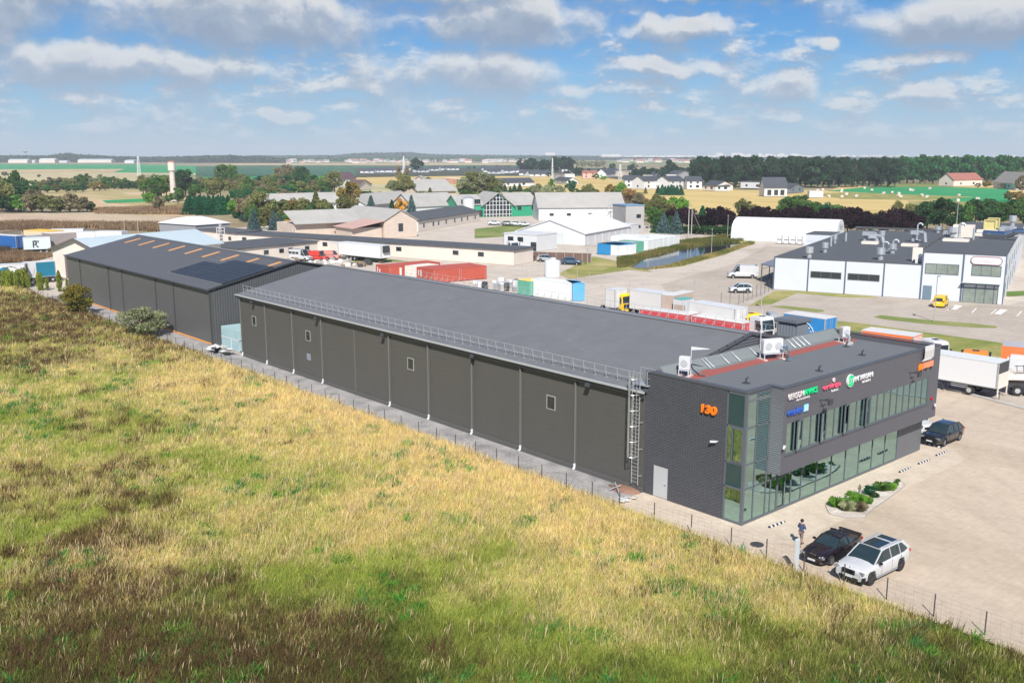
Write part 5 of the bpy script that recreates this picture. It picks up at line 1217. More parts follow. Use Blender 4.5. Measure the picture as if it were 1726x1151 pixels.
def f2l(px, py, z):
	q = at(px, py, z) - o_; q.z = 0; q = Matrix.Rotation(-frz, 3, 'Z') @ q; return q
def vent(px, py, z, h, kind, r=.45):
	q = f2l(px, py, z); x, y = q.x, q.y; par = rh_ if z > 7 else rl_; z0 = 8.06 if z > 7 else 5.92
	b = MB()
	if kind == 'mush': b.cyl((x, y, z0), (x, y, z0 + h * .45), r * .6, r * .6, 10); b.cyl((x, y, z0 + h * .45), (x, y, z0 + h), r, r, 12); nm = 'roof_fan'
	elif kind == 'hook': b.tube([(x, y, z0), (x, y, z0 + h), (x + .3, y, z0 + h + .35), (x + .8, y, z0 + h + .3), (x + 1.0, y, z0 + h - .1)], r * .5, 8); b.box((x, y, z0 + .12), (1.6, 1.6, .2)); nm = 'duct_hook'
	elif kind == 'duct':
		b.tube([(x, y, z0 + .1), (x, y, z0 + h), (x + 1.6, y - 1, z0 + h), (x + 2.4, y - 1.4, z0 + h), (x + 2.7, y - 1.5, z0 + .1)], r * .6, 8); b.box((x + .8, y - .5, z0 + h), (2.4, 1.2, .8)); nm = 'duct_run'
	elif kind == 'box': b.bz(x - r * 1.6, x + r * 1.6, y - r, y + r, z0, z0 + h); nm = 'roof_box'
	else: b.cyl((x, y, z0), (x, y, z0 + h), r, r, 8); nm = 'pipe'
	b.build(nm, steel if kind != 'box' else offwhite, par)
def zD(x, y): return (1200 + x / 3.281, 240 + y / 3.281)
for (x, y, z, h, k, r) in [(538, 640, 5.9, 2.0, 'mush', .7), (625, 610, 5.9, 1.9, 'mush', .6), (932, 650, 5.9, 2.1, 'mush', .75), (998, 615, 5.9, 1.8, 'mush', .7), (945, 605, 5.9, 1.5, 'hook', .35), (1000, 595, 5.9, 1.6, 'hook', .4),
	(658, 575, 5.9, 2.2, 'pipe', .2), (680, 560, 5.9, 1.8, 'mush', .4), (740, 548, 5.9, 1.8, 'pipe', .2), (715, 487, 5.9, 1.4, 'mush', .4),
	(845, 545, 5.9, 1.6, 'duct', .7), (880, 555, 5.9, 1.4, 'duct', .6), (940, 540, 5.9, 2.0, 'mush', .6), (875, 562, 5.9, .5, 'box', 1.0), (1110, 550, 5.9, 2.0, 'duct', .6), (1132, 545, 5.9, 3.4, 'hook', .35), (1095, 575, 5.9, .5, 'box', 1.0),
	(1250, 500, 5.9, 1.5, 'mush', .7), (1135, 660, 5.9, 2.4, 'box', .5), (1330, 525, 8, 2.0, 'mush', .9), (1365, 535, 8, 2.6, 'hook', .5), (1390, 525, 8, 2.4, 'box', 1.2), (1290, 540, 5.9, 1.6, 'duct', .5), (1445, 540, 8, 2.2, 'pipe', .2),
	(1500, 518, 8, .4, 'box', 1.6), (1530, 500, 8, .5, 'box', 1.4), (1660, 465, 8, 2.4, 'mush', .8), (1600, 520, 8, 1.4, 'duct', 1.2), (1350, 548, 8, .4, 'box', 1.4)]:
	vent(*zD(x, y), z, h, k, r)
q = f2l(*zD(1660, 525), 8.6); b = MB(); b.tube([(q.x - 5, q.y + 2, 9.0), (q.x - 1, q.y, 9.0), (q.x + .5, q.y - 1, 9.7), (q.x + 2.0, q.y - 1.5, 9.8), (q.x + 3.2, q.y - 2, 9.3), (q.x + 3.4, q.y - 2.2, 8.2)], .65, 12); b.build('large_duct', chrome, rh_, smooth=False)
b = MB()
for (x, y) in (zD(1535, 490), zD(1555, 478)):
	q = f2l(x, y, 8.0);
	for s_ in (-1, 1): b.bar((q.x + s_ * 1.1, q.y, 8.1), (q.x + s_ * 1.1, q.y, 10.4), .25)
	b.bar((q.x - 1.1, q.y, 10.3), (q.x + 1.1, q.y, 10.3), .25).bar((q.x - 1.1, q.y, 8.3), (q.x + 1.1, q.y, 8.3), .25)
	b.bz(q.x - 1.0, q.x + 1.0, q.y + .1, q.y + .4, 8.4, 10.2)
b.build('yellow_frame', mat('yellowish_frame', (.55, .48, .20), .6), rh_)
q = f2l(*zD(1135, 668), 6); b = MB()
for k in range(3): b.bz(q.x - .4 + k * .5, q.x + .0 + k * .5, 1 + k * 2, 2.4 + k * 2, 5.92, 7.4)
b.build('chiller', white, rl_)
# barrel-roofed white tent shed and its cages
p_, rz_, L_t = frame2((1233, 405), (1318, 411))
p_ = at(1232, 405); e2 = at(1362, 410); dv = (e2 - p_); L_t = 29
ts = thing('tent_hall', 'long white barrel-roofed fabric hall beyond the pond', 'tent hall', (p_.x, p_.y, 0), math.atan2(dv.y, dv.x)); Dp = 15
b = MB(); pr = [(0, 0)] + [(Dp / 2 - (Dp / 2) * math.cos(a) ** 1, 2.8 + 3.5 * math.sin(a)) for a in [i * math.pi / 16 for i in range(17)]] + [(Dp, 0)]
b.extr(pr, 'x', 0, L_t); b.build('fabric', mat('white_fabric', (.60, .61, .62), .75, .03, .2), ts, smooth=False)
b = MB()
for k in range(11):
	x = L_t * k / 10; b.bz(x - .08, x + .08, -.05, .0, 0, 2.7)
b.build('seam', mat('seam_grey', (.6, .6, .62), .7), ts)
q = at(1314, 411)
for k in range(10):
	col_, row = k % 5, k // 5
	if k == 9: continue
	t_ = thing('liquid_cage', 'white caged liquid container in the two-high row against the fabric hall', 'container cage', (q.x + col_ * 1.5 * math.cos(math.atan2(dv.y, dv.x)) * 1.2, q.y + col_ * 1.5 * math.sin(math.atan2(dv.y, dv.x)) * 1.2, row * 1.15), math.atan2(dv.y, dv.x), 'caged liquid containers stacked by the fabric hall')
	if k == 0:
		b = MB(); b.bz(-.55, .55, -.55, .55, .16, 1.08); b.build('tank', mat('hdpe_white', (.7, .73, .75), .5), t_, bevel=.05)
		b = MB()
		for u in (-.6, -.2, .2, .6):
			for s_ in (-1, 1): b.bar((u, s_ * .6, .1), (u, s_ * .6, 1.1), .03).bar((s_ * .6, u, .1), (s_ * .6, u, 1.1), .03)
		for z in (.15, .6, 1.1):
			for s_ in (-1, 1): b.bar((-.6, s_ * .6, z), (.6, s_ * .6, z), .03).bar((s_ * .6, -.6, z), (s_ * .6, .6, z), .03)
		b.build('cage', steel, t_); b = MB(); b.bz(-.6, .6, -.6, .6, 0, .12); b.build('pallet', wood, t_); cage0 = t_
	else:
		for kk in kids(cage0): c_ = kk.copy(); COL.objects.link(c_); c_.parent = t_
# grey gable tent hall at left, the cream barn, the long low wings
p_, rz_, L_t = frame2((270, 396), (330, 402));
def pfl(z, *pts): return [at(a, c, z) for a, c in pts]
A_, B_, C_ = at(270, 399), at(331, 404), at(388, 396); d1 = B_ - A_
tg = thing('fabric_shed', 'shed with a white fabric roof and grey walls behind the low wings, left of centre', 'shed', (A_.x, A_.y, 0), math.atan2(d1.y, d1.x)); L1 = d1.length; D1 = 12
b = MB(); b.bz(0, L1, 0, D1, 0, 4.2); b.build('wall', mat('grey_fabric_wall', (.24, .25, .265), .8, .06), tg)
b = MB(); b.loft([[(-.4, -.4, 4.15), (L1 * .3, D1 * .3, 5.8), (L1 * .5, D1 * .3, 6.1), (L1 * .7, D1 * .3, 5.8), (L1 + .4, -.4, 4.15)], [(-.4, D1 + .4, 4.15), (L1 * .3, D1 * .7, 5.8), (L1 * .5, D1 * .7, 6.1), (L1 * .7, D1 * .7, 5.8), (L1 + .4, D1 + .4, 4.15)]]); b.build('fabric_roof', MT['white_fabric'], tg)
# cream barn with pale metal roof, ridge running away to the right
ba = at(88, 478); bb_ = at(142, 492)
barn = thing('cream_barn', 'cream gabled barn with pale blue roof and tall brown door beyond the rear warehouse', 'barn', (57.4, 205.0, 0), R(-75))
b = MB(); b.extr([(0, 0), (17, 0), (17, 5.5), (8.5, 7.8), (0, 5.5)], 'y', 0, 28); b.build('wall', offwhite, barn)
b = MB()
for x0, x1 in ((-.6, 8.5), (17.6, 8.5)): b._hex([(x0, -.6, 5.3), (x1, -.6, 7.85), (x1, 28.5, 7.85), (x0, 28.5, 5.3), (x0, -.6, 5.5), (x1, -.6, 8.05), (x1, 28.5, 8.05), (x0, 28.5, 5.5)])
b.build('roof', mat('pale_blue_roof', (.42, .50, .54), .5, .05, .3), barn)
b = MB(); b.bar((-.6, -.66, 5.4), (8.5, -.66, 7.97), .12, .3).bar((8.5, -.66, 7.97), (17.6, -.66, 5.4), .12, .3); b.build('barge_board', mat('brown_trim', (.12, .09, .08), .7), barn)
b = MB(); b.bz(4.2, 8.0, -.1, 0, 0, 4.6); dr = b.build('door', mat('brown_door', (.17, .13, .12), .7, .08), barn)
b = MB(); b.bz(3.9, 4.2, -.14, 0, 0, 4.9).bz(8.0, 8.3, -.14, 0, 0, 4.9).bz(4.2, 8.0, -.14, 0, 4.6, 4.9); b.build('door_frame', offwhite, dr)
b = MB(); b.bz(5.6, 6.3, -.13, -.1, 1.9, 2.5); b.build('notice', white, dr)
cream = mat('cream_wall', (.64, .57, .50), .9, .10, .35, .1)
def wing(label, pL, pR, depth, h, wins, eave=.35, pLz=None, wallm=None, roofm=None, name='low_building'):
	pos, rz, L = frame2(pL, pR, pLz if pLz is not None else 0)
	return house(name, label, 'building', None, None, depth, h, h, wallm or cream, roofm or felt, 'flat', wins=wins, pos=pos, rz=rz, L=L, eave=eave)
# long far wing: eave line measured at its top edge (z=4)
wing('long low cream building with dark flat roof behind the vans and big white trailer', (400, 396), (866, 424.6), 8.5, 3.4, [('f', u, 2.0, 1.6, 1.0) for u in (.03, .16, .36, .40, .52, .63, .82, .9)], pLz=3.0)
wing('left stretch of the low cream building with graffiti-like marks on its wall', (331, 389), (400, 396), 9, 3.4, [('f', u, 1.8, 1.4, 1.0) for u in (.1, .2, .82)], pLz=3.0)
hh_ = wing('short dark-roofed cream wing joining the long low building, left of the white van', (408, 422), (535, 409.5), 16, 3.4, [('f', u, 2.0, 1.4, 1.0) for u in (.3, .5, .62, .85)], pLz=3.0)
# beige gabled farm building with its pink lean-to
h_ = house('farm_building', 'beige block building with a grey corrugated gable roof, its gable end toward the lorry yard', 'farm building', (648, 402), (703, 399), 30, 5.2, 8.2, beige, fibre, 'y', z=0, wins=[('f', .5, 3.0, 1.6, 2.4), ('r', .3, 2.4, 1.2, 1.0)])
b = MB(); b.bz(-10, -.3, 1, 12, 0, 3.3); b.build('lean_to_wall', beige, h_); b = MB(); b._hex([(-10.6, -.5, 3.2), (-.2, -.5, 5.0), (-.2, 12.4, 5.0), (-10.6, 12.4, 3.2), (-10.6, -.5, 3.4), (-.2, -.5, 5.2), (-.2, 12.4, 5.2), (-10.6, 12.4, 3.4)]); b.build('lean_to_roof', mat('pink_roof_sheet', (.46, .30, .26), .8, .12, .4), h_)
b = MB(); b.bz(-22, -.5, 14, 28, 0, 4.2); b.build('side_wing_wall', beige, h_); b = MB(); b._hex([(-22.5, 12.5, 4.2), (-.4, 12.5, 4.2), (-.4, 21, 7.6), (-22.5, 21, 7.6), (-22.5, 12.5, 4.4), (-.4, 12.5, 4.4), (-.4, 21, 7.8), (-22.5, 21, 7.8)]); b.build('side_wing_roof', fibre, h_)
house('farm_building', 'low cream byre with dark felt roof and dark window openings, right of the beige gable', 'farm building', (705, 391), (808, 373), 14, 3.6, 5.6, cream, felt, 'x', wins=[('f', u, 1.8, 1.1, 1.3) for u in (.08, .22, .30, .42, .56, .68, .78, .92)])
# long farmstead with the glazed gable
house('farmstead', 'long white farm building with a grey roof, left of the green fronts', 'farm building', (697, 367), (772, 363), 15, 4.4, 9.0, white, fibre, 'x', wins=[('f', u, 2.0, 2.2, 1.0, 2) for u in (.25, .55, .88)], eave=.5)
house('farmstead', 'left end of the grey-roofed farm buildings, behind the yellow tree', 'farm building', (618, 362), (700, 352), 15, 4.0, 8.0, white, fibre, 'x', eave=.6)
house('farmstead', 'low grey-roofed shed with white roof vents half hidden by the autumn trees', 'farm building', (462, 357), (600, 352), 13, 3.5, 7.4, white, fibre, 'x', eave=.6, chim=4)
house('green_fronted_building', 'pair of green gables with dark windows and a white silo between them', 'farm building', (772, 367), (814, 366), 16, 5.0, 8.5, greenp, fibre, 'x', wins=[('f', .25, 6.2, 2.5, 1.6, 2), ('f', .78, 6.2, 2.5, 1.6, 2), ('f', .9, 1.5, 2.0, 2.6)])
p1 = at(791, 367); t_ = thing('silo', 'white upright silo standing between the two green gables', 'silo', (p1.x - 1.5, p1.y - 1.5, 0)); b = MB(); b.cyl((0, 0, 0), (0, 0, 7.6), 2.3, 2.3, 20); b.build('drum', white, t_, smooth=False); b = MB(); b.cyl((0, 0, 7.6), (0, 0, 8.6), 2.35, .4, 20); b.build('lid', steel, t_)
gh = house('glazed_gable_house', 'tall gabled building with a large white-framed glazed front and green sides', 'building', (814, 366), (864, 365), 20, 4.8, 9.4, greenp, fibre, 'y', wins=[], eave=1.0)
Lg = frame2((814, 366), (864, 365))[2]
b = MB()
for k in range(1, 9):
	x = Lg * k / 9; top = 4.8 + 4.6 * (1 - abs(x - Lg / 2) / (Lg / 2)) - .5; b.bz(x - .1, x + .1, -.32, -.1, 0, top)
for z in (1.0, 2.7, 4.6, 6.1, 7.5):
	hw = Lg / 2 * (1 - max(0, (z - 4.8) / 4.6)) - .5; b.bz(Lg / 2 - hw, Lg / 2 + hw, -.30, -.12, z - .1, z + .1)
b.build('gable_frame', white, gh)
b = MB(); b.extr([(.6, .2), (Lg - .6, .2), (Lg - .6, 4.5), (Lg / 2, 8.7), (.6, 4.5)], 'y', -.08, -.0); b.build('gable_glass', dglass, gh)
house('green_fronted_building', 'green wall with two small white-framed dormer gables, right of the glazed gable', 'farm building', (864, 365), (910, 363), 15, 4.6, 9.0, greenp, fibre, 'x', wins=[('f', .25, 3.2, 1.8, 1.6, 1), ('f', .75, 3.2, 1.8, 1.6, 1)])
house('farmstead', 'long grey-roofed white farm building with a green gable end, behind the white hall', 'farm building', (908, 372), (1052, 371), 17, 5.0, 10.0, white, fibre, 'x', wins=[('f', u, 2.2, 1.6, 1.0) for u in (.15, .35, .6)], eave=.5)
house('grey_block', 'plain grey block with small windows and blue roof edge, right of the long farm roof', 'building', (1054, 393), (1085, 392), 9, 8.6, 8.6, greyw, mat('blue_edge', (.16, .28, .42), .5), 'flat', wins=[('f', .7, 5.2, 1.6, 1.2), ('f', .7, 1.9, 1.6, 1.0), ('r', .5, 3.0, 2.4, 3.0)], eave=.15)
# big white tent hall in the middle, gable toward the yard
_wl = frame2((870, 408.5), (986, 414)); _wd = (at(986, 414) - at(1060, 398.5)).length
tm = house('white_hall', 'large white hall with a broad low gable roof in the middle of the yard', 'hall', None, None, _wd, 3.2, 6.6, white, MT['white_fabric'], 'y', pos=_wl[0], rz=_wl[1], L=_wl[2], wins=[], eave=.3)
b = MB(); b.bz(_wl[2] * .45, _wl[2] * .70, -.06, 0, 0, 3.1); b.build('roller_door', mat('roller_grey', (.50, .54, .55), .5), tm)
b = MB()
for k in range(7): b.bz(_wl[2] - .02, _wl[2] + .06, 2 + k * 5, 2.15 + k * 5, 0, 3.1)
b.build('wall_seam', MT['seam_grey'], tm)
house('white_annex', 'small white annex with a dark doorway beside the grey block', 'building', (1000, 408), (1076, 396), 8, 3.4, 3.4, white, white, 'flat', wins=[('f', .74, 1.6, 2.2, 2.4)], eave=.1)
house('workshop', 'white workshop with posters on its wall at the end of the long cream building', 'building', (850, 420), (905, 424), 9, 4.2, 4.2, white, white, 'flat', wins=[('f', .2, 2.8, 1.8, 1.2), ('f', .5, 2.8, 1.8, 1.2), ('f', .9, 1.2, 1.8, 2.2)], eave=.1)
t_ = thing('board_fence', 'dark brown board fence across the yard behind the parked cars', 'fence', tuple(at(836, 437))); pa_, pb_ = at(836, 437) - at(836, 437), at(996, 442) - at(836, 437)
b = MB(); b.bar(pa_ + _z * 1.0, pb_ + _z * 1.0, .06, 2.0); b.build('boards', ribbed_mat('brown_boards', (.16, .10, .08), .3, 'x', .3), t_)
b = MB();
for k in range(12): q = pa_ + (pb_ - pa_) * k / 11; b.bz(q.x - .08, q.x + .08, q.y - .12, q.y - .0, 0, 2.1)
b.build('posts', steel, t_)
# more distant sheds and houses
house('old_shed', 'wide old shed with a pale grey hipped-looking roof behind the farm row', 'shed', (706, 331), (768, 329), 26, 3.2, 9.5, beige, fibre, 'x', eave=1.2)
house('old_shed', 'second grey-roofed old shed, behind and left of the wide one', 'shed', (690, 318), (722, 318), 22, 4, 9.0, beige, fibre, 'y', eave=1.0)
house('white_house', 'white two-storey house with a dark purple-brown roof among the trees', 'house', (572, 315), (600, 314), 14, 6.5, 11, white, mat('plum_roof', (.10, .055, .07), .7), 'x', wins=[('f', .3, 4.5, 1.6, 1.4), ('f', .7, 4.5, 1.6, 1.4)], eave=.8)
house('white_house', 'small gabled garage with a brown roof beside the white two-storey house', 'garage', (603, 321), (626, 319), 9, 3.5, 7, offwhite, mat('brown_roof', (.12, .07, .06), .7), 'y', eave=.7)
house('ruin', 'low unfinished building of orange and white blocks in the golden field', 'building', (744, 308), (775, 310), 10, 4.2, 4.2, mat('orange_block', (.62, .34, .24), .9, .3, .4), offwhite, 'flat', wins=[('f', .25, 2.0, 1.8, 1.5), ('f', .7, 2.0, 1.8, 1.5)], eave=0)
darkroof = mat('dark_tile_roof', (.055, .062, .075), .7, .08)
H2 = [((842, 315), (900, 314), 14, 3.2, 6.4, 'x', 'long white bungalow with a dark hipped roof and small conifers before it'),
 ((930, 302), (952, 304), 10, 6.6, 6.6, 'flat', 'white flat-roofed two-storey house at the end of the field track'),
 ((934, 309), (955, 311), 10, 3.0, 5.6, 'x', 'dark-roofed bungalow in front of the white flat-roofed house'),
 ((1053, 317), (1080, 317), 12, 6.0, 9.2, 'x', 'white two-storey house, leftmost of the new houses at the edge of the golden field'),
 ((1085, 319), (1117, 318), 12, 6.0, 9.2, 'x', 'white two-storey house, second from the left of the new houses by the golden field'),
 ((1127, 319), (1154, 318), 12, 6.0, 9.2, 'x', 'white two-storey house, third from the left of the new houses by the golden field'),
 ((1158, 319), (1183, 319), 12, 6.0, 9.0, 'x', 'white two-storey house, fourth from the left of the new houses by the golden field'),
 ((1184, 321), (1206, 322), 16, 3.6, 6.6, 'x', 'cream bungalow with a wide dark roof right of the row of white houses'),
 ((1206, 322), (1230, 322), 10, 3.2, 4.0, 'x', 'small white annex at the right end of the row of new houses'),
 ((1248, 317), (1289, 318), 12, 5.0, 5.0, 'flat', 'long white flat-roofed house beyond the dark-roofed white house'),
 ((1288, 331), (1326, 331), 12, 5.4, 11.0, 'x', 'white house with three tall windows and a dark grey roof, alone in the golden field'),
 ((1330, 326), (1355, 324), 10, 3.4, 6.0, 'y', 'dark-gabled garage house beside the white house in the golden field'),
 ((982, 301), (1006, 301), 12, 6.0, 8.0, 'x', 'pink rendered house behind the bushes in the middle distance'),
 ((1052, 298), (1086, 297), 12, 6.5, 6.5, 'flat', 'brownish flat-roofed block behind the new houses'),
 ((1022, 299), (1046, 297), 12, 4.0, 9.0, 'x', 'dark-roofed house with pale gable left of the brownish block'),
 ((947, 293), (965, 293), 10, 6.0, 6.0, 'flat', 'two pale cubes of a modern house before the dark trees'),
 ((1607, 314), (1655, 313), 14, 5.0, 10.0, 'x', 'cream house with a red-brown roof at the far right beyond the green crop'),
 ((1674, 316), (1712, 320), 14, 4.5, 12.0, 'x', 'house with a tall grey hipped roof at the far right edge'),
 ((1140, 303), (1166, 300), 10, 5.5, 8.5, 'y', 'white gabled house partly behind the third new house'),
 ((1100, 303), (1128, 300), 10, 5.0, 8.5, 'y', 'bare roof frame of an unfinished house behind the new houses')]
for i, (pl, pr_, dp, wh1, rh1, rd, lb) in enumerate(H2):
	wm_ = {7: cream, 12: mat('pink_render', (.62, .36, .30), .9), 13: beige, 16: cream, 11: mat('slate_wall', (.16, .19, .22), .8)}.get(i, white)
	rm_ = {12: mat('red_brown_roof', (.30, .12, .09), .8), 16: MT['red_brown_roof'] if 'red_brown_roof' in MT else darkroof, 17: mat('pale_brown_roof', (.32, .28, .25), .8), 13: beige}.get(i, darkroof)
	if i == 10: ws_ = [('f', u, 2.2, 2.4, 3.2, 0) for u in (.22, .52, .80)]
	else: ws_ = [('f', .25, 2.0, 1.6, 1.6), ('f', .7, 2.0, 2.2, 1.8)] + ([('f', .25, 4.6, 1.4, 1.3), ('f', .7, 4.6, 1.4, 1.3)] if wh1 > 5 else []) + [('l', .5, 2.0, 1.5, 1.5)]
	house('house', lb, 'house', pl, pr_, dp, wh1, rh1, wm_, rm_, rd, wins=ws_, eave=.5)
# dark-roofed estate on the dark field
for i, (x, y) in enumerate([(632, 291), (645, 290), (655, 291), (668, 289), (672, 287), (607, 292), (703, 291), (720, 288), (728, 287), (754, 287), (746, 286), (815, 291), (822, 293), (833, 292), (842, 292), (852, 291), (846, 288), (826, 289), (835, 287), (860, 289), (812, 287), (875, 296), (893, 298), (905, 297)]):
	q = at(x, y)
	if i == 0: eh = house('distant_house', 'white dark-roofed bungalow in the estate on the dark field', 'house', None, None, 11, 3.2, 6.5, white, darkroof, 'x', pos=q, rz=AZ - R(80), L=20, wins=[('f', .3, 1.8, 2, 1.6), ('f', .7, 1.8, 2, 1.6)], group='houses of the estate on the dark field')
	else: dup(eh, (q.x, q.y, 0), AZ - R(90) + R(rnd.uniform(-40, 40)))
# far village: small houses with red, white and grey roofs
vil = []
for nm_, wm_, rm_ in (('white', offwhite, mat('village_red_roof', (.34, .14, .11), .8)), ('cream', cream, mat('village_grey_roof', (.20, .20, .21), .8)), ('white', white, mat('village_pale_roof', (.42, .36, .34), .8))):
	h0 = house('village_house', 'small pale house of the far village under the wooded ridge', 'house', None, None, 11, 5, 9, wm_, rm_, 'x', pos=at(500, 272.5), rz=AZ - R(80), L=16, group='houses of the far village'); vil.append(h0)
nv = 0
for i in range(185):
	x = rnd.uniform(415, 900) if i < 150 else rnd.uniform(1040, 1180)
	y = 271.8 + abs(rnd.gauss(0, 1)) * 1.5
	if y > 275.2: y = 274.5
	h0 = vil[i % 3]; q = at(x, y); s_ = rnd.uniform(.8, 1.5)
	if i < 3: h0.location = (q.x, q.y, 0); h0.rotation_euler.z = AZ - R(90) + R(rnd.uniform(-50, 50))
	else: dup(h0, (q.x, q.y, -.4), AZ - R(90) + R(rnd.uniform(-50, 50)), scale=(s_, 1, s_ * .9))
# pale sheds and works at the left horizon
for i, (x, y, w, h, lb) in enumerate([(14, 275, 60, 12, 'pale domed store, leftmost under the wooded ridge at the left'), (38, 274.6, 40, 9, 'pale low store, second from the left under the wooded ridge'), (66, 274.8, 50, 14, 'pale arched store, third from the left under the wooded ridge'), (87, 274.5, 50, 7, 'low white shed beside the arched store under the ridge'), (131, 274.5, 110, 12, 'long pale blue works building under the ridge'), (210, 275.5, 28, 10, 'small white store at the edge of the far green crop'),
	(383, 270.5, 90, 22, 'big white works with a short tower on the left horizon'), (410, 270, 60, 12, 'white hall beside the big works'), (416, 267.5, 180, 16, 'long white works hall beyond, on the left horizon'), (449, 271.5, 60, 16, 'white block right of the works on the left horizon'), (348, 269, 60, 10, 'pale shed left of the big works'), (329, 268, 90, 10, 'pale sheds among woods, left of the big works'), (205, 266.3, 160, 10, 'pale buildings on the wooded skyline at left')]):
	q = at(x, y); house('far_store', lb, 'shed', None, None, 30, h * .7, h, white if i % 2 else cream, MT['pale_blue_roof'] if i % 3 == 1 else white, 'x', pos=q, rz=AZ - R(90), L=w, eave=0)
# far town: tower blocks and long slabs on the skyline
tb = None
blocks = []
for i in range(10): blocks.append((919 + i * 1.9 if i < 5 else 984 + i * 6, 267.6, 34 + 8 * (i % 3), 42 if i < 5 else 30))
for x in range(948, 1004, 7): blocks.append((x, 267.4, 55, 22))
for x in range(1040, 1200, 9): blocks.append((x + rnd.uniform(-2, 2), 267.3, 65, 19 + rnd.uniform(-4, 6)))
for x in range(1200, 1352, 6): blocks.append((x + rnd.uniform(-2, 2), 267.2, rnd.uniform(28, 50), rnd.uniform(20, 42)))
for x in range(1360, 1726, 15): blocks.append((x + rnd.uniform(-3, 3), 267.2, rnd.uniform(30, 60), rnd.uniform(16, 26)))
bmt = brick_mat('panel_block', (.66, .61, .58), (.70, .65, .63), (.5, .47, .46), 6, 3, .5, .8, 'xz', .0)
for i, (x, y, w, h) in enumerate(blocks):
	q = at(x, y)
	if tb is None:
		tb = thing('tower_block', 'pale tower block of the far town on the skyline', 'apartment block', (q.x, q.y, 0), AZ - R(90), 'tower blocks of the far town'); b = MB(); b.bz(0, 1, 0, 15, 0, 1); tbw = b.build('wall', bmt, tb); b = MB(); b.bz(0, 1, 0, 15, 1, 1.03); b.build('roof', mat('block_roof', (.4, .38, .37), .8), tb); tb.scale = (w, 1, h)
	else: dup(tb, (q.x, q.y, 0), AZ - R(90) + R(rnd.uniform(-20, 20)), scale=(w, 1, h))
# towers and masts
q = at(293, 340); wtw = thing('water_tower', 'slim white brick water tower with wider drum on top, among trees at left', 'water tower', (q.x, q.y, 0)); H_ = up_h(q, 340 - 276)
b = MB(); b.cyl((0, 0, 0), (0, 0, H_ * .76), 1.55, 1.35, 20); b.build('shaft', brick_mat('pale_tower_brick', (.62, .56, .50), (.55, .48, .42), (.45, .40, .36), 1.6, .8, .1, .9, 'xz', .2), wtw)
b = MB(); b.cyl((0, 0, H_ * .76), (0, 0, H_ * .79), 1.4, 1.9, 20); b.cyl((0, 0, H_ * .79), (0, 0, H_), 1.9, 1.9, 20); b.build('drum', offwhite, wtw); b = MB(); b.cyl((0, 0, H_), (0, 0, H_ + .6), 2.0, 1.2, 20); b.build('cap', mat('rusty_cap', (.35, .15, .10), .8), wtw)
def lattice(label, px, pyb, pyt, w0, w1, z0=0, name='lattice_mast'):
	q = at(px, pyb); H2_ = up_h(q, pyb - pyt); t_ = thing(name, label, 'mast', (q.x, q.y, 0)); b = MB(); n = 9
	for s1 in (-1, 1):
		for s2 in (-1, 1): b.bar((s1 * w0, s2 * w0, 0), (s1 * w1, s2 * w1, H2_), .22)
	for k in range(n):
		a, c = k / n, (k + 1) / n; wa, wc = w0 + (w1 - w0) * a, w0 + (w1 - w0) * c
		for s1 in (-1, 1):
			b.bar((-wa, s1 * wa, H2_ * a), (wc, s1 * wc, H2_ * c), .14).bar((wa, s1 * wa, H2_ * a), (-wc, s1 * wc, H2_ * c), .14)
			b.bar((s1 * wa, -wa, H2_ * a), (s1 * wc, wc, H2_ * c), .14)
	b.build('lattice', mat('mast_white', (.62, .64, .66), .6), t_); b = MB()
	for z in (.8, .88, .95): b.bar((-w1 * 2.2, 0, H2_ * z), (w1 * 2.2, 0, H2_ * z), .2)
	b.build('antenna', white, t_); return t_
lattice('white lattice mast rising from the bushes left of the water tower', 235, 302, 265, 1.6, .5)
lattice('white lattice mast among the poplars in the middle distance', 681, 300, 265, 1.3, .35)
lattice('grey lattice mast between the new houses and the pink house', 1045, 305, 278, 1.3, .4)
lattice('slim grey mast left of the white flat-roofed house', 931, 303, 268, .7, .25)
q = at(44, 270); H2_ = up_h(q, 15.5); t_ = thing('mushroom_water_tower', 'dark mushroom-shaped water tower on the wooded skyline at far left', 'water tower', (q.x, q.y, 0)); b = MB(); b.cyl((0, 0, 0), (0, 0, H2_ * .8), 3, 3, 12); b.build('shaft', greyw, t_); b = MB(); b.cyl((0, 0, H2_ * .72), (0, 0, H2_ * .92), 3, 13, 16); b.cyl((0, 0, H2_ * .92), (0, 0, H2_), 13, 9, 16); b.build('tank', greyw, t_)
def pole(label, px, pyb, pyt, kind='pole', r=.14, m_=None, name='utility_pole', grp=None):
	q = at(px, pyb); H2_ = up_h(q, pyb - pyt); t_ = thing(name, label, 'pole', (q.x, q.y, 0), 0, grp); b = MB(); b.cyl((0, 0, 0), (0, 0, H2_), r, r * .65, 8); b.build('shaft', m_ or concrete, t_)
	if kind == 'lamp':
		b = MB(); d_ = Vector((-.7, -.5, 0)); b.bar((0, 0, H2_), d_ * 1.0 + _z * (H2_ + .15), .08); b.box(d_ * 1.3 + _z * (H2_ + .15), (.9, .35, .12), math.atan2(-.5, -.7)); b.build('lamp_head', steel, t_)
	elif kind == 'pole': b = MB(); b.bar((-.9, .5, H2_ - .5), (.9, -.5, H2_ - .5), .12); b.build('crossarm', darkm, t_)
	return t_, H2_
pole('slim steel street lamp on the grass island in front of the pale building', 1574, 542, 467, 'lamp', .09, steel, 'street_lamp')
pole('steel street lamp beside the car park verge behind the yellow lorry cab', 1283, 517, 496 - 4, 'lamp', .08, steel, 'street_lamp')
pole('short lamp post in the open car park beyond the pond', 1170, 503, 474, 'lamp', .08, steel, 'street_lamp')
pole('steel lamp post at the edge of the pond', 1199, 428, 388, 'lamp', .08, steel, 'street_lamp')
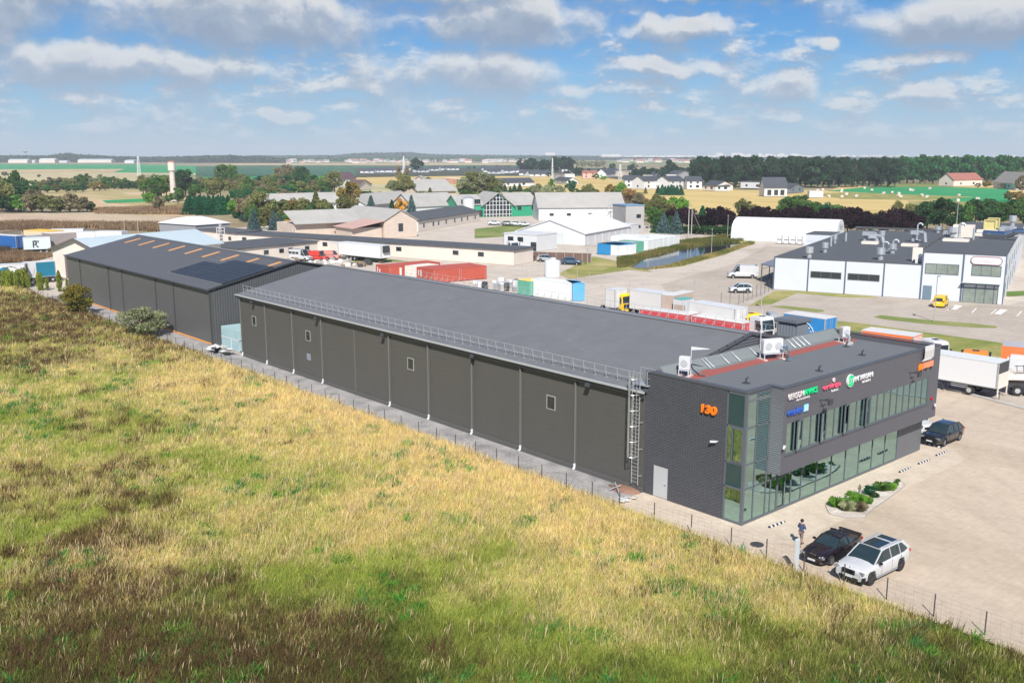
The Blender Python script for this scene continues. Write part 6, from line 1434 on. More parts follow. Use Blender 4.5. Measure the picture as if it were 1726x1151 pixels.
pole('steel lamp post at the corner of the white fabric hall', 1226, 402, 365, 'lamp', .1, steel, 'street_lamp')
pole('concrete pole with crossarm, leftmost of the pair by the blue spruces', 1160, 398, 345)
t_, h_ = pole('concrete pole held by a leaning strut, right of the pair by the blue spruces', 1165, 404, 352)
q = at(1184, 393) - at(1165, 404); b = MB(); b.cyl(q, (0, 0, h_ * .92), .13, .1, 8); b.build('strut', concrete, t_)
pole('thin pole near the edge of the container row', 1093, 418, 380)
pole('wooden pole behind the white fabric hall', 1314, 372, 350)
pole('pole among the purple trees behind the pale building', 1478, 385, 362); pole('second pole behind the pale building roof', 1588, 388, 360, 'lamp', .12, steel, 'street_lamp'); pole('pole at the far right behind the pale building roof', 1653, 378, 358)
pole('tall thin pole in front of the dark green trees behind the pale roof', 1611, 392, 344, 'none', .12, steel)
t_, h_ = pole('leaning double pole in front of the long farm roof', 1030, 372, 345); b = MB(); b.cyl((-3.2, 2.5, 0), (0, 0, h_ * .95), .13, .1, 8); b.build('strut', concrete, t_)
pole('thin mast in front of the long farm roof', 951, 374, 338, 'none', .09); pole('pole in the golden field behind the new trees', 1194, 348, 332, 'none', .12);
pole('thin white lamp pole beside the small white van wing', 458, 424, 408, 'lamp', .08, white, 'street_lamp'); pole('white lamp pole in front of the long cream building', 494, 405, 385, 'none', .08, white); pole('thin pole by the tan field at left', 210, 390, 364, 'none', .08); pole('thin pole right of the tan field', 233, 392, 372, 'none', .08)
pole('slim pole in the yard before the brown board fence', 849, 432, 395, 'lamp', .08, steel, 'street_lamp'); pole('slim pole beside the dark blue estate car', 990, 446, 420, 'lamp', .08, steel, 'street_lamp')
# scaffold-like flue behind the rear warehouse roof
q = at(374, 428); t_ = thing('flue_stack', 'white caged flue stack rising behind the rear warehouse roof', 'chimney', (q.x, q.y, 0)); H2_ = up_h(q, 428 - 379)
b = MB(); b.cyl((0, 0, 0), (0, 0, H2_), .35, .35, 10); b.build('flue', steel, t_); b = MB()
for s1 in (-.7, .7):
	for s2 in (-.7, .7): b.bar((s1, s2, 0), (s1, s2, H2_ * .88), .12)
for k in range(8):
	z = H2_ * .88 * (k + 1) / 8
	b.bar((-.7, -.7, z), (.7, -.7, z), .1).bar((.7, -.7, z), (.7, .7, z), .1).bar((.7, .7, z), (-.7, .7, z), .1).bar((-.7, .7, z), (-.7, -.7, z), .1)
b.build('frame', offwhite, t_)
# hay bales
hb0 = None
for (x, y) in [(845, 258), (885, 271), (745, 293), (715, 276), (800, 303), (716, 309), (645, 304), (950, 288), (1035, 289), (1045, 309), (1030, 301), (1095, 268), (1111, 271), (1160, 298), (1190, 308), (1205, 261), (1365, 299), (1360, 328), (1470, 321), (995, 283), (718, 269), (585, 273), (612, 268)]:
	px, py = zD(x, y); q = at(px, py)
	if hb0 is None:
		hb0 = thing('hay_bale', 'pale wrapped round hay bale lying in the mown field', 'hay bale', (q.x, q.y, 0), .4, 'hay bales in the field beyond the pale building'); b = MB(); b.cyl((-1.2, 0, 1.2), (1.2, 0, 1.2), 1.25, 1.25, 14); b.build('bale', mat('bale_wrap', (.62, .50, .42), .7, .1, 1), hb0); b = MB(); b.bz(-.05, .05, -1.26, 1.26, 0, 0.03); b.cyl((-1.23, 0, 1.2), (-1.2, 0, 1.2), .9, .9, 12); b.build('end_wrap', white, hb0); hb0.scale = (.65,) * 3
	else: dup(hb0, (q.x, q.y, 0), rnd.uniform(0, 3), scale=(rnd.uniform(.55, .72),) * 3)
t_ = thing('field_cabin', 'small white cabin at the edge of the mown field', 'cabin', tuple(at(1364, 333)), AZ - R(90)); b = MB(); b.bz(0, 8, 0, 4, 0, 3.6); b.build('wall', white, t_); b = MB(); b.bz(-.2, 8.2, -.2, 4.2, 3.6, 3.8); b.build('roof', white, t_)
# LORRIES, CONTAINERS, YARD VEHICLES
def box_thing(name, label, cat, pL, pR, z, w, body, top=None, group=None, ribs=0, wheels=True, base=None, L=None, doors='r', z0=None, nax=3):
	"""trailer / container. pL,pR = near top edge (at height z) as seen; extends away by w"""
	a, c = at(*pL, z), at(*pR, z); d = c - a; LL = L or d.length; rz = math.atan2(d.y, d.x)
	t_ = thing(name, label, cat, (a.x, a.y, 0), rz, group)
	zb = z0 if z0 is not None else (1.15 if wheels else .05)
	b = MB(); b.bz(0, LL, 0, w, zb, z - .06); bo = b.build('body', body, t_, bevel=.03)
	b = MB(); b.bz(-.02, LL + .02, -.02, w + .02, z - .06, z + .02); b.build('roof', top or white, bo)
	b = MB(); fr_ = steel if wheels else body
	for x in (0, LL):
		for y in (0, w): b.bar((x, y, zb), (x, y, z), .12)
	for y in (0, w): b.bar((0, y, zb), (LL, y, zb), .1)
	b.build('edge_frame', fr_, t_)
	if ribs:
		b = MB(); n = int(LL / ribs)
		for k in range(1, n): b.bz(k * LL / n - .05, k * LL / n + .05, -.035, 0, zb + .12, z - .12)
		b.build('side_ribs', body, bo)
	x1 = LL if doors == 'r' else 0; s_ = 1 if doors == 'r' else -1
	b = MB()
	for y in (.3, w / 2 - .2, w / 2 + .2, w - .3): b.cyl((x1 + s_ * .05, y, zb + .1), (x1 + s_ * .05, y, z - .15), .025, .025, 6)
	b.build('door_bars', steel, bo)
	if wheels:
		b = MB(); b.bz(.3, LL - .3, w * .3, w * .36, .75, zb).bz(.3, LL - .3, w * .64, w * .7, .75, zb); b.bz(.2, LL - .2, .2, w - .2, zb - .1, zb); b.build('chassis', darkm, t_)
		xw = [LL * .62 + 1.3 * k for k in range(nax)] if doors == 'r' else [LL * .38 - 1.3 * k for k in range(nax)]
		for x in xw:
			for y in (.18, w - .18): wheel2(t_, x, y, .5, .3)
		for y in (.3, w - .45): b = MB(); b.bz(LL * .22, LL * .22 + .12, y, y + .15, .02, zb); b.build('landing_leg', darkm, t_)
	return t_, LL
def wheel2(par, x, y, r, w):
	b = MB(); b.cyl((0, -w / 2, 0), (0, w / 2, 0), r, r, 16); wl = b.build('wheel', rubber, par, loc=(x, y, r)); b = MB(); b.cyl((0, -w / 2 - .01, 0), (0, w / 2 + .01, 0), r * .5, r * .5, 12); b.build('rim', steel, wl); return wl
def cab(label, px, rz, paintm, z=0, h=3.1, name='lorry_cab', chassis=4.5, off=(0, 0), roofd=None):
	"""lorry tractor: +x forwards; loc is the centre of the cab on the ground"""
	q = at(*px, h); t_ = thing(name, label, 'lorry', (q.x + off[0], q.y + off[1], 0), rz)
	b = MB(); b.extr([(-1.1, .8), (1.05, .8), (1.15, 1.7), (.95, h - .25), (.7, h), (-.9, h + (.0 if roofd is None else roofd)), (-1.1, h - .1)], 'y', -1.2, 1.2); bo = b.build('body', paintm, t_, bevel=.08, seg=2)
	b = MB(); b._hex([(1.155, -1.05, 1.75), (1.155, 1.05, 1.75), (1.13, 1.05, 1.75), (1.13, -1.05, 1.75), (.99, -.98, h - .4), (.99, .98, h - .4), (.95, .98, h - .4), (.95, -.98, h - .4)]); b.build('windscreen', carglass, bo)
	b = MB()
	for s_ in (-1, 1): b.bz(-.1, .85, s_ * 1.205 - .012, s_ * 1.205 + .012, 1.75, h - .45)
	b.build('side_window', carglass, bo)
	b = MB(); b.bz(1.1, 1.2, -.85, .85, .95, 1.6); b.build('grille', blackp, bo, bevel=.03)
	b = MB(); b.bz(.9, 1.3, -1.22, 1.22, .35, .85); bp = b.build('bumper', paintm if roofd is None else darkm, t_, bevel=.05)
	for s_ in (-1, 1):
		b = MB(); b.box((1.3, s_ * .9, .62), (.05, .4, .18)); b.build('headlight', lampglass, bp)
		b = MB(); b.box((1.05, s_ * 1.42, 2.2), (.1, .22, .6)); b.bar((.95, s_ * 1.2, 2.5), (1.05, s_ * 1.42, 2.45), .04); b.build('mirror', blackp, bo)
	b = MB(); b.bz(-chassis, .9, -.42, -.3, .6, .85).bz(-chassis, .9, .3, .42, .6, .85); b.bz(-1.8, -1.2, -1.1, -.5, .45, 1.0).bz(-1.8, -1.2, .5, 1.1, .45, 1.0); b.build('chassis', darkm, t_)
	for x in (.2, -chassis + 1.0):
		for y in (-1.0, 1.0): wheel2(t_, x, y, .5, .32)
	b = MB(); b.bz(-.3, .3, -.35, .35, h, h + .05); b.build('roof_hatch', blackp, bo)
	return t_
zb1 = lambda x, y: (1050 + x / 4.797, 480 + y / 4.797)
# behind the hall, right-hand group
trailer_w = mat('trailer_white', (.60, .595, .58), .5, .06, .5)
rusty = mat('rusty_door', (.45, .36, .30), .8, .2, .6)
box_thing('semi_trailer', 'long white lorry trailer with a small blue mark, seen over the hall roof', 'trailer', (1062, 488), (1116, 495.5), 4.0, 2.55, trailer_w)
box_thing('container', 'white box body with open rusty shelves at its end, right of the small blue mark', 'container', (1117, 496.5), (1136, 498.5), 3.9, 6, rusty, top=trailer_w, wheels=False)
q, L_ = box_thing('semi_trailer', 'large white box trailer directly behind the hall, left of the yellow lorry cab', 'trailer', (1162, 508.5), (1239, 521), 4.0, 2.6, trailer_w)
t_, L_ = box_thing('refrigerated_unit', 'white and teal refrigerated box body between the two white trailers', 'box body', (1136, 503.5), (1152, 505.5), 3.6, 2.5, white, top=mat('teal_top', (.10, .38, .36), .5), wheels=False)
b = MB(); b.bz(-.02, 2, -.03, 0, 1.5, 2.8); b.build('patch', rusty, t_)
t1, L1_ = box_thing('flatbed_trailer', 'long flat white-topped trailer with a red side, directly behind the far eave of the hall', 'trailer', (1078, 520), (1160, 531), 2.6, 2.5, mat('red_curtain', (.50, .05, .06), .6, .1), top=trailer_w)
t1, L1_ = box_thing('flatbed_trailer', 'second white-topped trailer with a red side, ending at the yellow lorry cab', 'trailer', (1166, 532), (1252, 545), 2.6, 2.5, MT['red_curtain'], top=trailer_w)
cab('yellow lorry cab facing the camera behind the hall roof', (1266, 528), R(-112), yellow, h=3.0)
cab('white crane-lorry cab with a red roof bar beside the yellow cab', (1285, 533), R(-100), white, h=3.4)
# recovery lorry with a sloping dark deck
a_ = at(1302, 533, 3.2); c_ = at(1378, 559, 1.2); t_ = thing('recovery_deck', 'sloping dark recovery-lorry deck with a timber floor, in front of the blue trailer', 'lorry', (a_.x, a_.y, 0), math.atan2((c_ - a_).y, (c_ - a_).x)); LL = (Vector((c_.x, c_.y)) - Vector((a_.x, a_.y))).length
b = MB(); b._hex([(0, -1.2, 2.9), (LL, -1.2, 1.0), (LL, 1.2, 1.0), (0, 1.2, 2.9), (0, -1.2, 3.1), (LL, -1.2, 1.2), (LL, 1.2, 1.2), (0, 1.2, 3.1)]); b.build('deck', wood, t_)
b = MB(); b._hex([(-.3, -1.32, 2.7), (LL, -1.32, .85), (LL, -1.2, .85), (-.3, -1.2, 2.7), (-.3, -1.32, 3.3), (LL, -1.32, 1.35), (LL, -1.2, 1.35), (-.3, -1.2, 3.3)]); b._hex([(-.3, 1.2, 2.7), (LL, 1.2, .85), (LL, 1.32, .85), (-.3, 1.32, 2.7), (-.3, 1.2, 3.3), (LL, 1.2, 1.35), (LL, 1.32, 1.35), (-.3, 1.32, 3.3)]); b.build('side_rail', mat('deck_grey', (.14, .16, .19), .6), t_)
b = MB(); b.bz(-.6, .5, -1.3, 1.3, 3.1, 3.7); b.build('load_sheet', mat('grey_sheet', (.30, .33, .37), .7, .1), t_, bevel=.12)
b = MB(); b.bz(.5, LL * .9, -.5, .5, .7, 1.0); b.build('chassis', darkm, t_)
for x in (1.5, LL * .55, LL * .7):
	for y in (-1.05, 1.05): wheel2(t_, x, y, .48, .3)
tb_, LB = box_thing('semi_trailer', 'blue curtain trailer with a round white crest on its side, behind the hall roof', 'trailer', (1321, 527.5), (1391, 537.5), 4.0, 2.7, blue, top=trailer_w)
b = MB()
for rr0, rr1 in ((1.55, 1.75), (.95, 1.1)):
	n = 22
	for i in range(n):
		a0, a1 = math.pi * i / n, math.pi * (i + 1) / n
		b.bar((LB * .36 + rr0 * 1.0 * math.cos(a0) * 1.5, -.04, 1.9 + rr0 * math.sin(a0)), (LB * .36 + rr0 * math.cos(a1) * 1.5, -.04, 1.9 + rr0 * math.sin(a1)), .16, .04)
for i in range(9):
	a0 = math.pi * (i + .5) / 9; b.box((LB * .36 + 1.3 * 1.5 * math.cos(a0), -.04, 1.9 + 1.3 * math.sin(a0)), (.2, .05, .2))
b.build('crest', white, tb_)
t_ = placed_car('white low car just showing over the office roof edge, left of the blue trailer end', (1372, 562), (1400, 556), HB, whitecar)
to_, LO = box_thing('container', 'orange trailer body with a white roof and lettered end, behind the office roof', 'trailer', (1453, 556), (1540, 567), 3.6, 2.7, mat('orange_curtain', (.78, .17, .05), .6, .06), top=trailer_w)
b = MB(); b.bz(LO, LO + .06, .2, 2.5, 2.2, 3.4); b.build('end_panel', mat('pale_pink_end', (.72, .50, .45), .6), to_)
cab('white lorry cab with a black roof hatch behind the far corner of the office', (1577, 572), R(-30), white, h=3.4, off=(0, 0))
# white box lorry by the kerb
p0_ = at(1686, 681, 0); a_ = at(1582, 596, 3.75); c_ = at(1684, 612, 3.75)
tl, LB2 = box_thing('box_lorry', 'large white box lorry with a lowered tail lift, standing along the forecourt kerb', 'lorry', (1566, 594.2), (1684, 612), 3.75, 2.55, mat('box_white', (.66, .66, .66), .45, .03, .3), top=mat('box_roof', (.60, .62, .63), .5, .05), wheels=True, nax=1)
b = MB(); b.bz(LB2 + .02, LB2 + .08, .1, 2.45, 1.15, 3.7); b.build('rear_opening', darkm, tl)
b = MB(); b.bz(LB2 + .08, LB2 + .16, .05, 2.5, 1.1, 2.6); b.bar((LB2 + .1, .1, 1.1), (LB2 + .1, .1, .3), .1); b.bar((LB2 + .1, 2.4, 1.1), (LB2 + .1, 2.4, .3), .1); b.build('tail_lift', offwhite, tl)
b = MB(); b.bar((2.5, -.02, .75), (LB2 * .6, -.02, .75), .1, .06).bar((2.5, -.02, .95), (LB2 * .6, -.02, .95), .08, .05); b.build('side_guard', steel, tl)
# right-edge lorry frame, orange bodies and cab
cab('orange lorry cab seen from above, standing behind the white box lorry', (1645, 591), R(20), orange, h=2.7, off=(0, 0), chassis=3)
tr, L3 = box_thing('skip_frame', 'orange-framed open box body with a white load, cut by the right edge of the photo', 'box body', (1690, 582), (1760, 588), 3.4, 3.0, MT['orange_curtain'], top=mat('grey_tarp', (.36, .36, .38), .8, .1), wheels=False)
b = MB(); b.bz(.6, L3 - .2, -1.4, -.05, .8, 2.6); b.build('white_load', white, tr, bevel=.3)
q = at(1712, 663); t_ = thing('ladder_lorry', 'grey flatbed lorry with ladder racks behind the tail lift, at the right edge', 'lorry', (q.x, q.y, 0), R(-62))
b = MB(); b._hex([(-1.2, -.9, 1.5), (7, -.9, 2.4), (7, 1.4, 2.4), (-1.2, 1.4, 1.5), (-1.2, -.9, 2.1), (7, -.9, 3.0), (7, 1.4, 3.0), (-1.2, 1.4, 2.1)]); b.build('bed', offwhite, t_)
b = MB(); b.bz(-1, 7, -.5, .9, .7, 1.2); b.build('chassis', darkm, t_)
b = MB()
for k in range(7): b.bar((-.2 + k * .6, -.9, 2.4 + k * .06), (-.2 + k * .6, -.3, 3.0 + k * .06), .06)
b.bar((-.4, -.9, 2.3), (4.5, -.9, 2.8), .06).bar((-.4, -.3, 2.9), (4.5, -.3, 3.4), .06); b.build('rack', darkm, t_)
for x in (.0, 1.3, 5.0):
	for y in (-.95, 1.3): wheel2(t_, x, y, .52, .32)
# small yellow van in the car park, white van and small car by the canopy
CADDY = dict(VAN, L=4.2, W=1.8, H=1.85, wr=.31, fo=.8, ro=.8, paint=yellow, belt=[(-2.1, 1.05), (.9, 1.02), (1.1, 1.0), (1.95, .82), (2.1, .7)], glass=dict(xc=1.2, xf=.55, xr=-1.85, xt=-2.05, top=.84), pillars=[(.2, .06), (-.9, .06)], doors=[.1, -.9], tailz=1.0, lampz=.7, clear=.2)
a_ = at(1584, 519.5); v_, K = make_car('parked_van', 'small yellow van parked nose-in before the pale building', 'van', (a_.x + 2.2, a_.y + .9, 0), frz + R(90) - R(4), CADDY); add_van_sides(v_, K, 1.8, 1.85, yellow, x0=-2.02, x1=-.95)
b = MB(); b.bz(-2.14, -2.10, -.6, .6, 1.1, 1.6); b.build('rear_window', carglass, v_)
van('tall white van facing left in front of the canopy of the pale building', at(1234, 469), at(1272, 469.5), windows=False)
placed_car('small white hatchback facing left behind the mesh fence corner', (1232, 494), (1268, 494), dict(HB, L=4.0), whitecar)
CARS = [((912, 441), (868, 440), greycar, 'dark grey car, leftmost of three before the brown board fence'), ((936, 442), (905, 441), silver, 'silver car in the middle of three before the brown board fence'), ((982, 447), (942, 446), bluecar, 'blue-grey estate car, rightmost of three before the brown board fence')]
for pf, pr, pm_, lb in CARS:
	if pm_ is greycar: pf, pr = (895, 441), (868, 440)
	placed_car(lb, pf, pr, HB, pm_)
for pf, pr, pm_, lb in [((838, 380), (828, 380), silver, 'silver car before the farm, leftmost in front of the green wall'), ((862, 381), (851, 381), greycar, 'dark car before the glazed gable house'), ((877, 381), (864, 381), whitecar, 'white car right of the dark one before the green wall'), ((889, 382), (878, 382), silver, 'pale car, rightmost before the green wall')]:
	placed_car(lb, pf, pr, HB, pm_)
# blue/white parked items
van('white long-wheelbase van with a dark window band, left of the red van', at(523, 441), at(482, 438), windows=True)
van('bright red van parked between the white van and the pink one', at(548, 440.5), at(519, 439), dict(VAN, L=4.6, H=2.2, paint=red, belt=[(-2.3, 1.1), (.8, 1.1), (1.2, 1.05), (2.1, .9), (2.3, .75)], glass=dict(xc=1.35, xf=.55, xr=-2.1, xt=-2.25, top=.84), doors=[.3, -.7]), red)
van('faded pink-red van beside the large white trailer', at(564, 438), at(549, 437.5), dict(VAN, L=4.0, H=2.0, belt=[(-2.0, 1.1), (.6, 1.1), (1.0, 1.05), (1.8, .9), (2.0, .75)], glass=dict(xc=1.15, xf=.35, xr=-1.8, xt=-1.95, top=.84), doors=[.2, -.7]), mat('faded_red', (.55, .22, .19), .6, .1))
tw, L4 = box_thing('semi_trailer', 'big white refrigerated trailer standing in the inner yard before the cream building', 'trailer', (570, 408), (642, 414.5), 4.0, 2.7, MT['box_white'], top=MT['box_roof'], doors='l')
b = MB(); b.bz(L4, L4 + .5, .4, 2.2, 2.4, 3.9); b.build('cooling_unit', darkm, tw, bevel=.05)
box_thing('container', 'short white box body left of the big refrigerated trailer', 'container', (554, 408.5), (569, 410), 3.4, 2.5, offwhite, wheels=False)
cred = mat('container_red', (.42, .085, .055), .6, .12, .5)
def container(label, pL, pR, m_, w=None, z=2.6, grp=None, top=None, L=None):
	return box_thing('shipping_container', label, 'container', pL, pR, z, w or 2.45, m_, top=top or m_, group=grp, ribs=.6, wheels=False, L=L)
t_, _l = container('red shipping container, left one of the pair in the inner yard', (634, 446), (655, 449.5), cred, w=12.2)
b = MB(); b.bz(.4, .7, -.06, -.03, 1.2, 2.2).bz(1.2, 1.6, -.06, -.03, .9, 1.9); b.build('marking', white, t_)
b = MB(); b.bz(_l - .02 + .02, _l + .03, 2.5, 3.0, .6, 2.2); b.build('code_plate', white, t_)
t_, _l = container('faded red shipping container, right one of the pair in the inner yard', (703, 450), (730, 455), cred, w=12.2)
b = MB(); b.bz(.5, .8, -.06, -.03, 1.0, 2.1).bz(1.3, 1.7, -.06, -.03, .9, 2.2); b.build('marking', white, t_)
container('dirty white container standing between the two red ones', (683, 448), (701, 450), offwhite, w=6)
cw_, cb_, cg_ = mat('container_white', (.66, .68, .68), .6, .1, .5), mat('container_blue', (.02, .20, .42), .6, .1, .5), mat('container_green', (.12, .36, .26), .6, .12, .5)
cgy = mat('container_grey', (.38, .40, .42), .6, .1, .5)
container('long blue-topped container at the left end of the row by the pond', (1008, 410), (1043, 413.5), cw_, w=6, top=cb_)
container('blue container end next to the long blue-topped one', (1044, 413), (1056, 411), cb_, w=6)
container('narrow blue container in the row by the pond, second blue one', (1058, 410.5), (1064, 409.5), cb_, w=6)
container('grey container in the row by the pond, left of the teal one', (1066, 409), (1072, 408), cgy, w=6)
container('teal-green container in the row by the pond', (1076, 408), (1085, 407), cg_, w=6)
for i, (x0, y0) in enumerate(((1092, 406), (1101, 404.5), (1110, 403), (1119, 401.5), (1128, 400), (1137, 398.6))):
	container(f'white container in the row by the pond, {["first","second","third","fourth","fifth","rightmost"][i]} of the six whites' + (' from the left' if i < 5 else ''), (x0, y0), (x0 + 8, y0 - 1.2), cw_, w=9)
container('large white container standing back behind the blue-topped one', (1030, 398), (1075, 400), cw_, w=8, z=2.8)
# yard bits left of the white lorry group (behind the far eave, centre)
t_, _l = container('green container under a yellow lid, behind the middle of the hall roof', (873, 471), (893, 474), cg_, w=3, top=mat('yellow_lid', (.72, .55, .12), .6))
container('white site cabin right of the green container with the yellow lid', (896, 470), (962, 478), cw_, w=3, z=2.9)
container('pale blue container with its end facing, right of the white site cabin', (966, 478.5), (985, 478), mat('light_blue_container', (.10, .34, .58), .6, .1), w=5, z=2.9)
box_thing('semi_trailer', 'white trailer with a yellow front, left of the long white lorry trailer', 'trailer', (1021, 486.5), (1037, 489), 3.9, 2.6, trailer_w)
cab('yellow lorry cab in front of the white trailer, behind the middle of the hall roof', (1047, 489), R(-95), yellow, h=3.2, off=(-2.2, -2.4))
t_ = thing('water_tank', 'pale blue-white upright tank in the yard right of the tall fence posts', 'tank', tuple(at(931, 466))); b = MB(); b.cyl((0, 0, 0), (0, 0, 3.2), 1.6, 1.6, 20); b.build('drum', cw_, t_); b = MB(); b.cyl((0, 0, 3.2), (0, 0, 3.5), 1.62, .5, 20); b.build('lid', white, t_)
# white lorry front and car lot near the workshop
cab('white lorry with its front toward us beside the workshop', (864, 406), R(-100), white, h=3.0)
# stacks of pallets and white sacks near the vans
def clutter(label, px, n, spread, mats, name='goods_pile', cat='goods', h=1.0, grp=None):
	q = at(*px); t_ = thing(name, label, cat, (q.x, q.y, 0), 0, grp)
	for k in range(n):
		b = MB(); s_ = rnd.uniform(.7, 1.3); z = rnd.uniform(.4, h); x, y = rnd.uniform(-spread, spread), rnd.uniform(-spread, spread) * .5
		b.box((x, y, z / 2), (s_, s_ * .9, z), rnd.uniform(0, 3)); b.build(('pallet_stack', 'sack', 'crate')[k % 3], mats[k % len(mats)], t_, bevel=.06)
	return t_
clutter('heap of timber pallets and crates in front of the white and red vans', (508, 440), 14, 5, [wood, offwhite, wood])
clutter('row of white sacks and scrap between the vans and the red containers', (570, 443), 16, 7, [white, offwhite, greyw])
clutter('scrap and drums behind the hall ridge, left of the red containers', (612, 447), 14, 6, [wood, darkm, offwhite])
clutter('scrap metal and machinery behind the hall ridge at the centre', (858, 487), 16, 6, [steel, darkm, white], h=1.8)
clutter('white wrapped bundles along the yard edge behind the hall, right of the scrap metal', (845, 478), 10, 6, [white, offwhite], h=.9)
clutter('junk and machine parts on grass before the blue trailer at left', (78, 463), 18, 5, [darkm, red, white, orange], h=1.0)
# left-hand trailer park
box_thing('semi_trailer', 'blue curtain trailer cut by the left edge of the photo', 'trailer', (-40, 394), (26, 398), 4.2, 2.6, mat('deep_blue_curtain', (.02, .11, .34), .6, .08), top=trailer_w)
box_thing('semi_trailer', 'plain grey box body between the blue trailer and the pale lettered one', 'box body', (27, 398), (39, 399), 3.9, 9, mat('grey_curtain', (.33, .36, .38), .6), top=cgy, wheels=True)
tr_, l_ = box_thing('semi_trailer', 'pale grey-green curtain trailer lettered with a dark R, left of the brown crate store', 'trailer', (38, 401.5), (84, 400), 4.0, 2.7, mat('pale_curtain', (.55, .62, .63), .6, .05), top=trailer_w)
text_obj('letter', 'R', 2.4, .02, darkm, tr_, (l_ * .32, -.05, 1.6), orr, 1.0, .02); text_obj('small_letters', 'iss', 1.1, .02, darkm, tr_, (l_ * .41, -.05, 2.8), orr, 1.0, .01)
box_thing('container', 'yellow open container behind the lettered trailer', 'container', (40, 388), (80, 390.5), 3.6, 5, mat('sand_side', (.66, .52, .34), .7), top=yellow, wheels=False)
box_thing('store_shed', 'grey-brown planked crate store with a white roof edge', 'shed', (84, 394), (128, 391.5), 4.6, 5, mat('crate_grey', (.28, .25, .24), .9, .2, .6), top=offwhite, wheels=False)
box_thing('semi_trailer', 'white trailer with a small red mark, right of the crate store', 'trailer', (128, 391), (160, 391), 3.8, 3, trailer_w)
box_thing('semi_trailer', 'long white trailer right of the one with the red mark', 'trailer', (160, 390), (205, 390.5), 4.0, 3, trailer_w)
box_thing('semi_trailer', 'white trailer with blue signwriting at the back of the lorry park', 'trailer', (84, 387), (140, 386), 3.4, 3, trailer_w)
box_thing('container', 'long tan open-topped skip behind the blue trailer', 'skip', (0, 392), (36, 388), 2.4, 5, mat('tan_skip', (.50, .42, .32), .8, .15), wheels=False, top=wood)
t5, l5 = box_thing('semi_trailer', 'white trailer with black, teal and purple artwork, behind the yellow-green hedge', 'trailer', (-2, 447), (41, 445.5), 4.0, 2.6, trailer_w)
b = MB(); b.cyl((l5 * .2, -.04, 2.6), (l5 * .2, -.02, 2.6), 1.0, 1.0, 20); b.build('teal_roundel', teal, t5); b = MB()
for k in range(10): a = k * .628; b.bar((l5 * .45 + 1.1 * math.cos(a), -.04, 3.0 + .7 * math.sin(a)), (l5 * .45 + 1.1 * math.cos(a + .5), -.04, 3.0 + .7 * math.sin(a + .5)), .2, .04)
for k in range(4): b.bar((l5 * .6 + k, -.04, 1.8), (l5 * .6 + k + .4, -.04, 3.1), .18, .04)
b.build('black_marks', darkm, t5); b = MB(); b.bz(l5 * .82, l5 * .9, -.05, -.02, 2.2, 3.4); b.build('purple_mark', mat('purple_mark', (.22, .10, .35), .6), t5)
t6, l6 = box_thing('semi_trailer', 'teal-blue curtain trailer with a white front third, left of the cream barn', 'trailer', (46, 443.5), (92, 440), 4.0, 2.6, teal, top=trailer_w)
b = MB(); b.bz(-.02, l6 * .30, -.04, 2.64, 1.2, 4.0); b.build('white_front', white, t6)
cab('white lorry cab in front of the artwork trailer, behind the hedge', (27, 454), R(-110), white, h=2.9)
cab('white lorry cab with an open dark wheel hoop at the corner of the cream barn', (97, 405), R(-130), white, h=2.6)
# crates by the gap between the halls
q = at(387, 598); t_ = thing('crate_stack', 'pale blue-green double stack of wrapped crates in the gap between hall and warehouse', 'crates', (51.2, 109.0, 0))
b = MB(); b.bz(0, 2.6, .2, 5.2, .1, 1.35); b.build('lower_crate', mat('pale_teal_wrap', (.33, .47, .49), .5, .1, .8), t_, bevel=.05); b = MB(); b.bz(.02, 2.6, .2, 5.2, 1.42, 2.7); b.build('upper_crate', MT['pale_teal_wrap'], t_, bevel=.05)
b = MB(); b.bz(-.03, .05, .15, 5.2, 1.33, 1.45).bz(-.03, .05, .15, 5.2, .04, .14).bz(-.03, .03, 2.3, 2.45, .14, 1.33); b.build('batten', white, t_)
q = at(384, 590); t_ = thing('scrap_heap', 'heap of white and black sheet offcuts lying before the crate stack', 'scrap', (49.3, 109.8, 0))
for k in range(12):
	b = MB(); b.box((rnd.uniform(-.9, .9), rnd.uniform(-2, 2), .15 + .06 * k), (rnd.uniform(.6, 1.6), rnd.uniform(.5, 1.2), .05), rnd.uniform(0, 3), rnd.uniform(-.4, .4)); b.build('sheet', [white, blackp, offwhite][k % 3], t_)
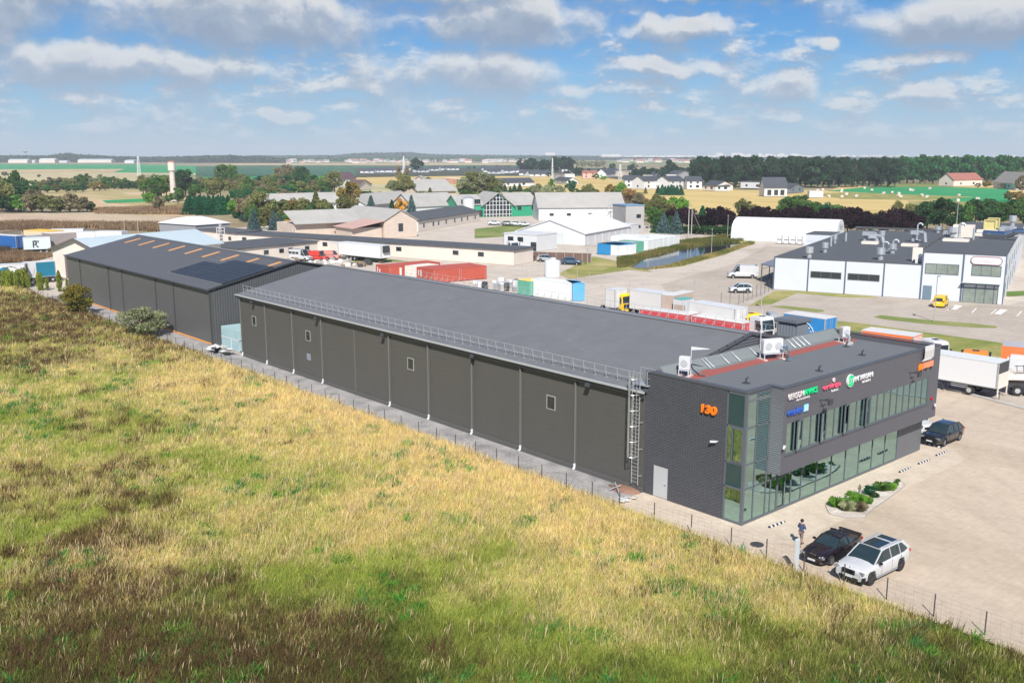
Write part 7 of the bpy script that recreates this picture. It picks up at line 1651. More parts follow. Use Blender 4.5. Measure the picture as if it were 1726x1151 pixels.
# PLANTS AND TREES
def leaf_mesh(name, pts, size, nrm=None, col=None, aspect=1.0, up=0.0, rng=None):
	"""one quad per point, random attitude; per-leaf tint kept in attribute 'leaf' (r: value, g: hue)"""
	rng = rng or nrng; n = len(pts); pts = np.asarray(pts, float); size = np.broadcast_to(size, (n,)).astype(float)
	a = rng.normal(size=(n, 3)); a[:, 2] *= (1 - up); a /= np.linalg.norm(a, axis=1)[:, None]
	t = rng.normal(size=(n, 3)); t[:, 2] += up * 3; b_ = np.cross(a, t); b_ /= np.linalg.norm(b_, axis=1)[:, None] + 1e-9; c = np.cross(b_, a)
	h = size[:, None] / 2
	P = np.stack([pts - b_ * h * .5 - c * h * aspect, pts + b_ * h * .9 - c * h * .2, pts + b_ * h * .3 + c * h * aspect, pts - b_ * h * .9 + c * h * .2], 1).reshape(-1, 3)
	me = bpy.data.meshes.new(name); me.vertices.add(4 * n); me.vertices.foreach_set('co', P.ravel())
	me.loops.add(4 * n); me.loops.foreach_set('vertex_index', np.arange(4 * n, dtype=np.int32))
	me.polygons.add(n); me.polygons.foreach_set('loop_start', np.arange(0, 4 * n, 4, dtype=np.int32));
	me.update(calc_edges=True)
	if col is None: col = np.column_stack([rng.random(n), rng.random(n) ** 2])
	ca = me.color_attributes.new('leaf', 'FLOAT_COLOR', 'POINT'); C = np.ones((n, 4, 4)); C[:, :, 0] = col[:, 0:1]; C[:, :, 1] = col[:, 1:2]
	ca.data.foreach_set('color', C.reshape(-1)); return me
def crown_points(kind, n, rng, clumps=26):
	"""unit crown: x,y in [-.5,.5]*width, z in [0,1]; returns points and a per-point clump tint"""
	if kind in ('broad', 'tall', 'bush'):
		K = clumps; u = rng.normal(size=(K, 3)); u /= np.linalg.norm(u, axis=1)[:, None]; rad = rng.uniform(.45, 1.0, K) ** .5
		cz = {'broad': .60, 'tall': .56, 'bush': .50}[kind]; hz = {'broad': .38, 'tall': .42, 'bush': .44}[kind]
		C = u * rad[:, None] * [.36, .36, hz * .86] + [0, 0, cz]; R_ = rng.uniform(.09, .17, K)
		if kind == 'tall': C[:, 0] *= .8; C[:, 1] *= .8
		k = rng.integers(0, K, n); v = rng.normal(size=(n, 3)); v /= np.linalg.norm(v, axis=1)[:, None]; r = rng.uniform(.55, 1.05, n)
		P = C[k] + v * (R_[k] * r)[:, None] * [1, 1, .85]; tint = rng.random(K)[k] * .6 + rng.random(n) * .4
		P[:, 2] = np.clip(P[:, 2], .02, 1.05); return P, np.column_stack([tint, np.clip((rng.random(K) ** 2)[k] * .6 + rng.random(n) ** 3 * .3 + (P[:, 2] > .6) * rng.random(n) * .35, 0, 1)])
	if kind == 'spruce':
		L = 15; k = rng.integers(0, L, n) ; k = (L * (rng.random(n) ** 1.35)).astype(int); z = .06 + .94 * (k + rng.random(n) * .55) / L
		th = rng.integers(0, 11, n) * 2 * np.pi / 11 + k * .7 + rng.normal(0, .13, n); rmax = .5 * (1 - z) ** .85 + .015; r = rmax * np.sqrt(rng.random(n)) * (1 + .15 * np.sin(k * 2.3 + th * 3))
		P = np.column_stack([r * np.cos(th), r * np.sin(th), z - .16 * r]); return P, np.column_stack([rng.random(L)[k] * .3 + rng.random(n) * .6, rng.random(n) ** 3])
	if kind == 'column':
		z = rng.random(n); th = rng.random(n) * 2 * np.pi; r = (.36 * np.sin(np.pi * np.clip(z * .85 + .13, 0, 1)) ** .6) * np.sqrt(rng.random(n)) * (1 + .2 * np.sin(th * 3 + z * 9))
		return np.column_stack([r * np.cos(th), r * np.sin(th), z]), np.column_stack([.5 + .4 * np.sin(z * 20 + th * 2) * rng.random(n), rng.random(n)])
CR = {}
def crown_variants(kind, n, size, nv, **kw):
	out = []
	for i in range(nv):
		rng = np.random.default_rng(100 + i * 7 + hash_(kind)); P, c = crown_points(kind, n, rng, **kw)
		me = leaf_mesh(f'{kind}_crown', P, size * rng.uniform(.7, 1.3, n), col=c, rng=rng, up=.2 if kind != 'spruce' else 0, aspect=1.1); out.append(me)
	return out
def hash_(s): return sum(ord(c) * (i + 1) for i, c in enumerate(s)) % 97
CR['broad'] = crown_variants('broad', 2600, .058, 5); CR['tall'] = crown_variants('tall', 2200, .055, 4, clumps=22); CR['bush'] = crown_variants('bush', 1800, .07, 4, clumps=18)
CR['spruce'] = crown_variants('spruce', 2000, .075, 3); CR['column'] = crown_variants('column', 900, .09, 2)
CR['fine'] = crown_variants('bush', 6500, .036, 3, clumps=42); CR['fbroad'] = crown_variants('broad', 700, .10, 5, clumps=16); CR['fbush'] = crown_variants('bush', 420, .13, 3, clumps=11)
bark = mat('bark', (.10, .075, .055), .95, .2, 3, .3)
def trunk_mesh(kind):
	b = MB()
	if kind == 'spruce': b.cyl((0, 0, 0), (0, 0, .97), .022, .004, 7)
	elif kind in ('bush',):
		for k in range(7): a = k * .9; b.cyl((.02 * math.cos(a), .02 * math.sin(a), 0), (.22 * math.cos(a), .22 * math.sin(a), .62), .012, .004, 5)
	elif kind == 'column': b.cyl((0, 0, 0), (0, 0, .9), .03, .008, 6)
	else:
		b.cyl((0, 0, 0), (.01, 0, .42), .03, .021, 8)
		for k in range(6):
			a = k * 1.05 + .3; z0 = .3 + .045 * k; b.cyl((0.01, 0, z0), (.20 * math.cos(a), .20 * math.sin(a), z0 + .26), .013, .005, 6)
			b.cyl((.10 * math.cos(a), .10 * math.sin(a), z0 + .13), (.15 * math.cos(a + .8), .15 * math.sin(a + .8), z0 + .33), .008, .003, 5)
		b.cyl((.01, 0, .42), (-.02, .02, .8), .02, .005, 6)
	o = b.build('trunk', bark); me = o.data; bpy.data.objects.remove(o); return me
TR = {k: trunk_mesh(k) for k in ('broad', 'spruce', 'bush', 'column')}
LC = dict(
 green=leaf_mat('leaf_green', (0.098, 0.215, 0.058), .35, (.12, .19, .05)), dgreen=leaf_mat('leaf_dark_green', (0.047, 0.124, 0.052)), olive=leaf_mat('leaf_olive', (0.208, 0.234, 0.085), .35, (.24, .22, .08)), bright=leaf_mat('leaf_bright', (0.156, 0.364, 0.052), .3, (.19, .31, .05)),
 brown=leaf_mat('leaf_brown', (0.273, 0.247, 0.143), .35, (.29, .23, .14)), plum=leaf_mat('leaf_plum', (0.033, 0.018, 0.024), .35, (.05, .018, .03)), bluesp=leaf_mat('leaf_blue_spruce', (0.111, 0.182, 0.182), .3, (.11, .17, .15)),
 spruce=leaf_mat('leaf_spruce', (0.029, 0.156, 0.072), .35, (.035, .15, .06)), yellow=leaf_mat('leaf_yellow', (0.546, 0.390, 0.078)), orange=leaf_mat('leaf_orange', (0.442, 0.286, 0.117), .35, (.42, .26, .09)), grey=leaf_mat('leaf_grey_green', (0.351, 0.390, 0.208), .3, (.36, .37, .22)),
 rust=leaf_mat('leaf_rusty', (0.273, 0.247, 0.065), .35, (.38, .22, .06)), autumn=leaf_mat('leaf_autumn', (0.195, 0.221, 0.046), .3, (.42, .20, .035)), forest=leaf_mat('leaf_forest', (.032, .072, .036), .4, (.045, .085, .04)), forest2=leaf_mat('leaf_forest_green', (.042, .17, .05), .35, (.045, .14, .035)), thuja=leaf_mat('leaf_thuja', (0.208, 0.338, 0.052), .4, (.34, .25, .05)))
NTREE = 0
def tree(label, px, pyb, pyt, kind='broad', col='green', wf=1.0, name=None, group=None, rich=True, cat=None, pos=None, hgt=None, trunk=True, fine=False):
	global NTREE; NTREE += 1
	q = at(px, pyb) if pos is None else Vector(pos); H_ = hgt or up_h(q, pyb - pyt) * 1.03
	W0 = {'broad': 1.0, 'tall': .72, 'bush': 1.25, 'spruce': .62, 'column': .45}[kind] * wf * H_
	vs = CR[('f' if not rich else '') + kind] if (not rich and kind in ('broad', 'bush')) else CR[kind]
	if fine: vs = CR['fine']
	nm = name or {'broad': 'tree', 'tall': 'tree', 'bush': 'bush', 'spruce': 'spruce_tree', 'column': 'thuja_tree'}[kind]
	t_ = thing(nm, label, cat or {'bush': 'bush'}.get(kind, 'tree'), (q.x, q.y, q.z), rnd.uniform(0, 6.28), group)
	me = vs[NTREE % len(vs)]
	if not me.materials: me.materials.append(LC[col])
	c = bpy.data.objects.new('crown', me); COL.objects.link(c); c.parent = t_; c.scale = (W0 * rnd.uniform(.92, 1.08), W0 * rnd.uniform(.92, 1.08), H_)
	if not rich: c.scale.z = H_ * 1.12; c.location.z = -.12 * H_
	c.material_slots[0].link = 'OBJECT'; c.material_slots[0].material = LC[col]
	if trunk:
		k = bpy.data.objects.new('trunk', TR['broad' if kind == 'tall' else kind]); COL.objects.link(k); k.parent = t_; k.scale = (H_, H_, H_)
	return t_
# planting bed
bedp = [('bright', 'bush', 1434, 847, 824, .8, 'rounded yellow-green bush, largest in the white pebble bed'), ('spruce', 'bush', 1466, 832, 816, 1.1, 'round bright green shrub in the middle of the pebble bed'), ('bright', 'bush', 1466, 848, 836, .8, 'round green shrub below the middle one in the pebble bed'),
		('spruce', 'bush', 1496, 820, 811, 1.5, 'flat spreading green juniper near the far end of the bed'), ('green', 'bush', 1513, 811, 806, 1.3, 'small green shrub at the far tip of the pebble bed'), ('dgreen', 'bush', 1473, 836, 829, 1.6, 'low dark green shrub beside the middle round one'), ('dgreen', 'bush', 1509, 817, 811, 1.2, 'tiny dark shrub between the two far shrubs'),
		('grey', 'tall', 1448, 833, 816, .5, 'thin grey-stemmed young shrub rising behind the largest bush')]
for cl, kd, x, yb, yt, wf, lb in bedp: tree(lb, x, yb + 2, yt, kd, cl, wf, name='shrub', cat='shrub', fine=kd == 'bush')
def tuft(label, px, py, r, h, cols, n=420, name='ornamental_grass'):
	q = at(px, py); rng = np.random.default_rng(int(px)); r *= .6; a = rng.random(n) * 6.283; rr0 = r * .6 * np.sqrt(rng.random(n)); P = []; Cc = []
	bx, by = rr0 * np.cos(a), rr0 * np.sin(a); an = a + rng.normal(0, .5, n); L = h * rng.uniform(.6, 1.1, n); ln = rng.uniform(.2, .8, n) * r
	w_ = .02; V0 = np.column_stack([bx - w_ * np.sin(an), by + w_ * np.cos(an), np.zeros(n)]); V1 = np.column_stack([bx + w_ * np.sin(an), by - w_ * np.cos(an), np.zeros(n)])
	V2 = np.column_stack([bx + ln * .5 * np.cos(an), by + ln * .5 * np.sin(an), L]); V3 = np.column_stack([bx + ln * 1.1 * np.cos(an), by + ln * 1.1 * np.sin(an), L * .75])
	V = np.stack([V0, V1, V2, V3], 1).reshape(-1, 3); me = bpy.data.meshes.new(name); F = [(4 * i, 4 * i + 1, 4 * i + 2) for i in range(n)] + [(4 * i + 1, 4 * i + 3, 4 * i + 2) for i in range(n)]
	me.from_pydata([tuple(v) for v in V], [], F); ca = me.color_attributes.new('leaf', 'FLOAT_COLOR', 'POINT'); C = np.ones((n, 4, 4)); C[:, :, 0] = rng.random(n)[:, None]; C[:, :, 1] = rng.random(n)[:, None]; ca.data.foreach_set('color', C.reshape(-1)); me.materials.append(LC[cols])
	t_ = thing(name, label, 'ornamental grass', (q.x, q.y, .03)); o = bpy.data.objects.new('blades', me); COL.objects.link(o); o.parent = t_; b = MB(); b.cyl((0, 0, -.02), (0, 0, .08), r * .45, r * .3, 10); b.build('crown_base', LC['green'], t_)
tuft('sprawling grass clump at the near left tip of the pebble bed', 1410, 854, .8, .6, 'bright'); tuft('grass clump with pale heads at the front of the pebble bed', 1428, 860, .85, .6, 'grey'); tuft('brownish grass clump at the near right front of the pebble bed', 1448, 861, .8, .55, 'brown')
tuft('green grass clump beside the largest bush in the bed', 1449, 848, .8, .6, 'bright'); tuft('dark green grass clump in the middle of the far half of the bed', 1486, 826, .9, .5, 'green'); tuft('second dark green grass clump toward the far half of the bed', 1498, 825, .8, .45, 'bright')
# the two bushes against the rear warehouse and the clipped thujas
tree('round bush turning orange and green, in front of the rear warehouse wall', 139, 531, 472, 'bush', 'autumn', .82, name='autumn_bush', cat='bush', pos=(45.6, 152.5, 0), hgt=up_h(Vector((45.6, 152.5, 0)), 56), fine=True)
tree('pale grey-green willow bush in front of the rear warehouse wall', 242, 566, 514, 'bush', 'grey', 1.3, name='willow_bush', cat='bush', fine=True)
for i, (x, yb, yt) in enumerate([(2, 483, 455), (9, 484, 457), (16, 485, 455), (23, 484, 458), (30, 485, 457), (37, 484, 456), (43, 483, 453), (6, 481, 456), (20, 482, 459), (34, 482, 455), (48, 484, 462)]):
	tree('yellow-green thuja in the tight hedge at the left edge', x, yb, yt, 'column', 'thuja', 1.1, group='thujas of the hedge at the left edge', pos=tuple(at(x, yb, 0)))
for i, (x, yb, yt, lb) in enumerate([(66, 489, 459, 'tall thin thuja, leftmost of three standing free before the barn yard'), (71, 489, 461, 'thin thuja close beside the leftmost free-standing one'), (80, 489, 467, 'shorter cone-shaped thuja in the middle of the barn yard edge'), (101, 491, 458, 'tall thin thuja nearest the cream barn door'), (114, 490, 470, 'small bare-stemmed thuja at the corner of the rear warehouse')]):
	tree(lb, x, yb, yt, 'column', 'thuja', .8)
# left: clump by the tan field
G1 = 'trees of the clump at the left before the tan field'
for x, yb, yt, c, w_ in [(-14, 356, 312, 'green', 1.1), (4, 356, 306, 'olive', 1.1), (20, 346, 303, 'dgreen', 1.1), (31, 340, 291, 'green', .8), (46, 346, 306, 'dgreen', 1.1), (33, 357, 328, 'bright', 1.2), (15, 357, 330, 'dgreen', 1.2), (53, 357, 326, 'brown', 1.0), (71, 357, 324, 'olive', 1.1), (88, 358, 330, 'olive', 1.2), (102, 357, 336, 'dgreen', 1.2), (118, 357, 324, 'brown', 1.1), (133, 357, 329, 'brown', 1.1), (147, 356, 337, 'green', 1.3), (60, 350, 318, 'brown', 1), (5, 346, 300, 'green', 1)]:
	nm_ = dict(green='green', dgreen='dark green', olive='olive-coloured', bright='bright yellow-green', brown='brown-leaved')[c]
	tree(f'{nm_} {"tall" if yb - yt > 38 else "low"} tree in the clump before the tan field', x, yb, yt, 'broad' if yb - yt > 38 else 'bush', c, w_, group=G1)
G2 = 'bushes of the scrub belt below the far green crop'
for x, yb, yt, c in [(8, 297, 289, 'dgreen'), (12, 296, 292, 'dgreen'), (66, 299, 294, 'dgreen'), (58, 318, 303, 'green'), (72, 320, 304, 'olive'), (84, 319, 299, 'brown'), (93, 320, 303, 'dgreen'), (104, 319, 298, 'brown'), (118, 321, 299, 'olive'), (130, 318, 297, 'green'), (142, 314, 292, 'green'), (150, 314, 296, 'olive'), (160, 315, 298, 'grey'), (170, 314, 294, 'grey'), (181, 315, 298, 'green'), (191, 314, 297, 'green'), (203, 316, 299, 'olive'), (212, 317, 300, 'green'), (222, 318, 305, 'dgreen'), (232, 318, 303, 'green'),
	(66, 324, 311, 'brown'), (80, 325, 311, 'green'), (95, 324, 309, 'olive'), (112, 324, 306, 'green'), (128, 324, 309, 'green'), (140, 323, 310, 'dgreen'), (158, 321, 307, 'rust'), (168, 321, 307, 'rust'), (178, 321, 309, 'olive'), (192, 319, 308, 'green'), (204, 319, 307, 'dgreen'), (218, 319, 307, 'dgreen'), (230, 319, 306, 'dgreen')]:
	tree(f'{dict(green="green", dgreen="dark green", olive="olive", bright="bright", brown="brown", grey="silvery", rust="tan-brown")[c]} bush in the scrub belt below the far green crop', x, yb, yt, 'bush', c, 1.15, group=G2, rich=True)
G3 = 'trees around the water tower'
for x, yb, yt, c, k in [(242, 330, 297, 'olive', 'tall'), (253, 336, 299, 'brown', 'tall'), (262, 340, 298, 'green', 'broad'), (272, 332, 297, 'green', 'broad'), (281, 334, 299, 'olive', 'broad'), (252, 342, 323, 'bright', 'bush'), (269, 358, 333, 'brown', 'broad'), (284, 341, 327, 'green', 'bush'), (303, 330, 298, 'green', 'tall'), (313, 332, 289, 'dgreen', 'broad'), (300, 344, 318, 'green', 'broad'), (322, 330, 303, 'dgreen', 'broad'), (338, 331, 300, 'brown', 'broad'), (330, 338, 312, 'green', 'broad'), (350, 334, 305, 'green', 'broad'), (360, 336, 300, 'olive', 'broad'), (372, 336, 302, 'olive', 'broad'), (375, 318, 278, 'green', 'tall'), (384, 316, 280, 'green', 'tall'), (393, 316, 277, 'green', 'tall'),
	(390, 330, 302, 'brown', 'broad'), (405, 328, 302, 'olive', 'broad'), (418, 328, 301, 'green', 'broad'), (433, 326, 303, 'brown', 'broad'), (448, 326, 299, 'olive', 'broad'), (462, 322, 298, 'green', 'broad'), (478, 312, 280, 'brown', 'broad'), (488, 312, 281, 'brown', 'broad'), (498, 316, 288, 'dgreen', 'broad'), (508, 316, 283, 'dgreen', 'broad'), (520, 322, 296, 'green', 'broad'), (532, 322, 297, 'dgreen', 'broad'), (545, 326, 303, 'brown', 'broad'), (555, 324, 297, 'spruce', 'spruce'), (564, 326, 291, 'olive', 'broad'), (476, 326, 302, 'brown', 'broad'), (460, 332, 308, 'olive', 'broad'), (495, 328, 306, 'rust', 'broad'), (440, 336, 312, 'brown', 'broad'), (415, 338, 312, 'green', 'broad'), (512, 330, 310, 'brown', 'broad'), (530, 330, 310, 'olive', 'broad')]:
	tree(f'{dict(green="green", dgreen="dark green", olive="olive", bright="yellow-green", brown="brownish", rust="rust-coloured", spruce="dark spruce-like")[c]} {"tall narrow" if k == "tall" else "rounded"} tree in the wood around the water tower', x, yb, yt, k, c, 1.1, group=G3)
for i in range(46):
	x = rnd.uniform(396, 566); yb = rnd.uniform(314, 345); c = rnd.choice(['green', 'green', 'olive', 'spruce', 'bright', 'brown'])
	tree(f'{dict(green="green", olive="olive", spruce="deep green", bright="light green", brown="brown-green")[c]} rounded tree in the wood behind the grey farm roofs', x, yb, yb - rnd.uniform(17, 27), 'broad', c, 1.15, group=G3)
G4 = 'dark spruces planted in a block'
for i, x in enumerate(range(318, 390, 6)):
	tree('dense dark green spruce in the clipped block below the mixed wood', x, 361 - (i % 3), 333 + (i % 2) * 2, 'spruce', 'spruce', 1.5, group=G4)
for i, x in enumerate(range(321, 388, 8)): tree('dense dark green spruce in the clipped block below the mixed wood', x, 355, 330 + (i % 2), 'spruce', 'spruce', 1.5, group=G4)
G5 = 'green bushes in the band behind the grey farm roofs'
for x in list(range(408, 560, 9)) + [604, 614, 624, 632, 640]:
	tree('dark green bush in the band behind the grey farm roofs', x, 342 + rnd.uniform(-3, 3) if x < 560 else 333, rnd.uniform(319, 325), 'bush', rnd.choice(['spruce', 'spruce', 'green', 'dgreen']), 1.2, group=G5)
G6 = 'garden trees before the grey farm roofs'
for x, yb, yt, k, c, w_, lb in [(395, 366, 338, 'broad', 'bright', 1, 'bright green tree at the right end of the dark spruce block'), (405, 366, 334, 'spruce', 'bluesp', 1.1, 'blue-grey spruce beside the bright green tree'), (416, 372, 330, 'broad', 'brown', 1.0, 'brown-green tree right of the first blue spruce'), (441, 376, 326, 'broad', 'olive', 1.1, 'big olive tree in the garden belt, left of centre'), (428, 388, 354, 'spruce', 'bluesp', 1.2, 'blue spruce standing before the long low building, leftmost'), (462, 388, 356, 'spruce', 'bluesp', 1.1, 'pale blue spruce, second from the left before the low building'), (474, 386, 360, 'spruce', 'bluesp', 1.0, 'small blue spruce close right of the second one'), (450, 380, 352, 'broad', 'olive', 1, 'olive tree behind the two blue spruces'),
	(487, 389, 368, 'bush', 'yellow', 1.2, 'yellow-green bush before the low building roof'), (496, 387, 370, 'bush', 'rust', 1.2, 'tan bush right of the yellow-green one'), (480, 374, 338, 'broad', 'olive', 1.1, 'olive autumn tree in the middle of the garden belt'), (498, 374, 337, 'broad', 'rust', 1.0, 'rusty autumn tree right of the olive one'), (512, 374, 335, 'broad', 'olive', 1.0, 'dense olive tree before the grey roof vents'), (534, 374, 324, 'spruce', 'olive', 1.0, 'tall pointed olive-green conifer before the grey roof'), (528, 376, 345, 'broad', 'green', 1.0, 'green tree under the tall pointed conifer'), (547, 376, 338, 'broad', 'olive', 1.1, 'broad olive tree right of the tall pointed conifer'), (560, 378, 346, 'spruce', 'dgreen', 1.1, 'dark conifer before the left end of the beige shed'),
	(536, 388, 368, 'bush', 'yellow', 1.1, 'yellowish bush left of the beige shed'), (520, 388, 366, 'spruce', 'bluesp', 1.1, 'small blue spruce left of the beige shed'), (590, 366, 309, 'broad', 'rust', .8, 'large golden-green autumn tree before the grey farm roof'), (582, 370, 330, 'broad', 'olive', .9, 'olive tree under the large golden-green one'), (603, 372, 345, 'spruce', 'spruce', 1.2, 'dark spruce right of the large golden-green tree'), (626, 372, 332, 'spruce', 'bluesp', 1.1, 'grey-blue spruce before the farm row'), (612, 372, 350, 'bush', 'bluesp', 1.1, 'low blue-green juniper beside the grey-blue spruce'), (661, 366, 338, 'spruce', 'dgreen', 1.1, 'dark spruce left of the yellow tree'), (677, 366, 336, 'broad', 'yellow', 1.0, 'bright yellow tree between two dark spruces'), (694, 370, 331, 'spruce', 'bluesp', 1.0, 'grey-green spruce right of the yellow tree'), (671, 372, 355, 'bush', 'bluesp', 1.3, 'low blue-green shrubs under the yellow tree'), (412, 352, 328, 'spruce', 'dgreen', 1, 'dark spruce behind the garden belt at left'), (430, 362, 332, 'broad', 'olive', 1, 'olive tree behind the big one'), (575, 350, 325, 'bush', 'dgreen', 1, 'dark bush between white house and farm roof'),
	(463, 366, 338, 'broad', 'green', 1, 'green tree between the olive trees'), (424, 380, 346, 'broad', 'green', .9, 'green tree behind the leftmost blue spruce'), (545, 388, 352, 'broad', 'dgreen', .8, 'dark tree behind the yellowish bush')]:
	tree(lb, x, yb, yt, k, c, w_, group=G6)
for i in range(38):
	x, yb, c = rnd.uniform(396, 566), rnd.uniform(358, 386), rnd.choice(['green', 'spruce', 'olive', 'bright', 'bluesp'])
	tree(f'{dict(green="green", olive="olive", spruce="deep green", bright="light green", bluesp="blue-grey")[c]} bush filling the garden belt before the grey farm roofs', x, yb, yb - rnd.uniform(13, 22), 'bush', c, 1.1, group='garden bushes')
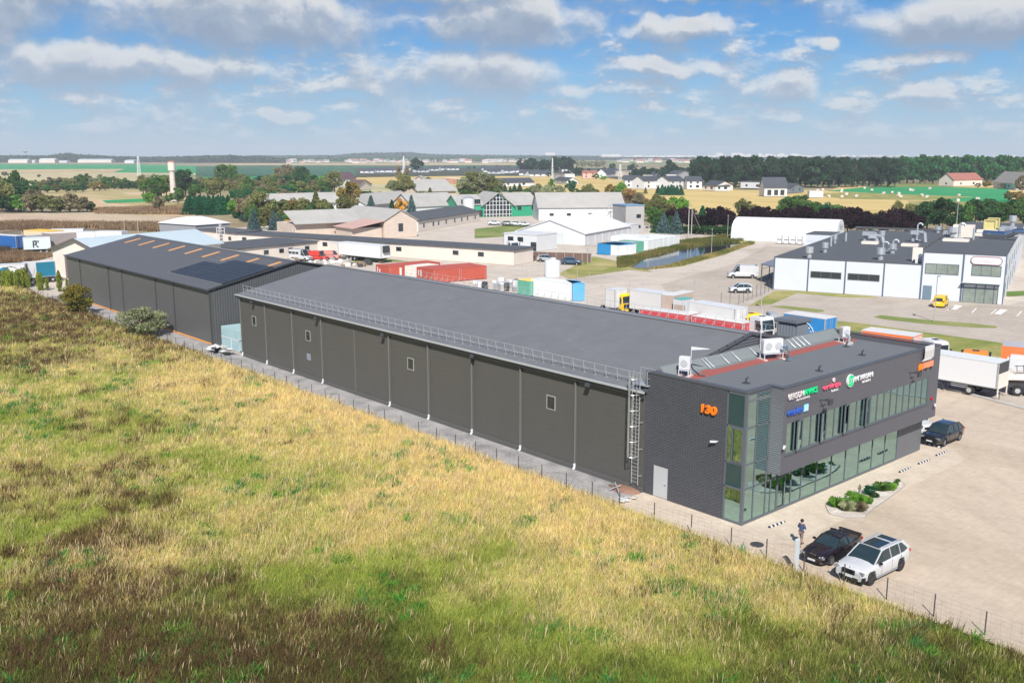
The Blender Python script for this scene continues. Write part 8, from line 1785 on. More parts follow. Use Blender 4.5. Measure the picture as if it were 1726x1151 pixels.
for x, yb, yt, k, c, w_, lb in [(664, 334, 305, 'broad', 'grey', 1.1, 'grey-green tree, left of the pair before the old sheds'), (680, 334, 296, 'broad', 'olive', 1.1, 'large olive tree before the old sheds'), (672, 308, 280, 'tall', 'brown', .8, 'bare poplar by the lattice mast'), (685, 308, 282, 'tall', 'brown', .8, 'second bare poplar right of the lattice mast'), (703, 292, 268, 'broad', 'forest', 1, 'dark solitary tree on the dark field'), (708, 289, 281, 'bush', 'forest', 1.5, 'low dark bush beside the solitary tree'), (722, 309, 298, 'bush', 'olive', 1, 'small olive tree in the golden field'), (733, 314, 308, 'bush', 'rust', 1.5, 'rusty bush in the golden field'), (712, 333, 320, 'bush', 'grey', 1.2, 'grey-green bush before the old shed'), (725, 333, 317, 'spruce', 'olive', 1.4, 'small pointed tree before the old shed'),
	(784, 334, 300, 'broad', 'grey', 1.0, 'grey-green tree at the left of the big thicket'), (796, 334, 293, 'broad', 'olive', 1.1, 'tall olive tree in the big thicket'), (812, 334, 292, 'broad', 'grey', 1.1, 'tall grey-green tree in the middle of the big thicket'), (826, 334, 298, 'broad', 'olive', 1.0, 'olive tree right in the big thicket'), (786, 334, 316, 'bush', 'green', 1.2, 'green bush at the foot of the big thicket, left'), (800, 334, 320, 'bush', 'bright', 1.2, 'bright green bush at the foot of the big thicket'), (832, 334, 310, 'broad', 'green', 1.0, 'green tree at the right foot of the big thicket'), (840, 332, 302, 'broad', 'grey', .9, 'grey-green tree closing the big thicket at right'),
	(851, 323, 311, 'spruce', 'dgreen', 1.4, 'small conifer before the bungalow, left'), (860, 324, 314, 'spruce', 'dgreen', 1.4, 'small conifer before the bungalow, second'), (867, 323, 311, 'spruce', 'spruce', 1.4, 'small conifer before the bungalow, third'), (876, 323, 310, 'spruce', 'dgreen', 1.4, 'small conifer before the bungalow, right'),
	(892, 336, 315, 'bush', 'green', 1.1, 'green bush left of the willow thicket'), (905, 337, 311, 'broad', 'grey', 1.1, 'pale willow-like tree behind the long farm roof'), (920, 338, 313, 'broad', 'grey', 1.1, 'second pale willow-like tree behind the farm roof'), (929, 330, 303, 'tall', 'bright', .9, 'bright green upright tree behind the farm roof'), (940, 338, 314, 'broad', 'grey', 1.1, 'third pale willow-like tree behind the farm roof'), (962, 328, 305, 'broad', 'spruce', 1.0, 'fresh green tree behind the farm roof'), (958, 338, 322, 'bush', 'rust', 1.2, 'tan bush under the fresh green tree'), (972, 333, 318, 'bush', 'green', 1.2, 'green bush right of the fresh green tree'), (990, 338, 311, 'broad', 'olive', 1.1, 'rounded olive tree behind the farm roof'), (1003, 338, 318, 'bush', 'olive', 1.1, 'low olive bush right of the rounded tree'), (1018, 338, 322, 'bush', 'orange', 1.2, 'orange-tan bush behind the farm roof ridge'), (1030, 338, 312, 'broad', 'rust', 1.0, 'tan-orange tree left of the green one'), (1045, 338, 309, 'broad', 'bright', 1.0, 'yellow-green tree among orange ones'), (1062, 344, 318, 'broad', 'orange', 1.1, 'orange-tan autumn tree right of the yellow-green one'), (1076, 352, 326, 'broad', 'brown', 1.0, 'brown autumn tree above the grey block'), (1090, 352, 336, 'bush', 'rust', 1.2, 'tan bush above the grey block'), (1072, 346, 331, 'bush', 'brown', 1, 'dark brown shrub above the grey block roof'),
	(1005, 302, 292, 'bush', 'green', 1.0, 'rounded green tree beside the pink house'), (1017, 304, 296, 'bush', 'bright', 1.3, 'bright green bush right of the pink house'),
	(1104, 372, 330, 'broad', 'olive', .9, 'tall olive tree right of the grey block'), (1116, 382, 335, 'broad', 'olive', 1.0, 'large yellow-green tree right of the grey block'), (1130, 372, 334, 'broad', 'bright', 1.1, 'large bright green tree behind the blue spruces'), (1147, 368, 335, 'broad', 'bright', 1.1, 'bright green tree further right behind the blue spruces'), (1106, 385, 350, 'broad', 'green', 1.0, 'green tree at the corner of the grey block'), (1098, 385, 357, 'broad', 'green', .8, 'green tree touching the grey block'), (1092, 364, 340, 'bush', 'bright', .9, 'small vivid green bush above the grey block roof'),
	(1118, 393, 360, 'spruce', 'bluesp', 1.3, 'left of the two big blue spruces'), (1139, 394, 358, 'spruce', 'bluesp', 1.3, 'right of the two big blue spruces'), (1128, 390, 364, 'spruce', 'dgreen', 1.4, 'darker spruce squeezed between the two blue ones'), (1105, 392, 368, 'spruce', 'dgreen', 1.3, 'dark spruce left of the blue ones'),
	(1183, 388, 349, 'spruce', 'spruce', 1.3, 'green cone-shaped tree between the purple-leaved ones'), (1236, 388, 362, 'bush', 'green', 1.2, 'green bush at the corner of the white fabric hall'), (1252, 372, 338, 'broad', 'olive', 1.1, 'olive-green tree behind the white fabric hall'), (1262, 372, 342, 'broad', 'olive', 1.0, 'second olive-green tree behind the fabric hall'), (1332, 375, 334, 'broad', 'green', 1.2, 'big green tree behind the right half of the fabric hall'), (1350, 376, 331, 'broad', 'green', 1.2, 'largest green tree behind the fabric hall'), (1376, 376, 342, 'broad', 'green', 1.1, 'green tree before the cabin'), (1395, 378, 344, 'broad', 'spruce', 1.1, 'vivid green tree right of the cabin'), (1410, 378, 346, 'broad', 'green', 1, 'green tree above the factory roof corner'),
	(1430, 376, 352, 'bush', 'green', 1, 'green bush above the factory roof'), (1470, 390, 358, 'bush', 'green', 1, 'low green bush behind the factory roof'), (1512, 372, 339, 'tall', 'olive', 1, 'thin olive tree behind the factory roof'), (1534, 380, 342, 'tall', 'olive', 1.1, 'second thin olive tree behind the factory roof'), (1522, 384, 352, 'bush', 'green', 1.1, 'green bush behind the factory roof'), (1562, 386, 342, 'broad', 'dgreen', 1.1, 'dark green tree behind the factory roof, left of the largest'), (1582, 390, 336, 'broad', 'dgreen', 1.1, 'largest dark green tree behind the factory roof'), (1600, 390, 343, 'broad', 'dgreen', 1.1, 'dark green tree right of the largest one'), (1626, 386, 344, 'broad', 'green', 1.0, 'green tree left of the far pole'), (1642, 384, 338, 'broad', 'dgreen', 1.1, 'dark green tree behind the tall factory part'), (1662, 382, 338, 'broad', 'dgreen', 1.1, 'second dark green tree behind the tall factory part'), (1684, 382, 342, 'broad', 'green', 1.1, 'green tree toward the right edge'), (1704, 380, 338, 'broad', 'dgreen', 1.1, 'dark green tree near the right edge'), (1724, 382, 336, 'broad', 'green', 1.1, 'green tree cut by the right edge'), (1744, 382, 336, 'broad', 'green', 1.1, 'green tree beyond the right edge'),
	(1618, 390, 358, 'bush', 'green', 1.2, 'green bush under the dark trees'), (1545, 392, 360, 'bush', 'dgreen', 1.2, 'dark bush under the olive trees'),
	(1700, 338, 322, 'bush', 'olive', 1.1, 'olive bush at the right end of the green crop'), (1714, 340, 322, 'bush', 'rust', 1.1, 'tan-brown bush right of the green crop'), (1692, 318, 307, 'bush', 'brown', 1.1, 'brown tree before the hipped house'), (1663, 316, 305, 'bush', 'rust', 1.2, 'tan trees between the two far houses'), (1648, 316, 308, 'bush', 'brown', 1.2, 'brown bush beside the cream house'), (1722, 330, 298, 'broad', 'brown', .8, 'brown-green tree at the right edge'), (1718, 312, 288, 'broad', 'olive', .8, 'tall olive tree at the right edge'),
	(1088, 326, 316, 'spruce', 'olive', 1.3, 'small olive conifer before the white houses'), (1109, 327, 313, 'spruce', 'spruce', 1.3, 'small dark conifer left of the conifer row')]:
	tree(lb, x, yb, yt, k, c, w_)
for x in (1116, 1121, 1126, 1131, 1136, 1141, 1148): tree('small dark conifer in the row before the white houses', x, 328.5, 312 + (x % 3), 'spruce', 'spruce', 1.4, group='conifer row before the white houses')
G7 = 'purple-leaved trees behind the halls'
for i, (x, yb, yt) in enumerate([(1135, 388, 354), (1150, 388, 351), (1163, 388, 354), (1196, 390, 352), (1208, 391, 350), (1221, 391, 354), (1262, 388, 352), (1276, 388, 350), (1290, 388, 350), (1303, 388, 354), (1320, 392, 354), (1334, 392, 352), (1350, 392, 350), (1364, 393, 352), (1380, 393, 354), (1396, 395, 354), (1412, 396, 353), (1428, 396, 352), (1444, 396, 352), (1457, 397, 358), (1482, 398, 358), (1496, 398, 354), (1510, 398, 354), (1524, 398, 357), (1537, 399, 360)]):
	tree('dark purple-leaved rounded tree in the line behind the halls', x, yb, yt, 'broad', 'plum', 1.15, group=G7)
G8 = 'hedge plants along the car park edge'
for i, x in enumerate(range(1150, 1236, 7)): tree('dark green clipped hedge plant along the far car park edge', x, 393 + (x - 1150) * .05, 380, 'bush', 'dgreen', 1.6, group=G8)
# great dark belt and clumps in the middle distance
G9 = 'tall trees of the dark belt beyond the golden field'
MASS = []
def mass(px, pyb, pyt, col, wf): q = at(px, pyb); H_ = up_h(q, pyb - pyt) * 1.03; MASS.append((q.x, q.y, H_, wf * H_, col))
for row, (y0, dn) in enumerate(((314.5, 13), (309, 13), (304, 13))):
	x = 1172 + row * 5
	while x < 1512:
		a_, c_, w_ = y0 + rnd.uniform(-1, 1) - max(0, (1230 - x)) * .03, rnd.uniform(266, 271.5) - row * .4, rnd.uniform(.7, 1.05)
		if row: mass(x, a_, c_, 'forest', w_)
		else: tree('tall dark green tree in the long belt beyond the golden field', x, a_, c_, 'tall' if rnd.random() < .5 else 'broad', 'forest', w_, group=G9, rich=False)
		x += rnd.uniform(8, 12)
G10 = 'tall green trees at the right end of the belt'
for row in range(3):
	x = 1516 + row * 4
	while x < 1716:
		c_, w_ = rnd.uniform(264.5, 269.5), rnd.uniform(.7, .95)
		if row: mass(x, 309.5 - row * 3.5, c_, 'forest2' if x < 1640 else 'forest', w_)
		else: tree('tall fresher green tree toward the right end of the long belt', x, 309.5, c_, 'broad', 'forest2', w_, group=G10, rich=False)
		x += rnd.uniform(9, 13)
G11 = 'dark trees among the middle-distance houses'
pts_ = [(880 + rnd.uniform(0, 48), rnd.uniform(288, 291), rnd.uniform(268, 273)) for _ in range(12)] + [(936 + rnd.uniform(0, 24), 290, rnd.uniform(265.5, 270)) for _ in range(7)] + [(rnd.uniform(1060, 1172), rnd.uniform(299, 303), rnd.uniform(282, 290)) for _ in range(26)] + [(1129, 297, 272), (1032, 290, 276), (1068, 290, 276), (1062, 291, 279), (1137, 300, 279)] + \
       [(rnd.uniform(812, 880), rnd.uniform(284, 287), rnd.uniform(279, 282)) for _ in range(12)] + [(rnd.uniform(780, 800), 285, 281) for _ in range(4)] + [(rnd.uniform(960, 1040), rnd.uniform(292, 296), rnd.uniform(281, 286)) for _ in range(12)] + [(rnd.uniform(900, 960), rnd.uniform(296, 299), rnd.uniform(288, 292)) for _ in range(8)]
for i, (x, yb, yt) in enumerate(pts_):
	if i % 2: mass(x, yb, yt, 'forest', 1.05)
	else: tree('dark tree among the middle-distance houses', x, yb, yt, 'broad', 'forest', 1.05, group=G11, rich=False)
for cl_ in ('forest', 'forest2'):
	V_, C_ = [], []
	for i, (x, y, H_, W0, c) in enumerate(MASS):
		if c != cl_: continue
		m_ = CR['fbroad'][i % 5]; n_ = len(m_.vertices); co = np.empty(n_ * 3); m_.vertices.foreach_get('co', co); co = co.reshape(-1, 3); cc_ = np.empty(n_ * 4); m_.color_attributes['leaf'].data.foreach_get('color', cc_)
		a_ = i * 1.7; V_.append(np.column_stack([x + W0 * (co[:, 0] * math.cos(a_) - co[:, 1] * math.sin(a_)), y + W0 * (co[:, 0] * math.sin(a_) + co[:, 1] * math.cos(a_)), H_ * (co[:, 2] * 1.12 - .12)])); C_.append(cc_)
	V_ = np.vstack(V_); n_ = len(V_) // 4; me = bpy.data.meshes.new('wood'); me.vertices.add(4 * n_); me.vertices.foreach_set('co', V_.ravel()); me.loops.add(4 * n_); me.loops.foreach_set('vertex_index', np.arange(4 * n_, dtype=np.int32)); me.polygons.add(n_); me.polygons.foreach_set('loop_start', np.arange(0, 4 * n_, 4, dtype=np.int32)); me.update(calc_edges=True)
	me.color_attributes.new('leaf', 'FLOAT_COLOR', 'POINT').data.foreach_set('color', np.concatenate(C_)); me.materials.append(LC[cl_]); o = bpy.data.objects.new('wood', me); COL.objects.link(o); tag(o, 'dense rear rows of trees behind the long dark belt', 'wood', kind='stuff')
for i in range(16): tree('pale olive tree in the wood before the far town', 970 + rnd.uniform(0, 50), rnd.uniform(279, 284), rnd.uniform(270, 273), 'broad', 'grey' if i % 2 else 'brown', 1.2, group='olive trees before the far town', rich=False)
# far woods that read as one mass: lumpy canopy bands with real depth
def wood_band(name, label, xa, xb, ybase, hts, col, depth, n, seed=1, mt=None):
	"""canopy of leaf clumps over a strip of plain; hts: list of (px, canopy height in m)"""
	rng = np.random.default_rng(seed); t = rng.random(n); px = xa + (xb - xa) * t; P = []
	base = [at(x, ybase) for x in np.linspace(xa, xb, 40)]
	bx = np.interp(px, np.linspace(xa, xb, 40), [p.x for p in base]); by = np.interp(px, np.linspace(xa, xb, 40), [p.y for p in base])
	d = np.sqrt(bx ** 2 + by ** 2); k = 1 + depth * rng.random(n) / d; hh = np.interp(px, [a for a, _ in hts], [b_ for _, b_ in hts])
	lump = fbm(bx * k, by * k, 55, seed, 3); top = hh * (.62 + .6 * lump); z = top * (1 - .9 * rng.random(n) ** 2.2)
	P = np.column_stack([bx * k, by * k, z]); me = leaf_mesh(name, P, rng.uniform(9, 20, n), col=np.column_stack([fbm(bx * k, by * k, 80, seed + 5, 2) * .7 + .3 * rng.random(n), rng.random(n) ** 2]), rng=rng)
	me.materials.append(mt or LC[col]); o = bpy.data.objects.new(name, me); COL.objects.link(o); tag(o, label, 'wood', kind='stuff'); return o
wood_band('far_wood', 'blue-green wooded ridge on the skyline at the left', -140, 420, 273.6, [(-140, 13), (0, 17), (80, 17), (115, 25), (150, 18), (200, 13), (300, 11), (420, 9)], 'forest', 900, 20000, 1)
wood_band('far_wood', 'hazy wooded ridge on the skyline behind the far village', 330, 1010, 270.0, [(330, 14), (560, 18), (600, 30), (690, 34), (740, 22), (860, 18), (1010, 14)], 'forest', 2500, 30000, 2)
wood_band('far_wood', 'hazy woods along the skyline before the far town', 880, 1800, 270.3, [(880, 8), (1100, 8), (1400, 8), (1800, 10)], 'forest', 700, 22000, 3)
wood_band('far_wood', 'trees scattered through the far village', 380, 960, 272.6, [(380, 10), (960, 10)], 'dgreen', 900, 7000, 4)
wood_band('far_wood', 'low woods behind the white works at the left', 280, 480, 274.5, [(280, 12), (380, 18), (480, 10)], 'forest', 500, 5000, 5)
# rising ground under the far woods
for (xa, xb, yb, hmax, sd) in ((-300, 460, 268.5, 13, 3), (300, 1050, 266.8, 24, 4), (900, 2000, 266.5, 10, 5)):
	rng = random.Random(sd); b = MB(); rg = []
	for i in range(61):
		x = xa + (xb - xa) * i / 60; q = at(x, yb); u = Vector((q.x, q.y, 0)).normalized(); e = math.sin(math.pi * i / 60) ** .5; h_ = hmax * e * (.7 + .3 * math.sin(i * .5 + sd) * math.sin(i * .23))
		rg.append([(q.x + u.x * dd_ , q.y + u.y * dd_, z) for dd_, z in ((0, -2), (300, h_ * .5), (900, h_), (1800, h_ * .8), (2600, -2))])
	b.loft(rg, closed=False, caps=False); tag(b.build('hills', gm_base, smooth=True), kind='structure')
# reeds and scrub bank round the pond, scrub strip on the left
def scrub(name, label, poly, n, h, cols, w=.07, seed=3, mt=None, kind='stuff', lean=.25):
	rng = np.random.default_rng(seed); P = np.array([(p[0], p[1]) for p in poly]); lo, hi = P.min(0), P.max(0)
	out = np.zeros((0, 2))
	while len(out) < n:
		q = lo + (hi - lo) * rng.random((n * 2, 2)); ins = np.zeros(len(q), bool); j = len(P) - 1
		for i in range(len(P)):
			c = ((P[i, 1] > q[:, 1]) != (P[j, 1] > q[:, 1])) & (q[:, 0] < (P[j, 0] - P[i, 0]) * (q[:, 1] - P[i, 1]) / (P[j, 1] - P[i, 1] + 1e-12) + P[i, 0]); ins ^= c; j = i
		out = np.vstack([out, q[ins]])
	out = out[:n]; nz = fbm(out[:, 0], out[:, 1], 7, seed, 3); hh = h * (.35 + 1.1 * nz) * rng.uniform(.6, 1.2, n); a = rng.random(n) * 6.283
	z0 = -.05; dx, dy = np.cos(a) * w, np.sin(a) * w; lx, ly = rng.normal(0, lean, n) * hh, rng.normal(0, lean, n) * hh
	V = np.stack([np.column_stack([out[:, 0] - dx, out[:, 1] - dy, np.full(n, z0)]), np.column_stack([out[:, 0] + dx, out[:, 1] + dy, np.full(n, z0)]), np.column_stack([out[:, 0] + lx, out[:, 1] + ly, hh])], 1).reshape(-1, 3)
	me = bpy.data.meshes.new(name); me.vertices.add(3 * n); me.vertices.foreach_set('co', V.ravel()); me.loops.add(3 * n); me.loops.foreach_set('vertex_index', np.arange(3 * n, dtype=np.int32)); me.polygons.add(n); me.polygons.foreach_set('loop_start', np.arange(0, 3 * n, 3, dtype=np.int32)); me.update(calc_edges=True)
	ca = me.color_attributes.new('leaf', 'FLOAT_COLOR', 'POINT'); C = np.ones((n, 3, 4)); C[:, :, 0] = rng.random(n)[:, None]; C[:, :, 1] = (fbm(out[:, 0], out[:, 1], 9, seed + 3, 3) * 1.3 - .15)[:, None]; ca.data.foreach_set('color', np.clip(C, 0, 1).reshape(-1))
	me.materials.append(mt); o = bpy.data.objects.new(name, me); COL.objects.link(o); tag(o, label, 'undergrowth', kind=kind); return o
reedm = leaf_mat('reed', (.10, .15, .035), .35, (.46, .33, .14)); brownm = leaf_mat('dry_scrub', (.20, .13, .085), .4, (.38, .27, .15)); darkscrub = leaf_mat('dark_scrub', (.10, .075, .05), .4, (.22, .16, .09))
scrub('reeds', 'tall reeds and rough grass along the far bank of the pond', [at(*p_) for p_ in ((1040, 452), (1040, 436), (1100, 424), (1150, 406), (1220, 398), (1262, 404), (1240, 409), (1200, 411), (1150, 419), (1110, 429), (1085, 435), (1062, 450))], 16000, .75, None, .09, 5, reedm)
scrub('reeds', 'strip of grass and reeds along the near bank of the pond', [at(*p_) for p_ in ((1060, 452), (1090, 455), (1150, 448), (1215, 430), (1272, 411), (1262, 409), (1215, 424), (1160, 438), (1125, 448), (1090, 454))], 5000, .6, None, .1, 6, reedm)
scrub('undergrowth', 'dry brown scrub strip between the tan field and the trailer park', [at(*p_) for p_ in ((-60, 376), (150, 378), (268, 378), (268, 390), (150, 384), (60, 389), (-60, 393))], 14000, 1.6, None, .16, 7, brownm)
scrub('undergrowth', 'rough brown bank below the lettered trailer at left', [at(*p_) for p_ in ((-60, 420), (20, 418), (88, 418), (92, 432), (60, 440), (-60, 444))], 12000, 1.3, None, .12, 8, brownm)
scrub('undergrowth', 'dark brambles at the left edge before the blue trailer', [at(*p_) for p_ in ((-60, 412), (6, 411), (24, 420), (14, 432), (-60, 438))], 5000, 2.6, None, .14, 9, darkscrub)
scrub('undergrowth', 'patchy dry scrub on the stubble below the water tower', [at(*p_) for p_ in ((150, 352), (310, 348), (318, 362), (160, 360))], 7000, 1.2, None, .2, 10, brownm)
scrub('undergrowth', 'rough orange-brown scrub behind the long farm roof', [at(*p_) for p_ in ((940, 336), (1080, 332), (1110, 352), (1060, 352), (940, 340))], 7000, 2.4, None, .25, 11, brownm)
# MEADOW in the foreground
FX = 47.15
def meadow_z(x, y):
	edge = np.clip((47.6 - x) / 4.0, 0, 1)
	return edge * (.10 + .9 * (fbm(x, y, 26, 41, 3) - .38)) + .0
def patch(x, y, px, py, rx, ry, rot=0):
	q = at(px, py); dx, dy = x - q.x, y - q.y; c, s_ = math.cos(rot), math.sin(rot); u, v = dx * c + dy * s_, -dx * s_ + dy * c
	return np.exp(-((u / rx) ** 2 + (v / ry) ** 2))
def meadow_mix(x, y):
	"""weights of straw / green / brown / dark herbage over the meadow, vignette darkening painted in, in metres on the ground"""
	n1 = fbm(x, y, 9, 3, 4); n2 = fbm(x + 50, y, 3.2, 9, 4); n3 = fbm(x, y + 90, 16, 15, 3); n4 = fbm(x, y, 1.6, 21, 3)
	straw = .34 + 1.2 * (n1 - .45) + 1.2 * (n2 - .5)
	straw = straw - .5 * patch(x, y, 863, 1230, 34, 12, -.72) + 1.3 * patch(x, y, 720, 740, 10, 28) + 1.0 * patch(x, y, 540, 660, 8, 24) + .8 * patch(x, y, 950, 850, 8, 8) + .35 * patch(x, y, 430, 600, 5, 20) + .25 * patch(x, y, 1400, 1010, 4, 8)  # straw drifts; mid-meadow kept bright and near edge cut to paint a vignette
	brown = -.06 + 1.6 * (n3 - .45) + 1.3 * (n4 - .5) + .8 * patch(x, y, 60, 530, 22, 30) + .7 * patch(x, y, 330, 600, 6, 14) + .45 * patch(x, y, 60, 780, 9, 14) + .7 * patch(x, y, 520, 1120, 6, 5) + .55 * patch(x, y, 100, 1050, 8, 10) - .5 * patch(x, y, 750, 800, 9, 20)  # brown brush; the lower-left patches also paint in the vignette
	green = .62 + 1.1 * (fbm(x, y, 6, 33, 4) - .5) + .35 * patch(x, y, 1200, 1050, 9, 12) + .3 * patch(x, y, 900, 900, 7, 9) - .35 * patch(x, y, 700, 740, 7, 20) + .2 * patch(x, y, 300, 700, 8, 20)
	dark = -.1 + 1.9 * (fbm(x + 7, y + 3, 2.4, 51, 3) - .52) + .9 * patch(x, y, 100, 1151, 14, 12) + 1.1 * patch(x, y, 900, 1230, 30, 9, -.72) + .5 * patch(x, y, 1650, 1170, 8, 5) + .6 * patch(x, y, 1500, 1130, 8, 6) + .4 * patch(x, y, 500, 1150, 12, 7)  # random dark herbage, plus vignette darkening painted in along the near edge
	w_ = np.stack([straw, green, brown, dark], -1); w_ = np.clip(w_, 0.04, None) ** 1.35; return w_ / w_.sum(-1, keepdims=True)
MC = np.array([[.92, .73, .34], [.37, .43, .085], [.27, .19, .085], [.07, .09, .025]])  # last tone serves dark herbage and the painted vignette alike
# ground under the grass
xs = np.arange(-30, 47.7, .7); ys = np.arange(-20, 215, .9); X, Y = np.meshgrid(xs, ys, indexing='ij'); Xr = X.ravel(); Yr = Y.ravel(); Zr = meadow_z(Xr, Yr) - .02 - .5 * (Xr > 47.3)
nx, ny = X.shape; I = np.arange(nx * ny).reshape(nx, ny); F = np.stack([I[:-1, :-1], I[1:, :-1], I[1:, 1:], I[:-1, 1:]], -1).reshape(-1, 4)
me = bpy.data.meshes.new('meadow_ground'); me.vertices.add(nx * ny); me.vertices.foreach_set('co', np.column_stack([Xr, Yr, Zr]).ravel()); me.loops.add(F.size); me.loops.foreach_set('vertex_index', F.astype(np.int32).ravel()); me.polygons.add(len(F)); me.polygons.foreach_set('loop_start', np.arange(0, F.size, 4, dtype=np.int32)); me.update(calc_edges=True)
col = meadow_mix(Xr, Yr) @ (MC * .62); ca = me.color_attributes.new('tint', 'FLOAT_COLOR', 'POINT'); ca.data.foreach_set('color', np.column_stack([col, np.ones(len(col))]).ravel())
def tint_mat(name, rough=1, trans=0):
	m = bpy.data.materials.new(name); m.use_nodes = True; t = NT(m.node_tree); m.node_tree.nodes.clear(); o = t.n('ShaderNodeOutputMaterial'); a = t.n('ShaderNodeAttribute', attribute_name='tint'); d = t.n('ShaderNodeBsdfDiffuse')
	ge = t.n('ShaderNodeNewGeometry'); nz = t.noise(ge.outputs['Position'], 5, 4, .7); cc = t.n('ShaderNodeCombineColor'); k = t.m('ADD', .7, t.m('MULTIPLY', nz.outputs[0], .6))
	for i in range(3): t.put(cc.inputs[i], k)
	c = t.mix(1.0, a.outputs['Color'], cc.outputs[0], 'MULTIPLY'); t.put(d.inputs[0], c)
	if trans:
		tr = t.n('ShaderNodeBsdfTranslucent'); t.put(tr.inputs[0], c); mx = t.n('ShaderNodeMixShader'); mx.inputs[0].default_value = trans; t.put(mx.inputs[1], d.outputs[0]); t.put(mx.inputs[2], tr.outputs[0]); t.put(o.inputs[0], mx.outputs[0])
	else: t.put(o.inputs[0], d.outputs[0])
	MT[name] = m; return m
me.materials.append(tint_mat('meadow_soil')); me.shade_smooth(); o = bpy.data.objects.new('meadow_ground', me); COL.objects.link(o); tag(o, kind='structure')
def grass(name, label, n, seed, hmin, hmax, wid, kindw, tuftn, colfun, lean, head=False, clump=0.5):
	rng = np.random.default_rng(seed); nt = n // tuftn
	# tuft centres over the meadow wedge in front of the camera, thinner with distance
	out = []; need = nt
	while need > 0:
		x = rng.uniform(-4, FX - .1, nt * 4); y = rng.uniform(2, 200, nt * 4); d = np.hypot(x, y); ang = np.degrees(np.arctan2(y, x))
		ok = (ang > 48.6 - 34) & (ang < 48.6 + 33) & (d > 30) & (d < 212); pr = np.clip((42 / d) ** 1.55, 0, 1); ok &= rng.random(len(x)) < pr
		if kindw is not None: ok &= rng.random(len(x)) < kindw(x, y)
		q = np.column_stack([x, y])[ok][:need]; out.append(q); need -= len(q)
	C = np.vstack(out); nt = len(C); k = np.repeat(np.arange(nt), tuftn); n = len(k); d = np.hypot(C[:, 0], C[:, 1])[k]
	P = C[k] + rng.normal(0, clump, (n, 2)) * rng.uniform(.3, 1.0, n)[:, None]; P[:, 0] = np.minimum(P[:, 0], np.where(P[:, 1] > 43, 47.9, 47.3))
	tl = rng.normal(0, 1, (nt, 2))[k]; th = rng.uniform(.75, 1.2, nt)[k]; big = .7 + .6 * fbm(P[:, 0], P[:, 1], 5, 77, 3)
	h = rng.uniform(hmin, hmax, n) * th * big; w_ = wid * (1 + d / 75) * rng.uniform(.7, 1.3, n); a = rng.random(n) * 6.283
	L = (tl * .5 + rng.normal(0, 1, (n, 2))) * lean * h[:, None] + np.array([.10, -.06]) * h[:, None]
	z0 = meadow_z(P[:, 0], P[:, 1]) - .04; dx, dy = np.cos(a) * w_ / 2, np.sin(a) * w_ / 2
	if head:
		top = np.column_stack([P[:, 0] + L[:, 0], P[:, 1] + L[:, 1], z0 + h]); V0 = np.column_stack([P[:, 0] - dx * .35, P[:, 1] - dy * .35, z0]); V1 = np.column_stack([P[:, 0] + dx * .35, P[:, 1] + dy * .35, z0])
		m_ = V0 + (top - V0) * .72; s1 = m_ + np.column_stack([dx, dy, np.zeros(n)]) * 1.3; s0 = m_ - np.column_stack([dx, dy, np.zeros(n)]) * 1.3
		V = np.stack([V0, V1, s1, top, s0], 1).reshape(-1, 3); nv = 5
	else:
		V = np.stack([np.column_stack([P[:, 0] - dx, P[:, 1] - dy, z0]), np.column_stack([P[:, 0] + dx, P[:, 1] + dy, z0]), np.column_stack([P[:, 0] + L[:, 0], P[:, 1] + L[:, 1], z0 + h])], 1).reshape(-1, 3); nv = 3
	me = bpy.data.meshes.new(name); me.vertices.add(nv * n); me.vertices.foreach_set('co', V.ravel()); me.loops.add(nv * n); me.loops.foreach_set('vertex_index', np.arange(nv * n, dtype=np.int32)); me.polygons.add(n); me.polygons.foreach_set('loop_start', np.arange(0, nv * n, nv, dtype=np.int32)); me.update(calc_edges=True)
	col = colfun(C, k, P, rng) * rng.uniform(.75, 1.25, n)[:, None]; ca = me.color_attributes.new('tint', 'FLOAT_COLOR', 'POINT'); ca.data.foreach_set('color', np.repeat(np.column_stack([np.clip(col, 0, 1), np.ones(n)]), nv, 0).ravel())
	me.materials.append(MT['grass_blade']); o = bpy.data.objects.new(name, me); COL.objects.link(o); tag(o, label, 'grass', kind='stuff'); return o
tint_mat('grass_blade', trans=.45)
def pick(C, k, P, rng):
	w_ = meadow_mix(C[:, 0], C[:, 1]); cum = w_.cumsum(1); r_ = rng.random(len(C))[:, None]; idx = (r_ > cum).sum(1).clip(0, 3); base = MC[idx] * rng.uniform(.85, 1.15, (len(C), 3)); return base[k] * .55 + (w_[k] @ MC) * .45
def pick_straw(C, k, P, rng): return np.array([[.74, .59, .33]]) * rng.uniform(.7, 1.1, (len(C), 1))[k] * np.array([[1, 1, 1]])
def pick_vivid(C, k, P, rng): return np.array([[.07, .28, .04], [.14, .34, .05], [.05, .22, .07]])[rng.integers(0, 3, len(C))][k]
GN = 1.0
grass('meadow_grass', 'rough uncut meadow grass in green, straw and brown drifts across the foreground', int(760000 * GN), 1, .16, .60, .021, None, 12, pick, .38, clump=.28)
grass('meadow_grass', 'tall pale seed-headed grass stalks standing over the meadow', int(46000 * GN), 2, .40, .80, .014, lambda x, y: np.clip(meadow_mix(x, y)[:, 0] * 1.1 + .05, 0, 1), 7, pick_straw, .2, head=True, clump=.35)
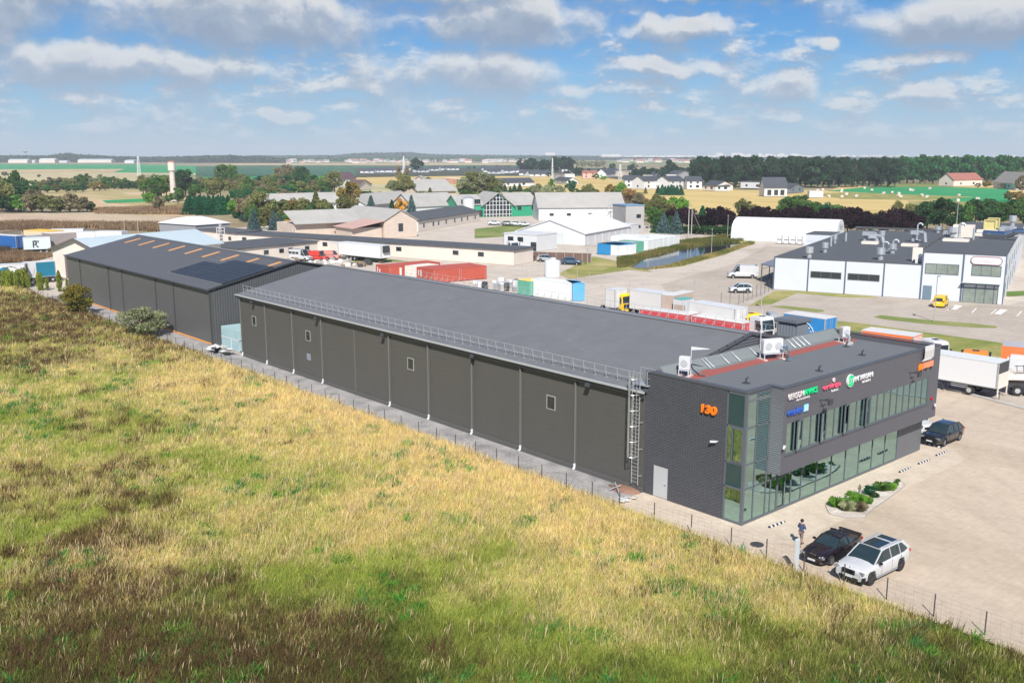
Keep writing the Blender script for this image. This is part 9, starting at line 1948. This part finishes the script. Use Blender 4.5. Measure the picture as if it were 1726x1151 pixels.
grass('meadow_weeds', 'scattered vivid green weeds low in the meadow', int(22000 * GN), 3, .15, .5, .09, lambda x, y: np.clip((fbm(x, y, 4, 61, 3) - .56) * 6, 0, 1), 30, pick_vivid, .7, clump=.30)
grass('meadow_weeds', 'dark brown dead weed stems in loose drifts in the meadow', int(60000 * GN), 4, .3, .8, .035, lambda x, y: np.clip(meadow_mix(x, y)[:, 2] * 1.5 - .05, 0, 1), 14, lambda C, k, P, rng: np.array([[.15, .085, .05]]) * np.ones((len(P), 1)), .4, clump=.35)
# AIR
b = MB(); b.bz(-12900, 12900, -12900, 12900, -3.0, 150.0); hz_ = b.build('haze')
m = bpy.data.materials.new('haze_air'); m.use_nodes = True; nt_ = m.node_tree; nt_.nodes.clear(); ou = nt_.nodes.new('ShaderNodeOutputMaterial'); vo = nt_.nodes.new('ShaderNodeVolumePrincipled')
vo.inputs['Color'].default_value = (.86, .94, 1.0, 1); vo.inputs['Density'].default_value = HAZE = 0.00014; vo.inputs['Anisotropy'].default_value = 0
nt_.links.new(vo.outputs[0], ou.inputs['Volume']); hz_.data.materials.append(m); tag(hz_, kind='stuff')
# labels told apart by their place in the row
ORD = ['leftmost', 'second', 'third', 'fourth', 'fifth', 'sixth', 'seventh', 'eighth', 'ninth', 'tenth', 'eleventh', 'twelfth', 'thirteenth', 'fourteenth', 'fifteenth', 'sixteenth', 'seventeenth', 'eighteenth', 'nineteenth', 'twentieth', 'twenty-first', 'twenty-second', 'twenty-third', 'twenty-fourth', 'twenty-fifth', 'twenty-sixth', 'twenty-seventh', 'twenty-eighth']
byl = {}
for o in bpy.data.objects:
	if o.parent is None and o.get('label') and o.get('category'): byl.setdefault(o['label'], []).append(o)
for lb, os_ in byl.items():
	if 1 < len(os_) <= 28:
		os_.sort(key=lambda o: -math.atan2(o.location.y, o.location.x))
		for i, o in enumerate(os_): o['label'] = f'{lb}, {ORD[i]}' + ('' if i == 0 else ' from the left') if i < len(os_) - 1 or len(os_) < 3 else f'{lb}, rightmost'
